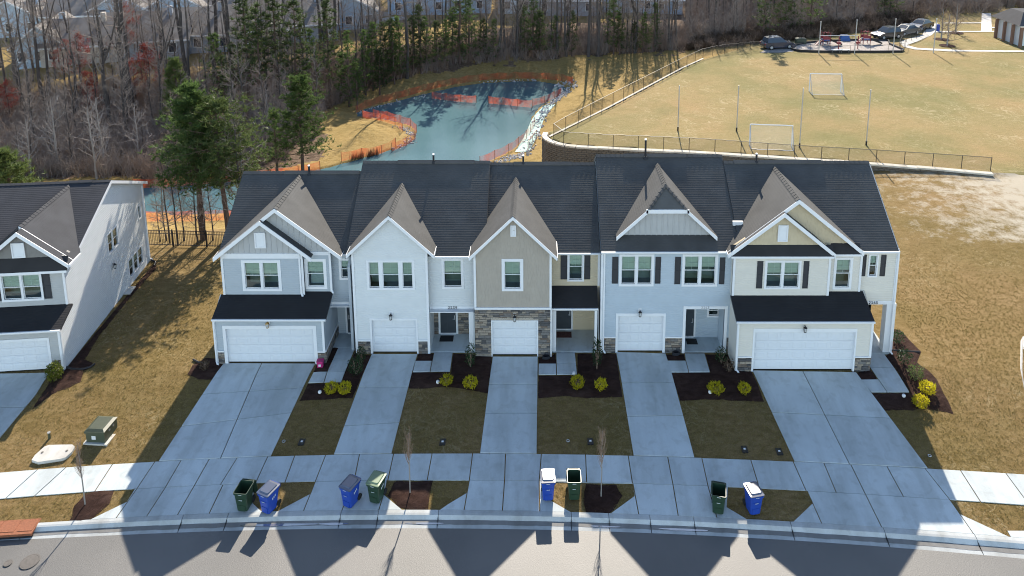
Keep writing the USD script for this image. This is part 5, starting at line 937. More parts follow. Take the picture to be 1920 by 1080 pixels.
_, yb5 = main_roof(u5, x1 + 0.16, xr5, yem5, ze_m, rg5, K, 93, (at(1375, 303, Y=rg5[0])[0], at(1540, 302, Y=rg5[0])[0]), pipe=WF.on_slope(1418, 304, yem5, ze_m, K), rakes=(False, 'white'))
side_walls(u5, ax0, px5, yc5 + 2.6, ze_m, (rg5[0], rg5[1]), yb5, 'cream_siding', K)
pl = front(yc5); hb = Zp(1655, 570, yc5); q = rect(WF, yc5, 1625.5, 476, 1648, 519); sA, sB = rect(WF, yc5, 1614.7, 477, 1625, 517), rect(WF, yc5, 1648.5, 477, 1662, 517)
w3 = window(u5, pl, q, 1, 0.08, [sA, sB]); wall(u5, pl, sbox(bx1 - 0.2, hb + 0.2, px5, ze_m), [w3], 'cream_siding'); trim(u5, pl, bx1 - 0.2, px5, hb, hb + 0.2, 0.04, 'porch_beam', n0=-0.3); trim(u5, pl, px5 - 0.1, px5 + 0.02, hb, ze_m, 0.05, 'corner_board'); number(u5, pl, X(1636, 572, yc5), hb + 0.04, '2145')
plr = right(px5); wall(u5, plr, Polygon([(yc5, hb), (yc5, ze_m), (rg5[0], rg5[1] - 0.15), (yb5, ze_m), (yb5, 0), (yc5 + 2.6, 0), (yc5 + 2.6, hb)]), [], 'cream_siding')
ge = u5.sub('main_eave'); gutter(ge, g['xr'] - 0.1, xr5, yem5, ze_m)
mb = MB(); mb.box((X(1655.6, 655, yc5), yc5 + 0.02, 0), (X(1673, 655, yc5), yc5 + 0.5, hb)); obj('porch_column', mb.out(), 'white_trim', u5); downspout(u5, front(yc5), px5 + 0.0, 0.1, ze_m - 0.1, 0.08)
mb = MB(); mb.box((gx1, yc5 - 0.1, -0.1), (px5, yc5 + 2.6, 0.06)); obj('porch_floor', mb.out(), 'concrete', u5); mb = MB(); mb.box((gx1, yc5 + 0.35, hb), (px5 - 0.02, yc5 + 2.6, hb + 0.05)); obj('porch_ceiling', mb.out(), 'white_trim', u5)
wall(u5, left(gx0), Polygon([(-YF5, 0), (-YF5, zg), (-yA5, pA[2]), (-(YF4 + 0.1), pA[2]), (-(YF4 + 0.1), 0)][::-1]), [], 'cream_siding')
mb = MB(); left(ax0).slab(mb, Polygon([(-yA5, pA[2] - 0.1), (-yA5, zt5 + 0.1), (-(YF4 + 0.3), zt5 + 0.1), (-(YF4 + 0.3), pA[2] - 0.1)]), -0.14, 0); obj('return_wall', mb.out(), 'cream_siding', u5)
wall(u5, right(gx1), Polygon([(YF5, zs), (YF5, zg), (yB5, pB[2]), (yc5 + 2.6, pB[2]), (yc5 + 2.6, zs)]), [], 'cream_siding'); stones(u5, right(gx1), [sbox(YF5, 0, yc5 + 2.6, zs)], 18, 0.1, 0.16); mb = MB(); right(bx1).slab(mb, sbox(yB5, pB[2], yc5 + 0.3, zt5), -0.14, 0); obj('return_wall', mb.out(), 'cream_siding', u5); downspout(u5, front(YF5), gx0 + 0.04, 0.05, zg)
pl = front(yc5 + 2.6); wall(u5, pl, sbox(gx1 - 0.3, 0, px5 - 1.15, hb), [], 'cream_siding')
for (px, py) in ((912, 415), (1381, 413)):
    t_ = u3 if px < 1000 else u5; p = WF.on_slope(px, py, yem3 if px < 1000 else yem5, Zp(1080, 470, yw3) if px < 1000 else ze_m, K); mb = MB(); mb.box((p[0] - 0.25, p[1] - 0.25, p[2] - 0.2), (p[0] + 0.3, p[1] - 0.1, p[2] + 0.02)); obj('gutter_end', mb.out(), 'white_trim', t_)
print('ridge', rg1, rg2, rg3, rg4, rg5, 'walls', YF1, YF2, YF3, YF4, YF5, yc5, yr1)

# ---- the neighbouring house at the left edge
o = ground(121, 693.5); HF = Frame((o[0], o[1], 0), math.radians(5.5)); hat = HF.at
n0 = Thing('neighbour_house', (0, 0, 0), 'neighbouring grey house with a sunlit white side wall, cut by the left edge', 'house', frame=HF)
HX = lambda px, py, y: hat(px, py, Y=y)[0]; HZ = lambda px, py, y: hat(px, py, Y=y)[2]
XL = -9.0; zg = HZ(60, 622, 0); pl = front(0.0); rr = rect(HF, 0, 40, 637, 88, 699); rd = (rr[1] - 4.9, rr[1], 0.06, rr[3]); rc = (rd[0] - 0.12, rd[1] + 0.12, 0, rd[3] + 0.14)
garage_door(n0, pl, rd, rc, 8); zs = 0.62; stA = sbox(rc[1] + 0.02, 0, -0.1, zs); wall(n0, pl, sbox(XL, 0, 0, zg), [(rc[0], rc[1], -1, rc[3] - 0.01), stA], 'grey_batten'); stones(n0, pl, [stA], 19); trim(n0, pl, -0.1, 0.02, 0, zg, 0.05, 'corner_board')
ye, ze = -OH, HZ(60, 620, -OH); pA = HF.on_slope(60, 573, ye, ze, ks); yA = pA[1]; zt = HZ(60, 505, yA)
roof_face(n0, [(XL, ye, ze), (0.22, ye, ze), (0.22, yA, pA[2]), (XL, yA, pA[2])], 8, 'black_shingle', 'garage_roof'); gr = n0.sub('garage_eave'); gutter(gr, XL, 0.22, ye, ze)
pl = front(yA); q = rect(HF, yA, 5, 510, 77, 566); s1 = rect(HF, yA, 74, 513, 91, 560); s1 = (q[1] + 0.01, q[1] + 0.42, s1[2], s1[3]); s0 = (q[0] - 0.43, q[0] - 0.01, s1[2], s1[3])
w1 = window(n0, pl, q, 2, 0.12, [s0, s1], mull=0.12); wall(n0, pl, sbox(XL, pA[2] - 0.1, 0, zt), [w1], 'grey_batten'); trim(n0, pl, -0.1, 0.02, pA[2], zt, 0.05, 'corner_board')
rp = hat(208, 338, X=0.22); ep = hat(141, 477, X=0.22); k0 = (rp[2] - ep[2]) / (rp[1] - ep[1]); rgn = (rp[1], rp[2]); ymn = lambda z: ep[1] + (z - ep[2]) / k0
print('neighbour', 'k', k0, 'ridge', rgn, 'eave', ep, 'yA', yA, zt, pA)
mr, ybn = main_roof(n0, XL - 3, 0.22, ep[1], ep[2], rgn, k0, 95, (HX(130, 343, rgn[0]), HX(175, 341, rgn[0])), 'slate_shingle', rakes=(False, 'white'))
e_, a_, b_ = hat(128, 496, Y=yA - OH), hat(30, 436, Y=yA - OH), hat(-6, 411, Y=yA + 0.5 - OH)
xr, ze_, xa, za = e_[0], e_[2], a_[0], a_[2]; s_ = (za - ze_) / (xr - xa); zb_ = rgn[1] - 0.1; xb = xr - (zb_ - ze_) / s_; fa, fb = yA - OH, yA + 0.5 - OH; xl_, xal = 2 * xb - xr, 2 * xa - xr
r = n0.sub('gable_roof')
for i, pp in enumerate(([(xr, fa, ze_), (xa, fa, za), (xa, fb, za), (xb, fb, zb_), (xb, ymn(zb_) + 0.1, zb_), (xr, max(ymn(ze_), fb + 0.2) + 0.1, ze_)], [(xl_, fb, ze_), (xb, fb, zb_), (xb, ymn(zb_) + 0.1, zb_), (xl_, max(ymn(ze_), fb + 0.2), ze_)], [(xal, fa, ze_), (xa, fa, za), (xa, fb + OH, za), (xal, fb + OH, ze_)])):
    obj('roof_deck', deck(pp, 0.1), 'charcoal_paint', r); obj('shingles', roof_tabs(pp, seed=110 + i), 'slate_shingle', r, kind='stuff')
for p0, p1, y in (((xr, fa, ze_), (xa, fa, za), fa), ((xal, fa, ze_), (xa, fa, za), fa), ((xr, fb, ze_), (xb, fb, zb_), fb)): rake_board(r, p0, p1, y, 0.24)
mb = MB(); mb.box((xr - 0.03, fa, ze_ - 0.16), (xr + 0.1, max(ymn(ze_), fb + 0.2), ze_)); obj('gutter', mb.out(), 'white_trim', r); ridge_caps(r, (xb, fb, zb_), (xb, ymn(zb_), zb_), 'slate_shingle', slope=0.8, w=0.15)
zA = HZ(30, 487, yA); wall(n0, front(yA), tri(xal + 0.3, xr - 0.3, xa, zA, za - 0.15), [], 'dark_grey_shake', 'shake', seed=6); wall(n0, front(yA + 0.5), tri(xl_ + 0.3, xr - 0.3, xb, zA, zb_ - 0.15), [], 'dark_grey_shake', 'shake', seed=7); vent(n0, front(yA - 0.03), rect(HF, yA, 24.6, 454, 45.7, 483))
roof_face(n0, [(xal, yA - 0.34, zt + 0.02), (xr - 0.1, yA - 0.34, zt + 0.02), (xr - 0.1, yA, zA + 0.1), (xal, yA, zA + 0.1)], 96, 'black_shingle', 'pent_roof', 0.05); mb = MB(); mb.box((xal, yA - 0.36, zt - 0.1), (xr - 0.1, yA - 0.33, zt + 0.03)); obj('pent_fascia', mb.out(), 'white_trim', n0)
ybw = ybn - 0.3; plr = right(0.0); wins = []
def srect(x0, y0t, x1, y1t, x0b, y0b): a, b = hat(x0, y0t, X=0.0), hat(x1, y1t, X=0.0); c = hat(x0b, y0b, X=0.0); return (a[1], b[1], c[2], (a[2] + b[2]) / 2)
for (a, n) in (((198.5, 438, 219, 424, 201, 482), 2), ((238.5, 486, 266, 461, 241, 526), 3), ((256, 385, 262.5, 383, 258, 415), 1)): wins.append(window(n0, plr, srect(*a), n, 0.07, mull=0.06))
wall(n0, plr, Polygon([(0, 0), (0, zg), (yA, pA[2]), (yA, zt + 0.2), (ep[1] + 0.2, ep[2]), (rgn[0], rgn[1] - 0.13), (ybw, ep[2] + 0.1), (ybw, 0)]), wins, 'white_siding')
lp = hat(210, 497, X=0.0); lantern(n0, plr, lp[1], lp[2], plate=False); downspout(n0, plr, ybw - 0.15, 0.1, ep[2] - 0.1); trim(n0, plr, ybw - 0.1, ybw + 0.02, 0, ep[2], 0.05, 'corner_board'); trim(n0, plr, 0, 0.1, 0, zg, 0.05, 'corner_board')
mb = MB(); back(ybw).slab(mb, sbox(0, 0, -XL + 3, ep[2]), -0.14, 0); obj('rear_wall', mb.out(), 'white_siding', n0)
# ------------------------------------------------------------ things in the front yards and on the pavement
def yz(p, dz=0.0): return V(p[0], p[1], gz0(p[1]) + dz)
def rounded(w, d, r=0.05, n=4):
    return np.array(sbox(-w / 2 + r, -d / 2 + r, w / 2 - r, d / 2 - r).buffer(r, quad_segs=n).exterior.coords)[:-1][::-1]
def wheelie_bin(name, px, py, color, rot, label, open_lid=False, lid=None, mark=True, z0=0.035):
    p = g0(px, py); t = Thing(name, yz(p, z0), label, 'wheelie bin', 'wheelie bins set out along the kerb'); c, s = math.cos(rot), math.sin(rot); Rm = np.array([[c, -s, 0], [s, c, 0], [0, 0, 1.0]])
    def put(nm, m, mt, parent=t, **k): v, f, _ = meshkit.arrays(m); return obj(nm, (v @ Rm.T + t.base, f), mt, parent, smooth=35, **k)
    # body: front is -y; tapered, front foot, recess over the wheels
    ring = [(0.02, 0.47, 0.50, -0.03), (0.30, 0.50, 0.56, -0.015), (0.80, 0.56, 0.68, 0.0), (0.86, 0.575, 0.70, 0.0), (0.865, 0.62, 0.745, 0.0), (0.97, 0.63, 0.76, 0.0)]
    mb = MB(); R = [np.c_[rounded(w, d, 0.06) + [0, oy], np.full(len(rounded(w, d, 0.06)), z)] for z, w, d, oy in ring]; n = len(R[0])
    inner = [np.c_[rounded(0.57, 0.70, 0.05), np.full(n, 0.97)], np.c_[rounded(0.44, 0.48, 0.05), np.full(n, 0.06)]]
    allr = R + inner
    mb.add(np.vstack(allr), [[i * n + j, i * n + (j + 1) % n, (i + 1) * n + (j + 1) % n, (i + 1) * n + j][::-1] for i in range(len(allr) - 1) for j in range(n)])
    for ri in (0, len(allr) - 1): mb.add(allr[ri], [[0, j, j + 1] for j in range(1, n - 1)])
    mb.box((-0.16, -0.31, 0.03), (0.16, -0.26, 0.30)); mb.box((-0.20, -0.335, 0.60), (0.20, -0.30, 0.63))
    put('body', mb.out(), color)
    mb = MB(); mb.tube([(-0.25, 0.40, 0.92), (-0.25, 0.45, 0.95), (0.25, 0.45, 0.95), (0.25, 0.40, 0.92)], 0.018, 6)
    for x in (-0.25, 0.25): mb.box((x - 0.025, 0.33, 0.86), (x + 0.025, 0.43, 0.96))
    put('handle', mb.out(), color)
    for x in (-0.27, 0.22):
        m = trimesh.creation.cylinder(0.14, 0.05, sections=18); m.apply_transform(trimesh.transformations.rotation_matrix(math.pi / 2, (0, 1, 0))); m.apply_translation((x + 0.025, 0.30, 0.14)); put('wheel', m, 'rubber')
    mb = MB(); mb.tube([(-0.26, 0.30, 0.14), (0.26, 0.30, 0.14)], 0.014, 6); put('axle', mb.out(), 'steel')
    lw, ld = 0.65, 0.80; pr = rounded(lw, ld, 0.06); q = rounded(lw - 0.14, ld - 0.2, 0.06); q2 = rounded(lw - 0.2, ld - 0.26, 0.06); n = len(pr)
    rings = [np.c_[pr, np.full(n, 0.0)], np.c_[pr, np.full(n, 0.035)], np.c_[q, np.full(n, 0.045)], np.c_[q2, np.full(n, 0.085)]]
    mb = MB(); mb.add(np.vstack(rings), [[i * n + j, (i + 1) * n + j, (i + 1) * n + (j + 1) % n, i * n + (j + 1) % n][::-1][::-1] for i in range(3) for j in range(n)])
    mb.add(rings[3], [[0, j + 1, j] for j in range(1, n - 1)]); mb.add(rings[0], [[0, j, j + 1] for j in range(1, n - 1)])
    v, f = mb.out()
    if open_lid: a = math.radians(-255); v = v - [0, 0.40, 0]; ca, sa = math.cos(math.radians(100)), math.sin(math.radians(100)); v = np.c_[v[:, 0], v[:, 1] * ca - v[:, 2] * sa, v[:, 1] * sa + v[:, 2] * ca] + [0, 0.47, 0.95]
    else: v = v + [0, 0, 0.972]
    f = f[:, ::-1]
    put('lid', (v, f), lid or color)
    if mark:
        mb = MB(); mb.box((-0.075, -0.352, 0.585), (0.075, -0.338, 0.605)); put('front_mark', mb.out(), 'bin_mark')
        mb = MB(); mb.box((-0.08, -0.378, 0.885), (0.08, -0.374, 0.91)); put('rim_mark', mb.out(), 'bin_mark')
        if not open_lid:
            for k in range(3): mb = MB(); mb.box((0.308, -0.1 + k * 0.08, 0.6 + 0.03 * k), (0.312, -0.05 + k * 0.08, 0.7 + 0.03 * k)); put('side_mark', (mb.out()[0] * [0.93, 1, 1], mb.out()[1]), 'bin_mark')
    return t
wheelie_bin('wheelie_bin', 460, 950, 'bin_green', -0.12, 'dark green wheelie bin with its lid thrown open beside the first driveway', True)
wheelie_bin('wheelie_bin', 506, 954, 'bin_blue', -0.42, 'blue wheelie bin with closed blue lid on the grass beside an open green bin', lid='bin_lid_dark')
wheelie_bin('wheelie_bin', 658, 943, 'bin_blue', -0.45, 'blue wheelie bin with shiny dark lid standing on the concrete beside a pale-lidded green bin', lid='bin_lid_dark')
wheelie_bin('wheelie_bin', 707, 935, 'bin_green', -0.3, 'green wheelie bin with closed pale green lid', lid='bin_green_pale')
wheelie_bin('wheelie_bin', 1027, 930, 'bin_blue', 0.06, 'blue wheelie bin with white-glinting lid at the corner of the third driveway', lid='bin_lid_dark')
wheelie_bin('wheelie_bin', 1076, 929, 'bin_green', 0.0, 'green wheelie bin standing open on grass next to the mulch of a sapling', True)
wheelie_bin('wheelie_bin', 1346, 955, 'bin_green', -0.22, 'dark green wheelie bin standing open at the corner of the fifth driveway apron', True)
wheelie_bin('wheelie_bin', 1411, 956, 'bin_blue', 0.2, 'blue wheelie bin with brightly glaring lid on the rightmost grass island', lid='bin_lid_dark')

# transformer cabinet, vault cover, cleanout, storm drain, manhole, small covers
p = g0(180, 832); q = g0(207, 812)
t = Thing('transformer_cabinet', yz(p), 'green metal transformer cabinet on a concrete pad on the left lawn', 'utility cabinet'); fr = Frame((p[0], p[1], float(gz0(p[1]))), math.radians(-4))
def fput(nm, mb, mt, par, f=None): v, g = mb.out(); v = np.array([(f or fr).wor(x) for x in v]); return obj(nm, (v, g), mt, par)
W_, D_, H_ = 0.92, 1.0, 0.66
mb = MB(); mb.box((-W_ / 2 - 0.12, -0.1, -0.1), (W_ / 2 + 0.16, D_ + 0.2, 0.07)); fput('pad', mb, 'concrete_pale', t)
mb = MB(); mb.hexa([(-W_ / 2, 0, 0.07), (W_ / 2, 0, 0.07), (W_ / 2, D_, 0.07), (-W_ / 2, D_, 0.07), (-W_ / 2, 0, H_), (W_ / 2, 0, H_), (W_ / 2, D_, H_), (-W_ / 2, D_, H_)]); fput('cabinet', mb, 'utility_green', t)
mb = MB(); a, b = 0.04, 0.1; mb.hexa([(-W_ / 2 - a, -a, H_), (W_ / 2 + a, -a, H_), (W_ / 2 + a, D_ + a, H_), (-W_ / 2 - a, D_ + a, H_), (-W_ / 2 + b, b, H_ + 0.07), (W_ / 2 - b, b, H_ + 0.07), (W_ / 2 - b, D_ - b, H_ + 0.07), (-W_ / 2 + b, D_ - b, H_ + 0.07)]); mb.box((-W_ / 2 - a, -a - 0.01, H_ - 0.1), (W_ / 2 + a, -0.0, H_)); fput('hood', mb, 'utility_green', t)
mb = MB(); mb.box((-0.18, -0.008, 0.22), (0.02, -0.001, 0.42)); fput('warning_sticker', mb, 'sticker_white', t)
for k in range(2): mb = MB(); mb.box((W_ / 2 + 0.001, 0.35 + 0.3 * k, 0.42), (W_ / 2 + 0.02, 0.45 + 0.3 * k, 0.52)); fput('latch', mb, 'steel', t)
pv = Polygon(gxy([(60, 867), (66, 858), (84, 842), (92, 839), (136, 838), (141, 842), (135, 852), (124, 862), (114, 865), (72, 871)])); m = trimesh.creation.extrude_polygon(pv, 0.16, engine='earcut'); m.apply_translation((0, 0, -0.02))
t = Thing('vault_cover', (*np.array(pv.centroid.coords[0]), float(gz0(pv.centroid.y))), 'flat pale concrete vault cover lying in the left lawn', 'utility cover'); obj('cover', tilt(m), 'concrete_pale', t)
for x, y in ((80, 853), (126, 850)): c = g0(x, y); mb = MB(); mb.tube([yz(c, 0.13), yz(c, 0.15)], 0.06, 8); obj('lifting_eye', mb.out(), 'iron', t)
def stub(name, px, py, r, h, mt, label, cat, cap=None):
    c = g0(px, py); t = Thing(name, yz(c), label, cat); mb = MB(); mb.tube([yz(c, -0.1), yz(c, h)], r, 10); obj('pipe', mb.out(), mt, t); mb = MB(); mb.tube([yz(c, h), yz(c, h + 0.04)], r * 1.25, 10); obj('cap', mb.out(), cap or mt, t)
stub('utility_marker', 93, 822, 0.06, 0.3, 'utility_green', 'small dark green pipe stub standing in the left lawn', 'pipe', 'steel')
for x, y, lb in ((600, 741, 'round white path light in the mulch in front of the blue-grey townhouse'), (821, 722, 'round white path light in the mulch in front of the white townhouse'), (1076, 706, 'round white path light in the mulch of the stone-fronted townhouse'), (1331, 741, 'round white path light in the mulch before the pale blue townhouse'), (1694, 748, 'round white path light in the mulch beside the cream townhouse')):
    c = g0(x, y); t = Thing('path_light', yz(c), lb, 'path light'); mb = MB(); mb.tube([yz(c, -0.05), yz(c, 0.14)], 0.025, 6); obj('stake', mb.out(), 'iron', t); s = trimesh.creation.icosphere(2, 0.095); s.apply_translation(yz(c, 0.19)); obj('globe', s, 'white_metal', t, smooth=True)
for x, y, lb in ((566, 829, 'small dark valve box lid in the first front lawn'), (830, 829, 'small dark valve box lid in the lawn before the white townhouse'), (1107, 828, 'small dark valve box lid in the lawn before the stone-fronted townhouse'), (1396, 843, 'dark valve box lid in the rightmost front lawn, nearer the pale blue unit'), (1461, 847, 'dark valve box lid at the edge of the widest driveway')):
    c = g0(x, y); t = Thing('valve_box', yz(c), lb, 'utility cover'); mb = MB(); mb.box((c[0] - 0.14, c[1] - 0.2, float(gz0(c[1])) - 0.05), (c[0] + 0.14, c[1] + 0.2, float(gz0(c[1])) + 0.035)); obj('lid', mb.out(), 'black_metal', t); mb = MB(); mb.box((c[0] - 0.05, c[1] - 0.04, float(gz0(c[1])) + 0.035), (c[0] + 0.05, c[1] + 0.05, float(gz0(c[1])) + 0.05)); obj('reader', mb.out(), 'white_metal', t)
for x, y, lb in ((532, 828, 'ring-shaped sprinkler head in the first front lawn'), (1065, 827, 'ring-shaped sprinkler head in the lawn before the stone-fronted townhouse'), (1743, 855, 'ring-shaped sprinkler head in the shaded lawn right of the widest driveway')):
    c = g0(x, y); m = trimesh.creation.torus(0.07, 0.018, 16, 6); m.apply_translation(yz(c, 0.02)); o_ = obj('sprinkler_head', m, 'steel', None, lb, 'sprinkler')
p = gxy([(-25, 985), (75, 978)]); c = g0(30, 992)
t = Thing('storm_drain', yz(c), 'rust-coloured iron storm drain hood set in the kerb at bottom left', 'storm drain'); xa_, xb_ = p[0][0], p[1][0]; yy = float(KERB_BACK(xb_)) - 0.12
fd = Frame((xb_, yy, float(gz0(yy))), math.atan2(p[1][1] - p[0][1], p[1][0] - p[0][0])); w = xb_ - xa_
mb = MB(); mb.box((-w, -0.35, -0.02), (0, 0.35, 0.05)); mb.box((-w, -0.42, -0.06), (0, -0.35, 0.05)); fput('hood', mb, 'rust_iron', t, fd)
for k in range(3): mb = MB(); mb.box((-w + w * k / 3 + 0.06, -0.28, 0.05), (-w + w * (k + 1) / 3 - 0.06, 0.28, 0.066)); fput('lid_panel', mb, 'rust_iron', t, fd)
mb = MB(); mb.box((-w, -0.40, -0.3), (0, -0.3, -0.06)); fput('throat', mb, 'black_metal', t, fd)
c = ground(58, 1053, -0.5); zs_ = float(gz0(c[1] + 1)); 
GZ = float(gz0(GUTTER(-18.0))) - 0.12
for x, y, rr, lb in ((56, 1053, 0.36, 'round iron manhole cover in the street at bottom left'), (15, 1056, 0.16, 'small round valve lid in the street at the left edge')):
    c = ground(x, y, GZ); t = Thing('manhole_cover', (c[0], c[1], GZ), lb, 'manhole cover'); m = trimesh.creation.annulus(rr * 0.86, rr, 0.012, sections=28); m.apply_translation((c[0], c[1], GZ + 0.008)); obj('ring', m, 'iron', t); m = trimesh.creation.cylinder(rr * 0.85, 0.01, sections=28); m.apply_translation((c[0], c[1], GZ + 0.008)); obj('lid', m, 'iron', t)
# pink bin bag box by the first garage; hose reels; drain pipes
c = at(600, 680, Y=YF1 - 0.35); t = Thing('pink_box', (c[0], YF1 - 0.3, 0.02), 'small pink plastic box beside the first garage door', 'storage box'); mb = MB(); r_ = rounded(0.33, 0.28, 0.05); mb.add(np.vstack([np.c_[r_ * 0.9, np.full(len(r_), 0.0)], np.c_[r_, np.full(len(r_), 0.37)]]) + t.base, [[j, (j + 1) % len(r_), len(r_) + (j + 1) % len(r_), len(r_) + j][::-1] for j in range(len(r_))]); mb.add(np.c_[r_, np.full(len(r_), 0.37)] + t.base, [[0, j + 1, j] for j in range(1, len(r_) - 1)]); obj('tub', mb.out(), 'pink_plastic', t)
mb = MB(); r2 = rounded(0.36, 0.31, 0.05); n = len(r2); mb.add(np.vstack([np.c_[r2, np.full(n, 0.36)], np.c_[r2, np.full(n, 0.41)]]) + t.base, [[j, (j + 1) % n, n + (j + 1) % n, n + j][::-1] for j in range(n)]); mb.add(np.c_[r2, np.full(n, 0.41)] + t.base, [[0, j + 1, j] for j in range(1, n - 1)]); obj('lid', mb.out(), 'pink_plastic', t)
mb = MB(); mb.box(t.base + V(-0.07, -0.155, 0.12), t.base + V(0.07, -0.135, 0.25)); obj('white_emblem', mb.out(), 'sticker_white', t)
for px, py, yy, lb in ((1024, 668, YF3, 'black coiled garden hose by the stone garage front'), (1268, 655, YF4, 'black coiled garden hose by the pale blue garage')):
    c = at(px, py, Y=yy - 0.3); t = Thing('garden_hose', (c[0], yy - 0.3, 0.08), lb, 'hose'); mb = MB(); a = np.linspace(0, 8 * math.pi, 120); R_ = 0.2 + 0.015 * np.sin(a * 0.7); mb.tube(np.c_[c[0] + R_ * np.cos(a), yy - 0.3 + R_ * 0.6 * np.sin(a), 0.08 + a / (8 * math.pi) * 0.16], 0.02, 5); obj('coil', mb.out(), 'pvc_pipe', t)
for pts, lb in (([(124, 690), (135, 694), (155, 694), (170, 690), (178, 684)], 'black corrugated drain pipe curving over the grass by the neighbouring house'), ([(1668, 658), (1690, 660), (1724, 662)], 'short black drain pipe at the foot of the white downspout'), ([(362, 676), (372, 681), (390, 683)], 'short black drain pipe in the mulch left of the first garage'), ([(283, 489), (292, 492), (289, 500)], 'short black drain pipe behind the rear corner of the white wall')):
    q = np.array([yz(g0(*x), 0.07) for x in pts]); tt = np.linspace(0, 1, 24); q = np.stack([np.interp(tt, np.linspace(0, 1, len(q)), q[:, k]) for k in range(3)], 1); mb = MB(); mb.tube(q, 0.05 + 0.006 * (np.arange(24) % 2), 8); obj('drain_pipe', mb.out(), 'pvc_pipe', None, lb, 'pipe')
c = g0(213, 690); c2 = HF.wor((0.2, 8.9, 0)); mb = MB(); mb.hexa([HF.wor(x) for x in ((0.05, 7.2, 0.05), (0.45, 7.2, 0.03), (0.45, 8.1, 0.03), (0.05, 8.1, 0.05), (0.05, 7.2, 0.1), (0.45, 7.2, 0.07), (0.45, 8.1, 0.07), (0.05, 8.1, 0.1))]); obj('splash_block', mb.out(), 'concrete_pale', None, 'pale splash block at the foot of the white side wall', 'splash block')

# ------------------------------------------------------------ shrubs and saplings
def leaf_cloud(n, fn, size, r, up=0.3, aspect=1.6):
    """n leaf quads at points fn() with random tilt."""
    P = np.array([fn() for _ in range(n)]); d = r.normal(size=(n, 3)); d[:, 2] += up; d /= np.linalg.norm(d, axis=1, keepdims=True); b = np.cross(d, r.normal(size=(n, 3))); b /= np.linalg.norm(b, axis=1, keepdims=True)
    s = size * r.uniform(0.6, 1.4, (n, 1)); v = np.stack([P - b * s / 2, P + d * s * aspect * 0.5 - b * s * 0.1, P + d * s * aspect, P + b * s / 2], 1).reshape(-1, 3)
    return v, np.arange(4 * n).reshape(-1, 4)
def shrub_mesh(t, h, w, n, mat_leaf, seed, spiky=False, size=0.06):
    r = np.random.default_rng(seed); mb = MB()
    for _ in range(9 if not spiky else 16):
        a, k = r.uniform(0, 6.28), r.uniform(0.2, 0.9); mb.tube([(0, 0, -0.03), (w * 0.25 * k * math.cos(a), w * 0.25 * k * math.sin(a), h * 0.4), (w * 0.48 * k * math.cos(a), w * 0.48 * k * math.sin(a), h * r.uniform(0.6, 0.95))], [0.012, 0.009, 0.004], 4)
    obj('stems', (mb.out()[0] + t.base, mb.out()[1]), 'twig_brown', t)
    def fn():
        while True:
            q = r.uniform(-1, 1, 3)
            if (0.7 if spiky else 0.4) < np.linalg.norm(q) < 1: break
        lump = 0.8 + 0.35 * meshkit.noise(q * 2.2 + seed, seed); return V(q[0] * w / 2 * lump, q[1] * w / 2 * lump, h * 0.52 + q[2] * h * 0.48 * lump)
    v, f = leaf_cloud(n, fn, size, r, 1.6 if spiky else 0.4, 2.4 if spiky else 1.5); v[:, 2] = np.maximum(v[:, 2], 0.01); obj('leaves', (v + t.base, f), mat_leaf, t)
def shrub(px, py, h, w, n, mt, seed, label, spiky=False, size=0.06, group=None, name='shrub', cat='shrub'):
    t = Thing(name, yz(g0(px, py), 0.03), label, cat, group); shrub_mesh(t, h, w, n, mt, seed, spiky, size); return t
ys_ = [(622, 737, 'the left one of the two in front of the blue-grey townhouse'), (647, 739, 'the right one of the two in front of the blue-grey townhouse'), (838, 724, 'the left one of the two in front of the white townhouse'), (882, 726, 'the right one of the two in front of the white townhouse'), (1082, 728, 'the left one of the two before the stone-fronted townhouse'), (1126, 730, 'the right one of the two before the stone-fronted townhouse'),
       (1342, 739, 'the left one of the two before the pale blue townhouse'), (1395, 738, 'the right one of the two before the pale blue townhouse'), (1738, 738, 'the upper of two in the sunlit bed at the right'), (1725, 764, 'the lower of two in the sunlit bed at the right')]
for i, (x, y, lb) in enumerate(ys_): shrub(x, y, (0.52, 0.6, 0.58, 0.5, 0.62, 0.5, 0.6, 0.53, 0.55, 0.6)[i], (0.74, 0.7, 0.68, 0.82, 0.78, 0.7, 0.8, 0.66, 0.85, 0.8)[i], (330, 380, 300, 360, 380, 300, 400, 320, 420, 420)[i], 'yellow_leaf', 40 + i, 'low bright yellow shrub, ' + lb, True, 0.055, 'low yellow shrubs in the mulch beds', 'yellow_shrub')
shrub(104, 716, 1.15, 0.85, 700, 'lime_leaf', 60, 'upright lime-green bush at the corner of the neighbouring house', False, 0.07)
shrub(668, 703, 1.0, 0.9, 420, 'green_leaf', 61, 'dark green bush beside the path of the blue-grey townhouse'); shrub(678, 679, 0.9, 0.6, 240, 'green_leaf', 62, 'smaller dark green bush under the white garage corner')
shrub(882, 690, 1.5, 0.6, 300, 'green_leaf', 63, 'narrow dark shrub at the corner of the stone garage'); shrub(1119, 694, 2.0, 0.62, 460, 'green_leaf', 64, 'tall narrow dark green holly beside the third porch'); shrub(1352, 682, 1.0, 0.75, 260, 'green_leaf', 65, 'open green shrub at the entry of the pale blue townhouse'); shrub(1366, 698, 0.8, 0.7, 160, 'brown_leaf', 66, 'thin brownish shrub at the left corner of the cream garage')
shrub(1683, 645, 0.85, 0.8, 260, 'green_leaf', 67, 'loose green shrub nearest the white porch post in the sunlit bed'); shrub(1694, 684, 0.95, 0.8, 300, 'green_leaf', 68, 'green shrub by the black pipe in the sunlit bed'); shrub(1716, 712, 0.85, 0.9, 320, 'light_leaf', 69, 'pale green shrub above the two yellow ones in the sunlit bed'); shrub(384, 694, 0.55, 0.6, 160, 'brown_leaf', 70, 'low brownish shrub in the mulch left of the first garage')
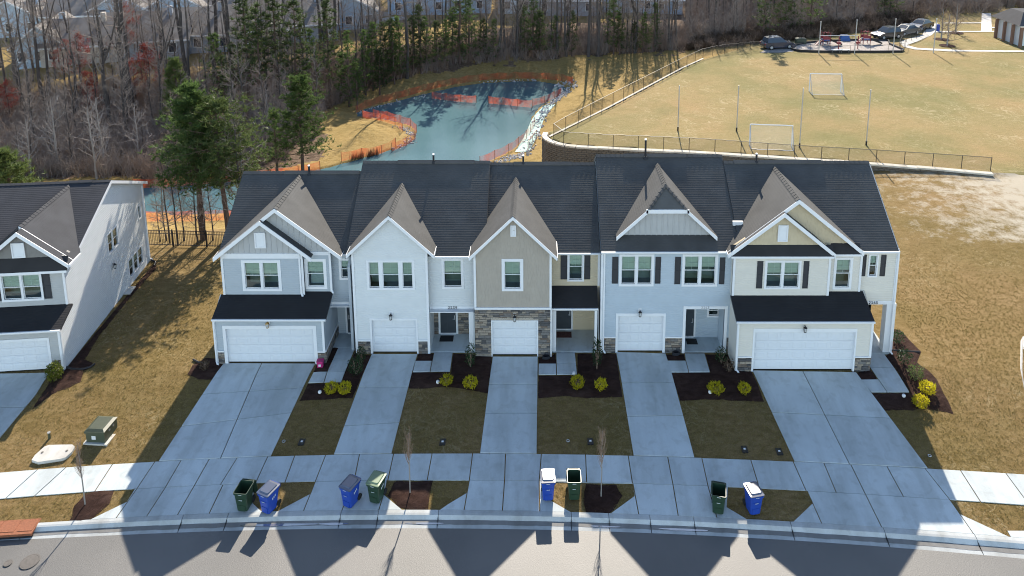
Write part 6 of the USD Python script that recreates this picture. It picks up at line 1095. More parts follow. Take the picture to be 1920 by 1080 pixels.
def sapling(px, py, h, seed, label):
    t = Thing('sapling', yz(g0(px, py)), label, 'sapling', 'bare street saplings in the kerb strip'); r = np.random.default_rng(seed); mb = MB(); mb.tube([(0, 0, -0.05), (0.01, 0, h * 0.35), (0.0, 0.01, h * 0.62), (0.01, 0.0, h * 0.85)], [0.03, 0.026, 0.017, 0.006], 6); obj('trunk', (mb.out()[0] + t.base, mb.out()[1]), 'bark_pale', t)
    mb = MB()
    for k in range(44):
        z = h * r.uniform(0.36, 0.8); a = r.uniform(0, 6.28); L_ = h * r.uniform(0.14, 0.36) * (1.05 - z / h * 0.7); c_, s_ = math.cos(a), math.sin(a); sp = 0.30
        q = [(0, 0, z), (c_ * L_ * sp * 0.6, s_ * L_ * sp * 0.6, z + L_ * 0.45), (c_ * L_ * sp, s_ * L_ * sp, z + L_)]; mb.tube(q, [0.009, 0.006, 0.002], 3, False)
        for _ in range(4): i = r.uniform(0.3, 0.9); b = V(*q[0]) * (1 - i) + V(*q[2]) * i; mb.tube([b, b + r.normal(size=3) * V(0.07, 0.07, 0.03) + V(0, 0, 0.13)], [0.004, 0.0015], 3, False)
    obj('crown', (mb.out()[0] + t.base, mb.out()[1]), 'twig_brown', t)
sapling(160, 948, 3.6, 1, 'slender bare sapling in the mulch near the storm drain, leftmost of three'); sapling(769, 926, 3.7, 2, 'slender bare sapling in the mulch right of the pale-lidded green bin'); sapling(1127, 933, 4.0, 3, 'slender bare sapling with the densest crown, right of the open green bin')
# ------------------------------------------------------------ retaining wall, fences, pond edge
def along(pts, step):
    l = LineString(pts); n = max(1, round(l.length / step)); return [np.array(l.interpolate(i / n, normalized=True).coords[0]) for i in range(n + 1)]
wl = LineString(WALL_LINE); t = Thing('retaining_wall', (WALL_LINE[0][0], WALL_LINE[0][1], -2.6), 'long curved brown block retaining wall below the playing field', 'retaining wall')
outer = np.array(LineString(WALL_LINE).segmentize(0.9).coords); tang = np.gradient(outer, axis=0); tang /= np.linalg.norm(tang, axis=1, keepdims=True); nor = np.stack([tang[:, 1], -tang[:, 0]], 1)
if nor[len(nor) // 2][1] > 0: nor = -nor
face = outer + nor * 0.36
mb_core, blocks = MB(), []
bh, bw = 0.2, 0.45; r = random.Random(4); zb = height(face[:, 0] + nor[:, 0] * 0.2, face[:, 1] + nor[:, 1] * 0.2) - 0.25; top = np.full(len(face), FIELD_Z + 0.02)
k = len(face)
P = np.stack([np.c_[outer - nor * 0.1, zb], np.c_[face, zb], np.c_[face, top - 0.05], np.c_[outer - nor * 0.1, top - 0.05]], 1).reshape(-1, 3)
mb_core.add(P, [[i * 4 + j, (i + 1) * 4 + j, (i + 1) * 4 + (j + 1) % 4, i * 4 + (j + 1) % 4] for i in range(k - 1) for j in range(4)]); obj('wall_core', mb_core.out(), 'mortar', t)
fl = LineString(face); mb = MB(); cnt = 0; z = FIELD_Z - 0.03 - bh; row = 0
while z > -3.0:
    s = (row % 2) * bw / 2
    while s + bw < fl.length:
        a, b = np.array(fl.interpolate(s + 0.012).coords[0]), np.array(fl.interpolate(s + bw - 0.012).coords[0]); d = b - a; d /= np.linalg.norm(d); n_ = V(d[1], -d[0]); n_ = n_ if n_[1] < 0 or abs(n_[1]) < 0.2 and n_[0] < 0 else -n_
        m_ = (a + b) / 2
        if z + bh > float(np.interp(s, np.linspace(0, fl.length, k), zb)):
            w_ = r.uniform(0.045, 0.085); c_ = 0.03; f0 = [(*a, z + 0.008), (*b, z + 0.008), (*b, z + bh - 0.008), (*a, z + bh - 0.008)]; a2, b2 = a + n_ * w_ + d * c_, b + n_ * w_ - d * c_; f1 = [(*a2, z + c_), (*b2, z + c_), (*b2, z + bh - c_), (*a2, z + bh - c_)]
            mb.add(f0 + f1, [[4, 5, 6, 7], [0, 1, 5, 4], [1, 2, 6, 5], [2, 3, 7, 6], [3, 0, 4, 7]]); cnt += 1
        s += bw
    z -= bh; row += 1
obj('wall_blocks', mb.out(), 'block_wall', t, kind='stuff')
cap = along(WALL_LINE, 1.0)
for i in range(len(cap) - 1):
    a, b = cap[i], cap[i + 1]; d = (b - a) / np.linalg.norm(b - a); n_ = V(d[1], -d[0]); n_ = n_ if n_[1] < 0 or i < 2 and n_[0] < 0 else -n_; a2, b2 = a + d * 0.006, b - d * 0.006; zz = FIELD_Z + 0.12 - 0.03 * ((i % 7) / 7); mb = MB()
    mb.hexa([(*(a2 - n_ * 0.05), zz - 0.15), (*(a2 + n_ * 0.44), zz - 0.15), (*(b2 + n_ * 0.44), zz - 0.15), (*(b2 - n_ * 0.05), zz - 0.15), (*(a2 - n_ * 0.05), zz), (*(a2 + n_ * 0.44), zz), (*(b2 + n_ * 0.44), zz), (*(b2 - n_ * 0.05), zz)]); obj('cap_stone', mb.out(), 'wall_cap', t)
mow = LineString(gxy([(1031, 257)] + edge_px[:3], FIELD_Z)); q = np.array(mow.segmentize(2).coords); tg = np.gradient(q, axis=0); tg /= np.linalg.norm(tg, axis=1, keepdims=True); nn = np.stack([-tg[:, 1], tg[:, 0]], 1); mb = MB(); k = len(q); zz = FIELD_Z + 0.06
mb.add(np.vstack([np.c_[q - nn * 0.05, np.full(k, zz)], np.c_[q + nn * 0.2, np.full(k, zz)], np.c_[q + nn * 0.2, np.full(k, zz - 0.6)], np.c_[q - nn * 0.05, np.full(k, zz - 0.3)]]), [[j * k + i, j * k + i + 1, (j + 1) * k + i + 1, (j + 1) * k + i] for j in range(3) for i in range(k - 1)]); obj('mow_strip', mb.out(), 'wall_cap', kind='structure')
def post_fence(name, pts, step, h, label, cat, mesh_mat, post_mat, rail=True, zf=None, group=None, post_r=0.03, bottom=False, sag=0.0):
    t = Thing(name, (*pts[0], 0), label, cat, group); P = along(pts, step); zf = zf or (lambda x, y: float(height(x, y)))
    Z = [zf(*p) for p in P]
    for p, z in zip(P, Z): mb = MB(); mb.tube([(*p, z - 0.1), (*p, z + h + 0.02)], post_r, 6); obj('post', mb.out(), post_mat, t)
    for i in range(len(P) - 1):
        a, b, za, zb_ = P[i], P[i + 1], Z[i], Z[i + 1]
        if rail: mb = MB(); mb.bar((*a, za + h), (*b, zb_ + h), 0.035, 0.035); obj('top_rail', mb.out(), post_mat, t)
        mb = MB(); n = 4
        for j in range(n):
            u, v = j / n, (j + 1) / n; f = lambda s, top: (*(a * (1 - s) + b * s), za * (1 - s) + zb_ * s + (h - sag * 4 * s * (1 - s) if top else 0.03)); mb.quad(f(u, 0), f(v, 0), f(v, 1), f(u, 1))
        obj('mesh_panel', mb.out(), mesh_mat, t)
    return t
fz = lambda x, y: FIELD_Z
inset = lambda pts, d: [tuple(p) for p in np.array(LineString(pts).parallel_offset(d, 'left').coords)]
post_fence('chain_link_fence', gxy([(1057, 270), (1101, 273), (1144, 275.5), (1190, 277), (1236, 279.5), (1281, 281), (1331, 284), (1436, 292), (1520, 298), (1627, 304), (1697, 309), (1774, 314), (1857, 320)], FIELD_Z), 2.35, 1.2, 'dark chain-link fence along the top of the retaining wall', 'fence', 'chain_mesh', 'black_metal', zf=fz)
post_fence('chain_link_fence', gxy([(1057, 270), (1048, 267), (1040, 261), (1037, 256), (1052, 246), (1142, 198), (1280, 126), (1318, 108)], FIELD_Z), 2.4, 1.25, 'dark chain-link fence running diagonally between the pond bank and the field', 'fence', 'chain_mesh', 'black_metal', zf=fz)
post_fence('park_fence', gxy([(1318, 108), (1345, 101), (1400, 95), (1432, 93)], FIELD_Z), 2.0, 1.2, 'black fence left of the parked navy car', 'fence', 'chain_mesh', 'black_metal', zf=fz)
# orange barrier fences
wz = lambda x, y: max(float(height(x, y)), WATER_Z - 0.02)
of = lambda pts, label, z=WATER_Z: post_fence('barrier_fence', gxy(pts, z), 2.2, 0.98, label, 'barrier fence', 'orange_mesh', 'orange_post', rail=False, zf=wz, sag=0.1, group='orange mesh barrier fences round the pond')
of([(668, 214), (676, 207), (700, 199), (735, 190), (770, 181), (810, 170), (860, 160), (905, 154), (960, 151), (1010, 151), (1050, 155), (1074, 163)], 'orange mesh barrier fence curving along the far shore of the pond')
of([(810, 185), (835, 188), (860, 191), (893, 193)], 'short orange mesh barrier standing in the water near the far left shore')
of([(916, 194), (940, 196), (965, 199), (998, 202)], 'short orange mesh barrier standing in the middle of the pond')
of([(998, 199), (1015, 195), (1036, 188), (1052, 178)], 'orange mesh barrier across the cove at the pond right shore')
of([(700, 219), (730, 224), (760, 233), (778, 243), (783, 252), (776, 266), (760, 274), (735, 284)], 'orange mesh barrier round the outer rim of the grassy point')
of([(680, 220), (715, 225), (742, 234), (755, 246)], 'orange mesh barrier along the inner upper edge of the grassy point', -2.7)
of([(640, 298), (680, 290), (718, 281), (742, 270)], 'low orange mesh barrier along the inner lower edge of the grassy point', -2.6)
of([(268, 426), (300, 424), (350, 422), (400, 421), (452, 419)], 'orange mesh barrier between the picket fence and the inlet', -2.4)
of([(250, 352), (300, 346), (360, 342), (430, 336), (500, 330), (560, 322), (600, 314)], 'orange mesh barrier on the far side of the narrow inlet', -2.7)
of([(1003, 238), (985, 266), (962, 284), (935, 297), (900, 312)], 'orange mesh barrier along the near right shore of the pond')
t = post_fence('chain_link_fence', [tuple(x) for x in np.array(gxy([(1006, 262), (990, 283)], -2.7))], 1.6, 1.0, 'short low fence near the erosion strip', 'fence', 'chain_mesh', 'orange_post', zf=wz)
# pale erosion mat and riprap on the right shore
em = gxy([(1030, 200), (1016, 214), (1005, 232), (994, 258), (978, 286)], -2.8); q = np.array(LineString(em).segmentize(0.6).coords); tg = np.gradient(q, axis=0); tg /= np.linalg.norm(tg, axis=1, keepdims=True); nn = np.stack([-tg[:, 1], tg[:, 0]], 1); nn = nn if nn[0][0] > 0 else -nn
cols = [q + nn * w_ for w_ in np.linspace(-0.7, 0.8, 6)]; k = len(q); mb = MB(); mb.add(np.vstack([np.c_[c, np.maximum(height(c[:, 0], c[:, 1]), WATER_Z + 0.02) + 0.06] for c in cols]), [[j * k + i, j * k + i + 1, (j + 1) * k + i + 1, (j + 1) * k + i] for j in range(5) for i in range(k - 1)]); obj('erosion_blanket', mb.out(), 'erosion_mat', kind='structure')
r = np.random.default_rng(11); base = trimesh.creation.icosphere(1, 1.0); base.vertices *= (1 + 0.25 * r.normal(size=(len(base.vertices), 1)).clip(-1, 1)); mb = MB()
def rocks(pts, n, spread, z, smin, smax):
    l = LineString(gxy(pts, z)); 
    for _ in range(n):
        p = np.array(l.interpolate(r.random(), normalized=True).coords[0]) + r.normal(size=2) * spread; s = r.uniform(smin, smax); A = trimesh.transformations.random_rotation_matrix(r.random(3))[:3, :3]; mb.add((base.vertices * [1, 0.8, 0.6] * s) @ A.T + [p[0], p[1], max(float(height(*p)), WATER_Z) + s * 0.2], base.faces)
rocks([(1066, 160), (1058, 178), (1040, 192), (1024, 208), (1013, 232), (1003, 262), (985, 290), (965, 300)], 330, 0.35, -2.8, 0.08, 0.2); rocks([(1045, 156), (1072, 160), (1080, 166)], 40, 0.4, -2.8, 0.1, 0.22); rocks([(668, 214), (700, 202), (760, 187), (800, 178)], 60, 0.2, -2.95, 0.05, 0.12); rocks([(745, 238), (772, 250), (770, 264), (740, 278)], 120, 0.3, -2.9, 0.05, 0.14); rocks([(900, 155), (960, 152), (1010, 152)], 60, 0.15, -2.95, 0.05, 0.11); rocks([(985, 290), (950, 298), (900, 315)], 110, 0.35, -2.8, 0.06, 0.17)
obj('riprap', mb.out(), 'rock_white', kind='stuff')
def reed(px, py, label):
    c = ground(px, py, WATER_Z); t = Thing('reed_clump', (c[0], c[1], WATER_Z), label, 'reeds', 'clumps of brown reeds at the grassy point'); mb = MB()
    for _ in range(45): a = r.uniform(0, 6.28); d = r.uniform(0, 0.28); h_ = r.uniform(0.5, 1.0); x, y = c[0] + d * math.cos(a), c[1] + d * math.sin(a); mb.add([(x - 0.02, y, WATER_Z - 0.05), (x + 0.02, y, WATER_Z - 0.05), (x + 0.12 * math.cos(a), y + 0.12 * math.sin(a), WATER_Z + h_)], [[0, 1, 2]])
    obj('stalks', mb.out(), 'brown_leaf', t)
for i, x in enumerate((662, 671, 678, 692, 698, 706)): reed(x, 300 - i * 2, 'dark clump of reeds in the water at the foot of the grassy point')

# black picket fence behind the gap
t = Thing('picket_fence', (*gxy([(280, 462)])[0], 0), 'black metal picket fence between the neighbouring house and the row', 'fence'); a, b = np.array(gxy([(262, 461)])[0]), np.array(gxy([(452, 466)])[0]); d = b - a; Ln = np.linalg.norm(d); d /= Ln; n = int(Ln / 1.85)
for i in range(n + 1): p = a + d * Ln * i / n; mb = MB(); mb.box((p[0] - 0.035, p[1] - 0.035, -0.1), (p[0] + 0.035, p[1] + 0.035, 1.32)); obj('post', mb.out(), 'black_metal', t)
for z in (0.15, 1.0, 1.22): mb = MB(); mb.bar((*a, z), (*b, z), 0.03, 0.04); obj('rail', mb.out(), 'black_metal', t)
nP = int(Ln / 0.115)
for i in range(nP): p = a + d * Ln * (i + 0.5) / nP; mb = MB(); mb.box((p[0] - 0.011, p[1] - 0.011, 0.08), (p[0] + 0.011, p[1] + 0.011, 1.24)); obj('picket', mb.out(), 'black_metal', t)

# ------------------------------------------------------------ playing field: goals, net poles, playground, paths
def goal(corners_px, h_, dep, label):
    a, b = (np.array(gxy([c], FIELD_Z)[0]) for c in corners_px); d = (b - a) / np.linalg.norm(b - a); n_ = V(-d[1], d[0]); z = FIELD_Z; t = Thing('football_goal', (*((a + b) / 2), z), label, 'goal'); fr_ = 0.055
    A, B, A2, B2 = (*a, z), (*b, z), (*(a + n_ * dep), z), (*(b + n_ * dep), z); At, Bt = (*a, z + h_), (*b, z + h_); 
    for nm, m in (('goal_post', (A, At)), ('goal_post', (B, Bt)), ('crossbar', (At, Bt))): mb = MB(); mb.tube(m, fr_, 8); obj(nm, mb.out(), 'white_metal', t)
    for m in ((A, A2), (B, B2), (A2, B2), (At, A2), (Bt, B2)): mb = MB(); mb.tube(m, 0.028, 6); obj('net_bar', mb.out(), 'steel', t)
    mb = MB(); mb.quad(At, Bt, B2, A2); mb.add([A, At, A2], [[0, 1, 2]]); mb.add([B, Bt, B2], [[0, 1, 2]]); obj('net', mb.out(), 'goal_net', t)
goal([(1405, 272), (1484, 275)], 2.05, -1.0, 'nearer white goal frame standing just behind the fence'); goal([(1517, 171), (1576, 172)], 2.1, -1.3, 'farther white goal frame standing out on the field')
poles = [(1271, 245, 160), (1381, 246, 161), (1499, 276, 165), (1624, 272, 168)]
for i, (x, yb_, yt) in enumerate(poles):
    c = ground(x, yb_, FIELD_Z); top = at(x, yt, Y=c[1])[2]; t = Thing('net_pole', (c[0], c[1], FIELD_Z), f'slim grey net pole on the near field, {("leftmost", "second from the left", "third, rising behind the nearer goal", "rightmost")[i]}', 'pole', 'net poles on the playing field'); mb = MB(); mb.tube([(c[0], c[1], FIELD_Z - 0.1), (c[0], c[1], top)], 0.05, 8); obj('pole_shaft', mb.out(), 'steel', t); mb = MB(); mb.tube([(c[0], c[1], FIELD_Z), (c[0], c[1], FIELD_Z + 0.4)], 0.08, 8); obj('foot', mb.out(), 'black_metal', t)
fpoles = [(1535, 101, 40), (1602, 101, 37), (1674, 101, 35), (1750, 99, 34)]
for i, (x, yb_, yt) in enumerate(fpoles):
    c = ground(x, yb_, FIELD_Z); top = at(x, yt, Y=c[1])[2]; t = Thing('net_pole', (c[0], c[1], FIELD_Z), f'tall grey net pole in front of the playground, {("leftmost", "second from the left", "third from the left", "rightmost beside the path")[i]}', 'pole', 'net poles on the playing field'); mb = MB(); mb.tube([(c[0], c[1], FIELD_Z - 0.1), (c[0], c[1], top)], 0.07, 8); obj('pole_shaft', mb.out(), 'steel', t)
    if i in (0,): c2 = ground(1606, 101, FIELD_Z); mb = MB(); mb.tube([(c[0], c[1], FIELD_Z + 2.6), (c2[0], c2[1], FIELD_Z + 2.6)], 0.05, 6); obj('cross_bar', mb.out(), 'steel', t)
pg = gxy([(1485, 94), (1492, 86), (1515, 81), (1560, 77.5), (1620, 76), (1665, 77), (1668, 84), (1694, 95), (1690, 98), (1640, 98.5), (1560, 98.5), (1500, 97)], FIELD_Z)
v, f = tri2(Polygon(pg)); obj('play_surface', (np.c_[v, np.full(len(v), FIELD_Z + 0.06)], f), 'gravel_play', kind='structure')
t = Thing('play_edging', (*pg[0], FIELD_Z), 'dark timber edging round the grey playground surface', 'edging'); q = pg + [pg[0]]
for i in range(len(pg)): mb = MB(); mb.bar((*q[i], FIELD_Z + 0.14), (*q[i + 1], FIELD_Z + 0.14), 0.18, 0.3); obj('timber', mb.out(), 'black_metal', t)
post_fence('park_fence', gxy([(1485, 95), (1500, 99), (1560, 100), (1640, 100), (1694, 97), (1697, 88)], FIELD_Z), 2.6, 1.1, 'low black fence in front of the playground', 'fence', 'stop_net', 'black_metal', zf=fz, post_r=0.022)
post_fence('park_fence', gxy([(1686, 92), (1690, 83), (1720, 72), (1735, 62)], FIELD_Z), 1.6, 1.2, 'black fence beside the dark cars right of the playground', 'fence', 'chain_mesh', 'black_metal', zf=fz)
def play_tower(px, py, seed, label):
    c = ground(px, py, FIELD_Z); z = FIELD_Z; t = Thing('play_tower', (c[0], c[1], z), label, 'climbing frame', 'red playground towers'); s = 0.5; q_ = 0.68
    for dx in (-s, s):
        for dy in (-s, s): mb = MB(); mb.tube([(c[0] + dx, c[1] + dy, z), (c[0] + dx, c[1] + dy, z + 2.0)], 0.05, 6); obj('post', mb.out(), 'play_red', t)
    mb = MB(); mb.box((c[0] - s, c[1] - s, z + 0.8), (c[0] + s, c[1] + s, z + 0.88)); obj('platform', mb.out(), 'play_blue', t)
    for dy in (-s, s): mb = MB(); mb.box((c[0] - s, c[1] + dy - 0.03, z + 0.95), (c[0] + s, c[1] + dy + 0.03, z + 1.35)); obj('barrier', mb.out(), 'play_red', t)
    mb = MB(); mb.box((c[0] - s, c[1] - 0.03, z + 1.85), (c[0] + s, c[1] + 0.03, z + 1.95)); mb.box((c[0] - 0.03, c[1] - s, z + 1.85), (c[0] + 0.03, c[1] + s, z + 1.95)); obj('top_beam', mb.out(), 'play_red', t)
    x = np.linspace(0, 1, 8); L_ = [(c[0] + s + 1.7 * u, c[1] - 0.3, z + 0.85 - 0.7 * u ** 0.85) for u in x]; mb = MB()
    for i in range(7): a_, b_ = V(*L_[i]), V(*L_[i + 1]); mb.add([a_ + V(0, -0.3, 0), b_ + V(0, -0.3, 0), b_ + V(0, 0.3, 0), a_ + V(0, 0.3, 0), a_ + V(0, -0.3, 0.25), b_ + V(0, -0.3, 0.25), b_ + V(0, 0.3, 0.25), a_ + V(0, 0.3, 0.25)], [[0, 1, 2, 3], [0, 1, 5, 4], [3, 2, 6, 7]])
    obj('slide', mb.out(), 'black_metal', t)
    mb = MB()
    for k in range(6): mb.tube([(c[0] - s - 0.9 + 0.15 * k, c[1] - 0.35, z + 0.13 * (k + 1)), (c[0] - s - 0.9 + 0.15 * k, c[1] + 0.35, z + 0.13 * (k + 1))], 0.03, 5)
    for dy in (-0.35, 0.35): mb.tube([(c[0] - s - 1.0, c[1] + dy, z), (c[0] - s, c[1] + dy, z + 0.85)], 0.04, 5)
    obj('ladder', mb.out(), 'play_red', t); return c
play_tower(1547, 85, 1, 'red play tower with dark slide at the left of the playground'); play_tower(1622, 83, 2, 'red play tower with dark slide at the right of the playground'); 
t_ = None
for x, y, lb in ((1572, 93, 'red swing post standing in the middle of the playground'), (1608, 92, 'red swing post standing right of the middle of the playground')): c = ground(x, y, FIELD_Z); t = Thing('swing_post', (c[0], c[1], FIELD_Z), lb, 'post'); mb = MB(); mb.tube([(c[0], c[1], FIELD_Z), (c[0], c[1], FIELD_Z + 1.9)], 0.07, 8); obj('post_shaft', mb.out(), 'play_red', t); mb = MB(); mb.box((c[0] - 0.3, c[1] - 0.1, FIELD_Z + 0.8), (c[0] + 0.3, c[1] + 0.1, FIELD_Z + 1.1)); obj('panel', mb.out(), 'play_red', t)
c = ground(1583, 76, FIELD_Z); t = Thing('covered_bench', (c[0], c[1], FIELD_Z), 'blue covered box behind the playground', 'box'); mb = MB(); mb.hexa([(c[0] - 0.7, c[1] - 0.5, FIELD_Z), (c[0] + 0.7, c[1] - 0.5, FIELD_Z), (c[0] + 0.7, c[1] + 0.5, FIELD_Z), (c[0] - 0.7, c[1] + 0.5, FIELD_Z), (c[0] - 0.55, c[1] - 0.35, FIELD_Z + 0.8), (c[0] + 0.55, c[1] - 0.35, FIELD_Z + 0.8), (c[0] + 0.55, c[1] + 0.35, FIELD_Z + 0.8), (c[0] - 0.55, c[1] + 0.35, FIELD_Z + 0.8)]); obj('cover', mb.out(), 'blue_tarp', t)
for x, lb in ((1567, 'left one of two pale benches at the front edge of the playground'), (1584, 'right one of two pale benches at the front edge of the playground')):
    c = ground(x, 99, FIELD_Z); t = Thing('bench', (c[0], c[1], FIELD_Z), lb, 'bench'); mb = MB(); mb.box((c[0] - 0.6, c[1] - 0.2, FIELD_Z + 0.42), (c[0] + 0.6, c[1] + 0.2, FIELD_Z + 0.48)); obj('seat', mb.out(), 'white_metal', t)
    for dx in (-0.5, 0.5): mb = MB(); mb.box((c[0] + dx - 0.04, c[1] - 0.15, FIELD_Z), (c[0] + dx + 0.04, c[1] + 0.15, FIELD_Z + 0.42)); obj('leg', mb.out(), 'iron', t)
def parked_car(px, py, yaw, paint, label, tall=False):
    """A parked car: x forwards; body and cabin lofted from side outlines, glass set into the cabin."""
    c = ground(px, py, FIELD_Z); F = Frame((c[0], c[1], FIELD_Z), yaw); t = Thing('parked_car', (0, 0, 0), label, 'car', 'dark cars parked beside the playground', frame=F); W = 0.92; up = 0.22 if tall else 0.0
    low = [(-2.2, 0.35), (-2.25, 0.75), (-2.1, 0.98), (-0.9, 1.0), (0.95, 1.0), (1.9, 0.86), (2.22, 0.70), (2.25, 0.38), (1.9, 0.28), (-1.9, 0.28)]
    cab = [(-1.95 if tall else -1.6, 1.0), (-1.75 if tall else -1.0, 1.42 + up), (-0.9, 1.5 + up), (0.2, 1.48 + up), (1.05, 1.0)]
    def loft(pts, w0, w1, zc):
        P = np.array(pts); f = np.clip((P[:, 1] - zc) / 0.6, 0, 1); w = w0 + (w1 - w0) * f; n = len(P); v = np.vstack([np.c_[P[:, 0], w, P[:, 1]], np.c_[P[:, 0], -w, P[:, 1]]]); tv, tf = tri2(Polygon(P)); idx = [int(np.argmin(((P - q) ** 2).sum(1))) for q in tv]; mb = MB(); mb.add(v, [[i, (i + 1) % n, (i + 1) % n + n, i + n] for i in range(n)]); mb.add(v, [[idx[k] for k in q] for q in tf] + [[idx[k] + n for k in reversed(q)] for q in tf]); return mb
    obj('body', loft(low, W, W, 9).out(), paint, t, smooth=40); obj('cabin', loft(cab, W - 0.04, W - 0.26, 1.0).out(), paint, t)
    A = np.array(cab)
    for s in (-1, 1):
        q = np.array([(A[0][0] + 0.22, 1.06), (A[1][0] + 0.15, A[1][1] - 0.08), (A[3][0] - 0.05, A[3][1] - 0.08), (A[4][0] - 0.22, 1.06)]); w = (W - 0.04) - 0.22 * np.clip((q[:, 1] - 1.0) / 0.6, 0, 1) + 0.012; mb = MB(); mb.add(np.c_[q[:, 0], s * w, q[:, 1]], [[0, 1, 2, 3]]); obj('side_window', mb.out(), 'dark_glass', t)
    for (a, b, nm) in ((A[3], A[4], 'windscreen'), (A[1], A[0], 'rear_window')):
        d = (b - a) / np.linalg.norm(b - a); nrm = V(abs(d[1]), abs(d[0])) * (1 if nm == 'windscreen' else -1); nrm[1] = abs(nrm[1]); p0, p1 = a + d * 0.06 + nrm * 0.012, b - d * 0.06 + nrm * 0.012; wa, wb = W - 0.30, W - 0.12; mb = MB(); mb.add([(p0[0], -wa, p0[1]), (p0[0], wa, p0[1]), (p1[0], wb, p1[1]), (p1[0], -wb, p1[1])], [[0, 1, 2, 3]]); obj(nm, mb.out(), 'dark_glass', t)
    for x in (-1.35, 1.38):
        for s in (-1, 1):
            wh = t.sub('wheel'); m = trimesh.creation.cylinder(0.34, 0.22, sections=18); m.apply_transform(trimesh.transformations.rotation_matrix(math.pi / 2, (1, 0, 0))); m.apply_translation((x, s * (W - 0.08), 0.34)); obj('tyre', m, 'rubber', wh); m = trimesh.creation.cylinder(0.21, 0.24, sections=14); m.apply_transform(trimesh.transformations.rotation_matrix(math.pi / 2, (1, 0, 0))); m.apply_translation((x, s * (W - 0.08), 0.34)); obj('rim', m, 'steel', wh)
    for s in (-1, 1): mb = MB(); mb.box((2.16, s * 0.66 - 0.18, 0.62), (2.25, s * 0.66 + 0.18, 0.76)); obj('headlight', mb.out(), 'lamp_clear', t)
    for s in (-1, 1): mb = MB(); mb.box((-2.27, s * 0.72 - 0.13, 0.72), (-2.18, s * 0.72 + 0.13, 0.92)); obj('tail_light', mb.out(), 'play_red', t)
parked_car(1457, 90, math.radians(12), 'car_navy', 'dark navy car parked on the pale ground left of the playground', True); parked_car(1662, 71, math.radians(200), 'car_black', 'black car with glinting roof parked behind the right play tower', True); parked_car(1698, 64, math.radians(205), 'car_grey', 'dark grey car in the middle of the row by the white path'); parked_car(1726, 54, math.radians(215), 'car_black', 'black car at the far end of the row by the white path')
c = ground(1501, 82, FIELD_Z); t = Thing('utility_cabinet', (c[0], c[1], FIELD_Z), 'grey-green utility box at the back left of the playground', 'utility cabinet'); mb = MB(); mb.box((c[0] - 0.7, c[1] - 0.4, FIELD_Z), (c[0] + 0.7, c[1] + 0.4, FIELD_Z + 0.75)); obj('cabinet', mb.out(), 'utility_green', t); mb = MB(); mb.hexa([(c[0] - 0.75, c[1] - 0.45, FIELD_Z + 0.75), (c[0] + 0.75, c[1] - 0.45, FIELD_Z + 0.75), (c[0] + 0.75, c[1] + 0.45, FIELD_Z + 0.75), (c[0] - 0.75, c[1] + 0.45, FIELD_Z + 0.75), (c[0] - 0.6, c[1] - 0.3, FIELD_Z + 0.85), (c[0] + 0.6, c[1] - 0.3, FIELD_Z + 0.85), (c[0] + 0.6, c[1] + 0.3, FIELD_Z + 0.85), (c[0] - 0.6, c[1] + 0.3, FIELD_Z + 0.85)]); obj('hood', mb.out(), 'utility_green', t)
# paths and parking
def flat(name, pts, mt, dz=0.03): v, f = tri2(Polygon(gxy(pts, FIELD_Z)).buffer(0)); v, f = trimesh.remesh.subdivide_to_size(np.c_[v, np.zeros(len(v))], f, 4.0); v[:, 2] = FIELD_Z + dz; obj(name, (v, f), mt, kind='structure')
flat('car_park', [(1425, 99), (1440, 90), (1480, 86), (1492, 89), (1487, 97), (1460, 99)], 'gravel_play', 0.02); flat('park_path', [(1686, 79), (1700, 74), (1728, 66), (1745, 45), (1758, 44), (1757, 56), (1747, 66), (1720, 78), (1700, 85), (1720, 90), (1800, 94), (1925, 95), (1925, 98), (1780, 96.5), (1715, 93), (1694, 88)], 'concrete_pale')
flat('park_path', [(1841, 25), (1858, 25), (1860, 59), (1839, 59)], 'concrete_pale', 0.06); flat('park_path', [(1755, 58.5), (1890, 58.5), (1890, 60), (1755, 61)], 'concrete_pale', 0.045); flat('park_path', [(1770, 43), (1840, 42.4), (1840, 43.8), (1770, 44)], 'concrete_pale', 0.04); flat('park_path', [(1860, 51), (1890, 51), (1890, 53), (1860, 53)], 'concrete_pale', 0.04); flat('parking_area', [(1876, 24), (1960, 25), (1960, 30), (1876, 30)], 'concrete_pale', 0.05)
c = ground(1916, 86, FIELD_Z); t = Thing('clubhouse', (c[0], c[1], FIELD_Z), 'white pool clubhouse with brown pillars cut by the right edge', 'building'); x, y, z = c
mb = MB(); mb.box((x - 0.5, y, z), (x + 9, y + 6, z + 3.0)); obj('wall', mb.out(), 'white_siding', t); mb = MB(); mb.hexa([(x - 1, y - 0.6, z + 3.0), (x + 9, y - 0.6, z + 3.0), (x + 9, y + 6.6, z + 3.0), (x - 1, y + 6.6, z + 3.0), (x + 0.6, y + 1.5, z + 4.6), (x + 9, y + 1.5, z + 4.6), (x + 9, y + 4.5, z + 4.6), (x + 0.6, y + 4.5, z + 4.6)]); obj('roof', mb.out(), 'slate_shingle', t)
for i in range(4): mb = MB(); mb.box((x - 1.1, y - 1.2 + i * 2.0, z), (x - 0.75, y - 0.85 + i * 2.0, z + 2.9)); obj('pillar', mb.out(), 'brown_cladding', t)
mb = MB(); mb.box((x + 1.0, y - 0.02, z + 1.2), (x + 2.2, y + 0.05, z + 2.3)); obj('window', mb.out(), 'dark_glass', t)
c = ground(1888, 66, FIELD_Z); t = Thing('picnic_table', (c[0], c[1], FIELD_Z), 'grey picnic table beside the clubhouse pillars', 'table'); mb = MB(); mb.box((c[0] - 0.9, c[1] - 0.4, FIELD_Z + 0.7), (c[0] + 0.9, c[1] + 0.4, FIELD_Z + 0.76)); obj('table_top', mb.out(), 'steel', t)
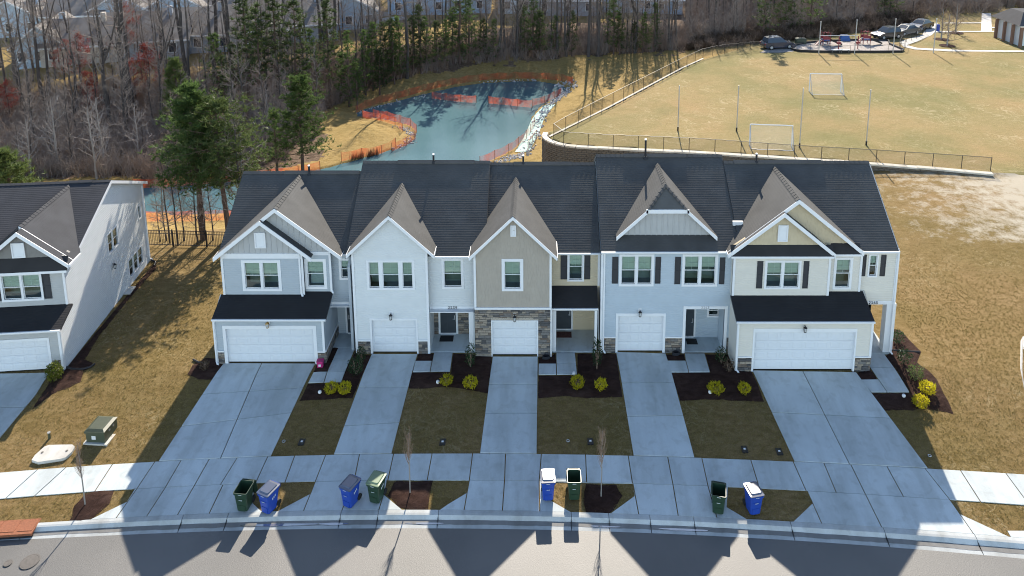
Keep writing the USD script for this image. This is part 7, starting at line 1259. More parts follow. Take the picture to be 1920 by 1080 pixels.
for dx in (-0.6, 0.6): mb = MB(); mb.box((c[0] + dx - 0.05, c[1] - 0.3, FIELD_Z), (c[0] + dx + 0.05, c[1] + 0.3, FIELD_Z + 0.7)); obj('leg', mb.out(), 'iron', t)
c = ground(1758, 58, FIELD_Z); mb = MB(); mb.tube([(c[0], c[1], FIELD_Z), (c[0], c[1], FIELD_Z + 0.95), (c[0], c[1], FIELD_Z + 1.05)], [0.28, 0.3, 0.18], 12); obj('litter_bin', mb.out(), 'bin_blue', None, 'dark blue litter bin at the bend of the white path', 'litter bin')

# ------------------------------------------------------------ houses beyond the woods
def far_house(px, py, w, d, hw, hr, yaw, sid, label, axis='x', roofm='far_shingle', wing=None, windows=3):
    """A gabled house with its nearest bottom edge centred on the pixel; axis = direction of the ridge in its own frame."""
    g = ghit(px, py); F = Frame(g, yaw); t = Thing('far_house', (0, 0, 0), label, 'house', 'houses beyond the woods', frame=F); oh = 0.4
    mb = MB(); mb.box((-w / 2, 0, -1.2), (w / 2, d, hw)); obj('wall', mb.out(), sid, t); r = t.sub('roof')
    if axis == 'x':
        sides = ([(-w / 2 - oh, -oh, hw - 0.1), (w / 2 + oh, -oh, hw - 0.1), (w / 2 + oh, d / 2, hw + hr), (-w / 2 - oh, d / 2, hw + hr)], [(w / 2 + oh, d + oh, hw - 0.1), (-w / 2 - oh, d + oh, hw - 0.1), (-w / 2 - oh, d / 2, hw + hr), (w / 2 + oh, d / 2, hw + hr)])
        gab = [[(s * w / 2, 0, hw), (s * w / 2, d, hw), (s * w / 2, d / 2, hw + hr - 0.1)] for s in (-1, 1)]
    else:
        sides = ([(-w / 2 - oh, -oh, hw - 0.1), (0, -oh, hw + hr), (0, d + oh, hw + hr), (-w / 2 - oh, d + oh, hw - 0.1)], [(w / 2 + oh, -oh, hw - 0.1), (w / 2 + oh, d + oh, hw - 0.1), (0, d + oh, hw + hr), (0, -oh, hw + hr)])
        gab = [[(-w / 2, y, hw), (w / 2, y, hw), (0, y, hw + hr - 0.1)] for y in (0, d)]
    for i, s in enumerate(sides): obj('roof_slope', deck(s, 0.18), roofm, r)
    for gpt in gab: mb = MB(); mb.add(gpt, [[0, 1, 2]]); obj('gable_wall', mb.out(), sid, t)
    if axis == 'y':
        for sg in (-1, 1): mb = MB(); p0, p1 = (sg * (w / 2 + oh), -oh - 0.03, hw - 0.1), (0, -oh - 0.03, hw + hr); mb.hexa([(p0[0], p0[1], p0[2] - 0.25), (p1[0], p1[1], p1[2] - 0.25), (p1[0], -oh + 0.02, p1[2] - 0.25), (p0[0], -oh + 0.02, p0[2] - 0.25), p0, p1, (p1[0], -oh + 0.02, p1[2]), (p0[0], -oh + 0.02, p0[2])]); obj('rake_board', mb.out(), 'white_trim', r)
    else: mb = MB(); mb.box((-w / 2 - oh, -oh - 0.03, hw - 0.32), (w / 2 + oh, -oh + 0.02, hw - 0.1)); obj('eave_board', mb.out(), 'white_trim', r)
    for i in range(windows):
        x = -w / 2 + w * (i + 0.5) / windows; wn = t.sub('window'); mb = MB(); mb.box((x - 0.55, -0.05, 0.8), (x + 0.55, 0.0, 2.2)); obj('frame', mb.out(), 'white_trim', wn); mb = MB(); mb.box((x - 0.45, -0.07, 0.9), (x + 0.45, -0.051, 2.1)); obj('pane', mb.out(), 'dark_glass', wn)
        if hw > 4: wn = t.sub('window'); mb = MB(); mb.box((x - 0.5, -0.05, 3.5), (x + 0.5, 0.0, 4.8)); obj('frame', mb.out(), 'white_trim', wn); mb = MB(); mb.box((x - 0.4, -0.07, 3.6), (x + 0.4, -0.051, 4.7)); obj('pane', mb.out(), 'dark_glass', wn)
    mb = MB(); mb.box((w * 0.22, d * 0.4, hw + hr * 0.3), (w * 0.22 + 0.6, d * 0.4 + 0.6, hw + hr + 0.7)); obj('chimney', mb.out(), sid, r)
    return t
R = math.radians
far_house(78, 126, 6.2, 10, 2.8, 2.8, R(14), 'blue_far_siding', 'blue single-storey house with its gable end towards the woods, nearest on the left', 'y', windows=3)
far_house(150, 121, 9, 9, 2.6, 2.8, R(14), 'tan_far_siding', 'grey-roofed house adjoining the blue gable behind the red-budded trees')
far_house(270, 112, 11, 10, 2.7, 3.0, R(12), 'grey_far_siding', 'grey house with broad roof behind the tallest trunks'); far_house(372, 100, 10, 10, 2.7, 2.9, R(12), 'grey_far_siding', 'grey house with porch posts at the middle of the left slope'); far_house(470, 92, 10, 10, 2.7, 2.9, R(14), 'tan_far_siding', 'tan house half hidden behind evergreens on the slope'); far_house(560, 80, 11, 10, 2.7, 3.0, R(16), 'grey_far_siding', 'grey house with wide pale roof left of the pale driveway'); far_house(655, 56, 9, 9, 2.7, 2.7, R(18), 'blue_far_siding', 'blue-white house at the end of the pale driveway', 'y')
far_house(20, 70, 9, 9, 2.8, 2.9, R(10), 'blue_far_siding', 'blue gabled house in the second row at far left', 'y'); far_house(60, 45, 10, 9, 3.0, 3.2, R(10), 'blue_far_siding', 'dark-roofed blue house at the top left corner', 'x', 'slate_shingle'); far_house(140, 62, 8, 9, 2.8, 2.8, R(10), 'white_siding', 'white house in the second row behind tall trunks'); far_house(225, 55, 9, 9, 2.8, 2.8, R(10), 'blue_far_siding', 'blue house with a dark upper window in the second row', 'y'); far_house(330, 50, 9, 9, 2.8, 2.8, R(10), 'blue_far_siding', 'pale blue gabled house behind the forked trunk', 'y'); far_house(420, 40, 9, 9, 2.8, 2.8, R(10), 'white_siding', 'white-fronted house in the second row right of centre'); far_house(562, 34, 9, 9, 3, 3, R(10), 'blue_far_siding', 'bright blue-white gable at the top of the slope', 'y', 'slate_shingle'); far_house(630, 26, 9, 9, 3, 3, R(10), 'blue_far_siding', 'blue gable beside the dark roof at top centre-left', 'y', 'slate_shingle')
far_house(785, 28, 10, 9, 5.2, 2.4, R(4), 'blue_far_siding', 'pale blue two-storey house at the top centre'); far_house(858, 25, 11, 9, 2.8, 2.6, R(2), 'blue_far_siding', 'low blue house behind the tall pine'); far_house(985, 26, 9, 9, 5.0, 2.6, R(0), 'white_siding', 'white two-storey house at the top centre'); far_house(1062, 30, 11, 9, 2.8, 3.4, R(0), 'grey_far_siding', 'grey-roofed bungalow with dark porch at the top centre'); far_house(1185, 24, 10, 9, 3.2, 2.8, R(-4), 'blue_far_siding', 'blue house right of the pale fence at the top'); far_house(1240, 26, 7, 9, 2.6, 2.4, R(-4), 'blue_far_siding', 'low blue wing with two windows at the top')
flat2 = lambda name, pts, mt: obj(name, (lambda V_: (V_[0], V_[1]))((lambda vf: (np.c_[vf[0], height(vf[0][:, 0], vf[0][:, 1]) + 0.12], vf[1]))(tri2(gpoly(pts).segmentize(2.0)))), mt, kind='structure')
flat2('far_driveway', [(676, 40), (760, 30), (764, 38), (690, 44)], 'concrete_pale'); flat2('far_path', [(690, 24), (728, 24), (730, 31), (692, 35)], 'bark_light_stone')
# ------------------------------------------------------------ trees
def bare_tree_proto(t, seed, h=20.0, r0=0.22, clear=0.45, spread=0.22, nb=17, bark_m='bark_grey', twig_m='twig', leafm=None, lean=0.0, fork=False, twigs=4, droop=0.0):
    r = np.random.default_rng(seed); mb, cr, bud = MB(), MB(), []
    zz = np.linspace(0, 1, 9); wob = np.cumsum(r.normal(size=(9, 2)) * h * 0.006, axis=0); wob[0] = 0
    tp = np.c_[wob[:, 0] + lean * h * zz ** 1.3, wob[:, 1], zz * h]; tp[0, 2] = -0.4; rad = r0 * (1 - zz) ** 0.75 + 0.02; rad[0] = r0 * 1.35; mb.tube(tp, rad, 7)
    if fork:
        k = 4; q = tp[k:].copy(); q[:, 0] += np.linspace(0, h * 0.16, len(q)) * r.choice((-1, 1)); q[:, 1] += np.linspace(0, h * 0.07, len(q)); mb.tube(q, rad[k:] * 0.8, 6)
    def limb(p, d, L_, rr, lev):
        n = 5; pts = [p]; dd = d.copy()
        for i in range(n): dd = dd + r.normal(size=3) * 0.14 + V(0, 0, 0.07 - droop); dd /= np.linalg.norm(dd); pts.append(pts[-1] + dd * L_ / n)
        pts = np.array(pts); cr.tube(pts, np.linspace(rr, max(rr * 0.25, 0.006), n + 1), 4 if lev == 0 else 3, False)
        if lev < 2:
            for _ in range(twigs if lev == 0 else twigs - 1):
                i = r.uniform(1.2, n); j = int(i); f = i - j; b = pts[j] if j == n else pts[j] * (1 - f) + pts[j + 1] * f; nd = dd + r.normal(size=3) * 0.75; nd /= np.linalg.norm(nd); limb(b, nd, L_ * r.uniform(0.35, 0.6), rr * 0.42, lev + 1)
        else: bud.append(pts[-1]); bud.append(pts[3])
    for k in range(nb):
        f = clear + (0.97 - clear) * (k + r.random()) / nb; a = r.uniform(0, 6.28); z = f * h; p = np.array([np.interp(f, zz, tp[:, i]) for i in range(3)]); L_ = h * spread * (1.15 - 0.75 * (f - clear) / (1 - clear)) * r.uniform(0.6, 1.15); el = r.uniform(0.25, 0.95)
        limb(p, V(math.cos(a) * math.cos(el), math.sin(a) * math.cos(el), math.sin(el)), L_, float(np.interp(f, zz, rad)) * 0.42 + 0.012, 0)
    obj('trunk', (mb.out()[0] + t.base, mb.out()[1]), bark_m, t, smooth=50); obj('crown', (cr.out()[0] + t.base, cr.out()[1]), twig_m, t)
    if leafm:
        B = np.array(bud); n = len(B) * 5; idx = r.integers(0, len(B), n); P = B[idx] + r.normal(size=(n, 3)) * 0.22; it = iter(P); v, f = leaf_cloud(n, lambda: next(it), 0.13, r); obj('buds', (v + t.base, f), leafm, t)
def pine_proto(t, seed, h=9.0, w=3.2, clear=0.12, nb=60, needle='pine_needle', r0=0.13, dense=14, size=0.34, irregular=0.3, conical=True, bark_m='bark_pine'):
    r = np.random.default_rng(seed); mb, cr = MB(), MB(); zz = np.linspace(0, 1, 8); wob = np.cumsum(r.normal(size=(8, 2)) * h * 0.005, axis=0); wob[0] = 0; tp = np.c_[wob, zz * h]; tp[0, 2] = -0.3; rad = r0 * (1 - zz) ** 0.8 + 0.015; mb.tube(tp, rad, 7); tips = []
    for k in range(nb):
        f = clear + (0.98 - clear) * (k + r.random()) / nb; a = k * 2.4 + r.normal() * 0.4; u = (f - clear) / (1 - clear); prof = (1 - u) ** 0.8 if conical else math.sin(math.pi * min(1, 0.18 + 0.82 * u)) ** 0.7 * 1.0
        L_ = w * 0.5 * (0.15 + prof) * r.uniform(1 - irregular, 1 + irregular * 0.6); p = np.array([np.interp(f, zz, tp[:, i]) for i in range(3)]); el = r.uniform(0.05, 0.55); n = 4; pts = [p + V(math.cos(a) * math.cos(el), math.sin(a) * math.cos(el), math.sin(el) * 0.9) * L_ * i / n + V(0, 0, 0.06 * L_ * (i / n) ** 2) for i in range(n + 1)]
        mb.tube(pts, np.linspace(0.035 if h > 7 else 0.02, 0.008, n + 1), 3, False)
        for _ in range(dense): i = r.uniform(0.35, 1.0); q = p * (1 - i) + np.array(pts[-1]) * i + r.normal(size=3) * V(0.16, 0.16, 0.13) * (0.4 + L_ * 0.35); tips.append(q)
    tips = np.array(tips); n = len(tips); per = 7
    # every clump is a small tuft of needle sprays
    C = np.repeat(tips, per, axis=0); d = r.normal(size=(n * per, 3)); d[:, 2] = np.abs(d[:, 2]) * 0.9 + 0.15; d /= np.linalg.norm(d, axis=1, keepdims=True); b = np.cross(d, r.normal(size=(n * per, 3))); b /= np.linalg.norm(b, axis=1, keepdims=True); s = size * r.uniform(0.6, 1.25, (n * per, 1))
    v = np.stack([C - b * s * 0.10, C + b * s * 0.10, C + d * s], 1).reshape(-1, 3); obj('trunk', (mb.out()[0] + t.base, mb.out()[1]), bark_m, t); obj('crown', (v + t.base, np.arange(len(v)).reshape(-1, 3)), needle, t)
class Kind:
    """A kind of tree in several grown variants; the first use of a variant is the tree itself, later ones are copies."""
    def __init__(s, name, cat, builders): s.name, s.cat, s.b, s.first, s.i = name, cat, builders, {}, 0
    def put(s, loc, label, group=None, scale=1.0, rot=0.0, var=None):
        k = var if var is not None else s.i % len(s.b); s.i += 1; lift = V(loc[0], loc[1], loc[2])
        if k not in s.first:
            t = Thing(s.name, (0, 0, 0), label, s.cat, group); s.b[k](t); place(t.prim, lift, rot, scale); s.first[k] = t; return t
        return copy_thing(s.first[k], lift, rot, scale, s.name, label, s.cat, group)
tall = Kind('bare_tree', 'tree', [lambda t, q=q: bare_tree_proto(t, *q[0], **q[1]) for q in (((101,), dict(h=21, clear=0.5, spread=0.17)), ((102,), dict(h=19, clear=0.42, spread=0.2, fork=True)), ((103,), dict(h=22, clear=0.55, spread=0.16, lean=0.03)), ((104,), dict(h=17, clear=0.35, spread=0.22, r0=0.2)), ((105,), dict(h=20, clear=0.48, spread=0.18, lean=-0.05)), ((106,), dict(h=18, clear=0.38, spread=0.24, fork=True, r0=0.26)))])
thin = Kind('thin_tree', 'tree', [lambda t, q=q: bare_tree_proto(t, q, h=10.5 + q % 3, r0=0.085, clear=0.18, spread=0.2, nb=26, twigs=5) for q in (201, 202, 203, 204)])
pale = Kind('pale_tree', 'tree', [lambda t, q=q: bare_tree_proto(t, q, h=7, r0=0.08, clear=0.2, spread=0.3, nb=20, bark_m='bark_pale', twig_m='twig_pale', twigs=4) for q in (251, 252)])
redb = Kind('red_bud_tree', 'tree', [lambda t, q=q: bare_tree_proto(t, q, h=11, r0=0.12, clear=0.3, spread=0.27, nb=24, leafm='red_bud', twigs=4) for q in (301, 302)])
ypine = Kind('young_pine', 'pine tree', [lambda t, q=q: pine_proto(t, q, h=7.5 + (q % 3), w=3.3 + 0.3 * (q % 2), nb=46, dense=6, size=0.40, needle='pine_needle' if q % 2 else 'dark_needle', clear=0.1, irregular=0.5) for q in (401, 402, 403, 404)])
apine = Kind('airy_pine', 'pine tree', [lambda t, q=q: pine_proto(t, q, h=10.5, w=3.6, nb=42, dense=6, size=0.45, needle='dark_needle', clear=0.3, irregular=0.6) for q in (451, 452)])
BW = 'bare trees of the wood left of the pond'; BN = 'bare trees behind the far shore of the pond'; BR = 'bare trees behind the playground'; rt = np.random.default_rng(77)
named = [(80, 182, 0.95, 0, 'straight bare tree in front of the blue gabled house'), (212, 250, 1.0, 5, 'tall bare tree with wide limbs rising from the lower wood'), (250, 236, 1.05, 1, 'forked bare tree crossing the tan roof'), (240, 160, 1.0, 4, 'leaning bare tree with a broken pale limb beside red buds'), (300, 145, 0.95, 2, 'slim bare tree on the grass edge of the slope'), (345, 150, 1.0, 0, 'bare tree at the left of a tight cluster of trunks on the slope'), (363, 186, 1.15, 2, 'thick bare tree in the middle of the trunk cluster'), (405, 110, 1.05, 5, 'stout bare tree with spreading fork on the slope'), (432, 150, 1.1, 0, 'thick dark bare tree left of the green pines'), (446, 165, 1.1, 2, 'dark straight bare tree right beside a thicker one'), (501, 104, 1.0, 1, 'thin dark bare tree before the tan far house'), (602, 92, 1.0, 0, 'straight bare tree against the wide pale roof'), (622, 96, 1.05, 2, 'second straight bare tree against the wide pale roof'), (684, 88, 1.0, 4, 'bare tree in front of the pale driveway'), (733, 100, 1.05, 0, 'stout bare tree with ivy-dark stem above the inlet'), (763, 146, 1.25, 2, 'very tall bare tree standing among dark young pines'), (838, 100, 1.1, 0, 'tall bare tree behind the dark pines left of centre'), (932, 110, 1.3, 2, 'thickest tall bare tree at the far shore'), (968, 108, 1.05, 1, 'forked bare tree right of the thickest one'), (1044, 106, 1.2, 0, 'straight bare tree with the thick base at the far shore'), (1062, 105, 1.15, 4, 'straight bare tree paired with a thicker one at the far shore'), (1103, 106, 1.3, 2, 'leaning tall bare tree that throws the longest shadow'), (1121, 105, 1.2, 0, 'tall bare tree right beside the leaning one'), (1190, 99, 0.95, 5, 'bare tree right of the leaning pair'), (1226, 96, 0.9, 0, 'bare tree behind the top of the grassy bank'), (1257, 91, 0.85, 2, 'bare tree at the right end of the grassy bank'), (1268, 90, 0.8, 4, 'bare tree beside the fence corner')]
for x, y, s, v_, lb in named: g = ghit(x, y); s *= 0.62 if x > 640 else 0.85; tall.put(g, lb, None, (s * 1.15, s * 1.15, s), rt.uniform(0, 6.28), v_)
def scatter(kind, region, n, label, group, smin, smax, dmin=0.0, seed=0):
    r = np.random.default_rng(seed); P = Polygon(region); x0, y0, x1, y1 = P.bounds; got = []; tries = 0
    while len(got) < n and tries < n * 60:
        tries += 1; x, y = r.uniform(x0, x1), r.uniform(y0, y1)
        if not P.contains(Point(x, y)): continue
        g = ghit(x, y)
        if any((g[0] - q[0]) ** 2 + (g[1] - q[1]) ** 2 < dmin ** 2 for q in got): continue
        got.append(g); kind.put(g, label, group, r.uniform(smin, smax), r.uniform(0, 6.28), int(r.integers(len(kind.b))))
    return got
LW = [(-60, 335), (240, 335), (380, 310), (500, 290), (590, 250), (600, 215), (650, 165), (620, 120), (500, 125), (400, 150), (250, 165), (100, 185), (-60, 190)]
LT = [(-60, 232), (240, 232), (420, 222), (560, 205), (650, 165), (620, 120), (500, 125), (400, 150), (250, 165), (100, 185), (-60, 190)]
scatter(tall, LT, 30, 'tall bare grey tree standing in the wood left of the pond', BW, 0.6, 0.85, 2.2, 1); scatter(thin, LW, 85, 'thin bare understorey tree in the wood left of the pond', 'thin bare trees of the left wood', 0.45, 0.95, 1.0, 2)
scatter(tall, [(0, 130), (330, 105), (640, 62), (640, 20), (300, 40), (0, 60)], 20, 'bare tree standing among the houses beyond the wood', 'bare trees among the far houses', 0.5, 0.75, 3.0, 3)
scatter(thin, [(-20, 175), (330, 150), (640, 95), (640, 60), (420, 75), (0, 120)], 26, 'thin bare tree on the slope before the far houses', 'thin bare trees before the far houses', 0.7, 1.1, 1.2, 12); scatter(thin, [(640, 95), (1290, 66), (1290, 36), (640, 50)], 30, 'thin bare tree between the pine row and the far houses', 'thin bare trees behind the pine row', 0.7, 1.1, 1.2, 13)
FS = [(640, 165), (760, 130), (860, 112), (960, 106), (1090, 103), (1180, 100), (1280, 90), (1280, 60), (1000, 70), (850, 85), (700, 110), (640, 130)]
scatter(tall, FS, 16, 'tall bare tree in the strip behind the far shore of the pond', BN, 0.5, 0.65, 1.6, 4); scatter(thin, FS, 70, 'thin bare tree in the strip behind the far shore of the pond', 'thin bare trees behind the far shore', 0.6, 1.0, 0.8, 5)
RB = [(1290, 84), (1400, 72), (1480, 60), (1560, 52), (1640, 42), (1730, 30), (1820, 20), (1960, 14), (1960, -25), (1500, -10), (1290, 30)]
RT = [(1300, 66), (1400, 56), (1480, 44), (1560, 38), (1640, 28), (1730, 16), (1820, 8), (1960, 0), (1960, -30), (1500, -15), (1300, 20)]
scatter(tall, RT, 80, 'bare tree in the dense wood behind the playground', BR, 0.5, 0.7, 1.5, 6); scatter(thin, RB, 90, 'thin bare tree in the dense wood behind the playground', 'thin bare trees behind the playground', 0.5, 0.9, 1.0, 7)
scatter(tall, [(640, 40), (1290, 30), (1500, -12), (1300, -60), (600, -40)], 40, 'bare tree rising behind the far houses at the top', 'bare trees behind the far houses', 0.8, 1.2, 3.0, 8); scatter(tall, [(-40, 40), (560, 18), (560, -50), (-40, -30)], 44, 'bare tree on the wooded rise behind the far left houses', 'bare trees on the far left rise', 0.7, 1.05, 3.0, 9)
for i, (x, y, s) in enumerate(((152, 172, 0.62), (172, 226, 0.5), (240, 122, 0.7), (285, 190, 0.62), (258, 198, 0.5), (130, 160, 0.5), (20, 236, 0.45))): redb.put(ghit(x, y), ('red-budded tree glowing before the tan far house', 'low red-budded tree deep in the left wood', 'orange-red budded tree high before the grey far house', 'crimson-budded tree behind the pale green conifer', 'small crimson-budded tree left of the larger crimson one', 'red-budded tree nearest the blue gabled house', 'reddish tree at the left edge of the wood')[i], None, s, rt.uniform(0, 6))
for i, (x, y) in enumerate(((195, 318), (112, 325), (182, 336), (262, 312), (60, 335), (505, 268))): pale.put(ghit(x, y), ('pale branching bare tree above the neighbouring roof', 'small pale bare tree left of the vent pipe', 'pale bare tree right behind the neighbouring ridge', 'pale bare tree left of the big pine', 'pale bare tree near the left edge', 'pale thin bare tree beside the pine above the inlet')[i], None, rt.uniform(0.8, 1.1), rt.uniform(0, 6))
PN = 'young pines along the far shore'
yp = [(655, 200, 1.0), (640, 188, .8), (700, 170, 1.05), (722, 160, .9), (686, 178, .9), (735, 150, 1.1), (752, 148, 1.0), (775, 140, .85), (800, 132, .8), (820, 128, .9), (850, 122, .95), (862, 118, 1.45), (880, 117, .95), (905, 114, .8), (925, 113, .7), (985, 108, .8), (1000, 107, .95), (1015, 107, .9), (1040, 106, .7), (1072, 105, .7), (1150, 102, .95), (1162, 101, .8), (1205, 99, .7), (1225, 97, .75), (740, 158, .8), (712, 178, .8), (670, 205, .7), (790, 138, 1.0), (835, 124, .7), (1190, 99, .6)]
for x, y, s in yp: ypine.put(ghit(x, y), 'young dark pine in the row along the far shore of the pond', PN, s, rt.uniform(0, 6.28))
mp = [(410, 205, 1.15, 'dark pine left of the group at the middle of the wood'), (425, 235, .9, 'low pine in front of the group at the middle of the wood'), (468, 215, 1.5, 'tall pine at the middle of the wood with drooping crown'), (495, 225, 1.35, 'bushy pine right of the tallest one in the wood'), (528, 210, 1.5, 'grey-green pine at the edge of the wood'), (560, 215, 1.4, 'pine with dark top nearest the dark inlet shore'), (590, 205, 1.1, 'smaller pine behind the grassy point'), (620, 195, 1.3, 'pine at the left end of the far shore'), (440, 185, 1.0, 'dark pine top showing behind the group in the wood')]
for x, y, s, lb in mp: (apine if s > 1.25 else ypine).put(ghit(x, y), lb, None, s * 0.95, rt.uniform(0, 6.28))
for i, (x, y) in enumerate(((1470, 62), (1480, 55), (1520, 60), (1655, 38), (1668, 36), (1430, 74))): ypine.put(ghit(x, y), 'green pine among the bare trees behind the playground', 'pines behind the playground', rt.uniform(0.9, 1.2), rt.uniform(0, 6.28))
# the big pines behind the picket fence
def big(px, py, label, seed, name='tall_pine', **k): g = g0(px, py) if py > 440 else ghit(px, py); g = ghit(px, py); t = Thing(name, g, label, 'pine tree'); pine_proto(t, seed, **k); return t
big(382, 449, 'big green pine standing behind the black picket fence', 501, h=11.6, w=6.0, clear=0.34, nb=120, dense=22, size=0.36, r0=0.22, irregular=0.6, conical=True)
big(430, 447, 'olive-green pine right of the big one behind the picket fence', 502, h=10.6, w=5.6, clear=0.38, nb=100, dense=17, size=0.34, r0=0.2, irregular=0.6, conical=False, needle='light_leaf')
big(338, 250, 'pale green conifer with a pointed top behind the big pine', 503, h=8.5, w=4.0, clear=0.05, nb=90, dense=14, size=0.4, needle='light_leaf', irregular=0.2)
big(568, 330, 'green pine at the inlet behind the first roof', 504, h=10.0, w=6.4, clear=0.2, nb=90, dense=18, size=0.36, irregular=0.6, r0=0.16)
big(22, 380, 'yellow-green pine top behind the neighbouring roof at the left edge', 505, h=4.6, w=4.2, clear=0.2, nb=50, dense=14, size=0.45, needle='light_leaf', irregular=0.4)
big(462, 440, 'loose pale green tree between the olive pine and the first roof', 506, h=8.2, w=4.2, clear=0.3, nb=50, dense=8, size=0.3, needle='light_leaf', irregular=0.6, conical=False, bark_m='bark_pale', r0=0.1)
big(520, 350, 'loose green tree beside the inlet left of the round pine', 507, h=7.5, w=4.0, clear=0.25, nb=44, dense=9, size=0.34, irregular=0.6)
for i, (x, y, s) in enumerate(((318, 455, 0.62), (333, 458, 0.6), (372, 455, 0.6), (385, 448, .5), (300, 452, 0.35), (312, 450, .45), (398, 450, .5), (345, 450, .55), (455, 452, 0.85))): thin.put(g0(x, y), 'thin bare tree between the picket fence and the inlet', 'thin bare trees at the picket fence', s, rt.uniform(0, 6))
# crape myrtles by the white path
myr = Kind('ornamental_tree', 'tree', [lambda t: bare_tree_proto(t, 601, h=4.6, r0=0.09, clear=0.12, spread=0.42, nb=18, twig_m='twig_brown', bark_m='bark_pale', twigs=4)])
for x, y, lb in ((1765, 74, 'rounded bare ornamental tree on the left of three near the white path'), (1792, 62, 'rounded bare ornamental tree at the back of three near the white path'), (1776, 86, 'rounded bare ornamental tree nearest the field of three')):
    g = ground(x, y, FIELD_Z); myr.put(g, lb, None, 1.0, rt.uniform(0, 6)); mb = MB(); a = np.linspace(0, 6.28, 20); v = np.c_[g[0] + 1.1 * np.cos(a), g[1] + 1.0 * np.sin(a), np.full(20, FIELD_Z + 0.05)]; mb.add(v, [[0, i, i + 1] for i in range(1, 19)]); obj('mulch_ring', mb.out(), 'mulch', kind='stuff')
# brush and undergrowth as masses
def instancer(name, protos, mats_, pos, sc, rot, idx):
    p = path_of(name, None); I = UsdGeom.PointInstancer.Define(stage, p); I.GetPrim().SetCustomDataByKey('kind', 'stuff'); rel = I.CreatePrototypesRel()
    for k, (m, mt) in enumerate(zip(protos, mats_)):
        v, f, _ = meshkit.arrays(m); q = f'{p}/plant_{k + 1:03d}'; g = UsdGeom.Mesh.Define(stage, q); g.CreatePointsAttr(Vt.Vec3fArray.FromNumpy(v.astype(np.float32))); g.CreateFaceVertexCountsAttr(Vt.IntArray.FromNumpy(np.full(len(f), 3, np.int32))); g.CreateFaceVertexIndicesAttr(Vt.IntArray.FromNumpy(f.astype(np.int32).ravel())); g.CreateSubdivisionSchemeAttr('none'); UsdShade.MaterialBindingAPI.Apply(g.GetPrim()).Bind(M[mt]); rel.AddTarget(q)
    I.CreateProtoIndicesAttr(Vt.IntArray.FromNumpy(np.asarray(idx, np.int32))); I.CreatePositionsAttr(Vt.Vec3fArray.FromNumpy(np.asarray(pos, np.float32)))
    I.CreateScalesAttr(Vt.Vec3fArray.FromNumpy(np.repeat(np.asarray(sc, np.float32)[:, None], 3, 1))); h2 = np.asarray(rot) / 2; I.CreateOrientationsAttr(Vt.QuathArray([Gf.Quath(float(math.cos(a)), 0.0, 0.0, float(math.sin(a))) for a in h2]))
def brush(seed, h=1.6, n=26, leafy=0):
    r = np.random.default_rng(seed); mb = MB()
    for _ in range(n):
        a = r.uniform(0, 6.28); L_ = h * r.uniform(0.5, 1.1); o = V(r.normal() * 0.25, r.normal() * 0.25, 0); d = V(math.cos(a) * 0.5, math.sin(a) * 0.5, 1); q = o + d * L_ * 0.55 + r.normal(size=3) * 0.08; e = q + (d + r.normal(size=3) * 0.4) * L_ * 0.45; mb.tube([o - V(0, 0, 0.1), q, e], [0.02, 0.013, 0.005], 3, False)
        for _ in range(5): i = r.random(); b = q * (1 - i) + e * i; mb.tube([b, b + r.normal(size=3) * L_ * 0.2 + V(0, 0, L_ * 0.08)], [0.009, 0.004], 3, False)
    return mb.out()
def scatter_pts(poly, n, seed, cond=None):
    r = np.random.default_rng(seed); x0, y0, x1, y1 = poly.bounds; P = np.c_[r.uniform(x0, x1, n * 6), r.uniform(y0, y1, n * 6)]; ok = shapely.contains(poly, shapely.points(P[:, 0], P[:, 1])); P = P[ok][:n]; return np.c_[P, height(P[:, 0], P[:, 1])], r
protos = [brush(1), brush(2, 2.2, 20), brush(3, 1.1, 34), brush(4, 2.6, 16)]
near_wood = gpoly([(-60, 338), (260, 338), (420, 326), (560, 290), (600, 220), (660, 175), (860, 118), (1090, 104), (1280, 92), (1290, 62), (1000, 70), (700, 110), (500, 125), (250, 165), (-60, 190)])
P, r = scatter_pts(near_wood, 2300, 5); instancer('undergrowth', protos, ['twig', 'twig_brown', 'twig_brown', 'twig'], P, r.uniform(0.5, 1.2, len(P)), r.uniform(0, 6.28, len(P)), r.integers(0, 4, len(P)))
back_wood = gpoly([(1290, 86), (1480, 60), (1640, 44), (1730, 32), (1960, 18), (1960, -40), (1290, -20)])
P, r = scatter_pts(back_wood, 1500, 6); instancer('undergrowth', protos, ['twig', 'twig_brown', 'twig_brown', 'twig'], P, r.uniform(0.8, 1.7, len(P)), r.uniform(0, 6.28, len(P)), r.integers(0, 4, len(P)))
edge = gpoly([(1290, 97), (1340, 90), (1400, 84), (1480, 76), (1560, 68), (1640, 56), (1730, 42), (1700, 32), (1600, 46), (1480, 62), (1290, 84)])
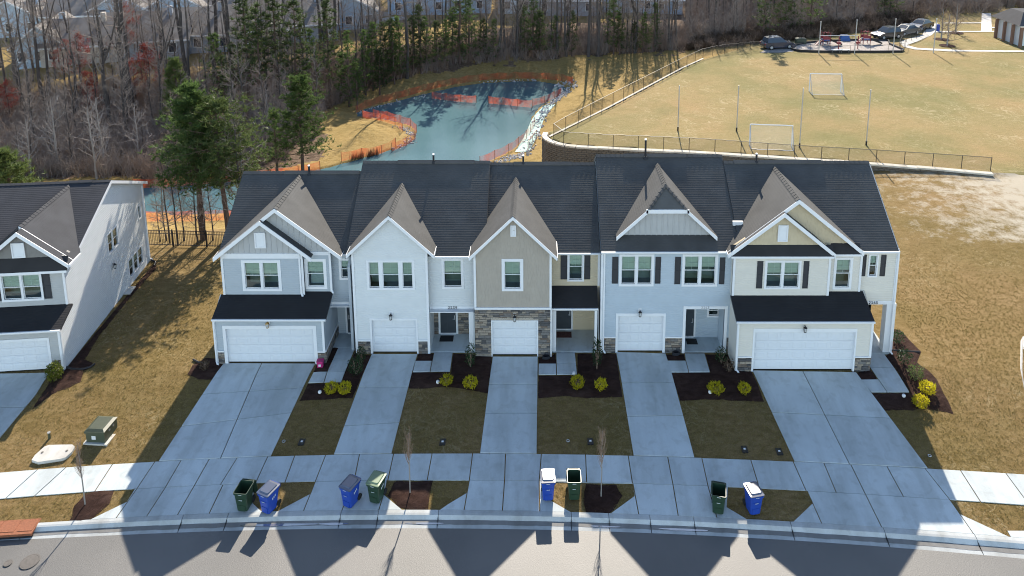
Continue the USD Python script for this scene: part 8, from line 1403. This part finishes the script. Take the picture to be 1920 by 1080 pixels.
P, r = scatter_pts(edge, 900, 7); instancer('dry_scrub', [brush(8, 0.9, 40), brush(9, 1.2, 40)], ['twig_brown', 'brown_leaf'], P, r.uniform(0.6, 1.2, len(P)), r.uniform(0, 6.28, len(P)), r.integers(0, 2, len(P)))
far_wood = Polygon([(-150, 150), (130, 150), (200, 210), (-220, 210)])
P, r = scatter_pts(far_wood, 700, 8); instancer('far_wood', [brush(11, 13, 60), brush(12, 16, 50)], ['twig', 'twig_brown'], P, r.uniform(0.8, 1.2, len(P)), r.uniform(0, 6.28, len(P)), r.integers(0, 2, len(P)))

# short dead grass standing on the near lawns, thicker along the paved edges
def tuft(seed):
    r = np.random.default_rng(seed); mb = MB()
    for _ in range(9): a = r.uniform(0, 6.28); h = r.uniform(0.03, 0.065); o = V(r.normal() * 0.03, r.normal() * 0.03, 0); w = V(-math.sin(a), math.cos(a), 0) * 0.006; mb.add([o - w, o + w, o + V(math.cos(a) * h * 0.7, math.sin(a) * h * 0.7, h)], [[0, 1, 2]])
    return mb.out()
paved = unary_union(DRIVES + [walk_poly, apron_poly] + [Polygon(gxy(p)).buffer(0.02) for p, _ in path_px] + [Polygon(gxy(b)) for b in bed_px])
near = Polygon([(-34, 48.5), (-25.2, 48.5), (-23.5, 37.5), (-22.7, 49), (-19.2, 49), (-18.4, 36.9), (17.6, 36.9), (21.5, 37.5), (21.5, 52), (40, 52), (40, float(KERB_BACK(38))), *zip(np.linspace(38, -34, 40), KERB_BACK(np.linspace(38, -34, 40)) + 0.03), (-34, 30)]).buffer(0).difference(paved.union(strip_poly.difference(unary_union(list(islands.values()) + [left_grass.intersection(strip_poly), right_grass.intersection(strip_poly)]))))
near = unary_union(polys(near)); P, r = scatter_pts(near, 60000, 31); fade = np.clip((51.5 - P[:, 1]) / 9, 0, 1) * np.clip((40 - P[:, 0]) / 6, 0, 1); P = P[r.random(len(P)) < fade]
P[:, 2] = np.where(P[:, 1] > 50, P[:, 2], gz0(P[:, 1]))
instancer('grass', [tuft(1), tuft(2), tuft(3)], ['grass_blade'] * 3, P, r.uniform(0.6, 1.15, len(P)), r.uniform(0, 6.28, len(P)), r.integers(0, 3, len(P)))
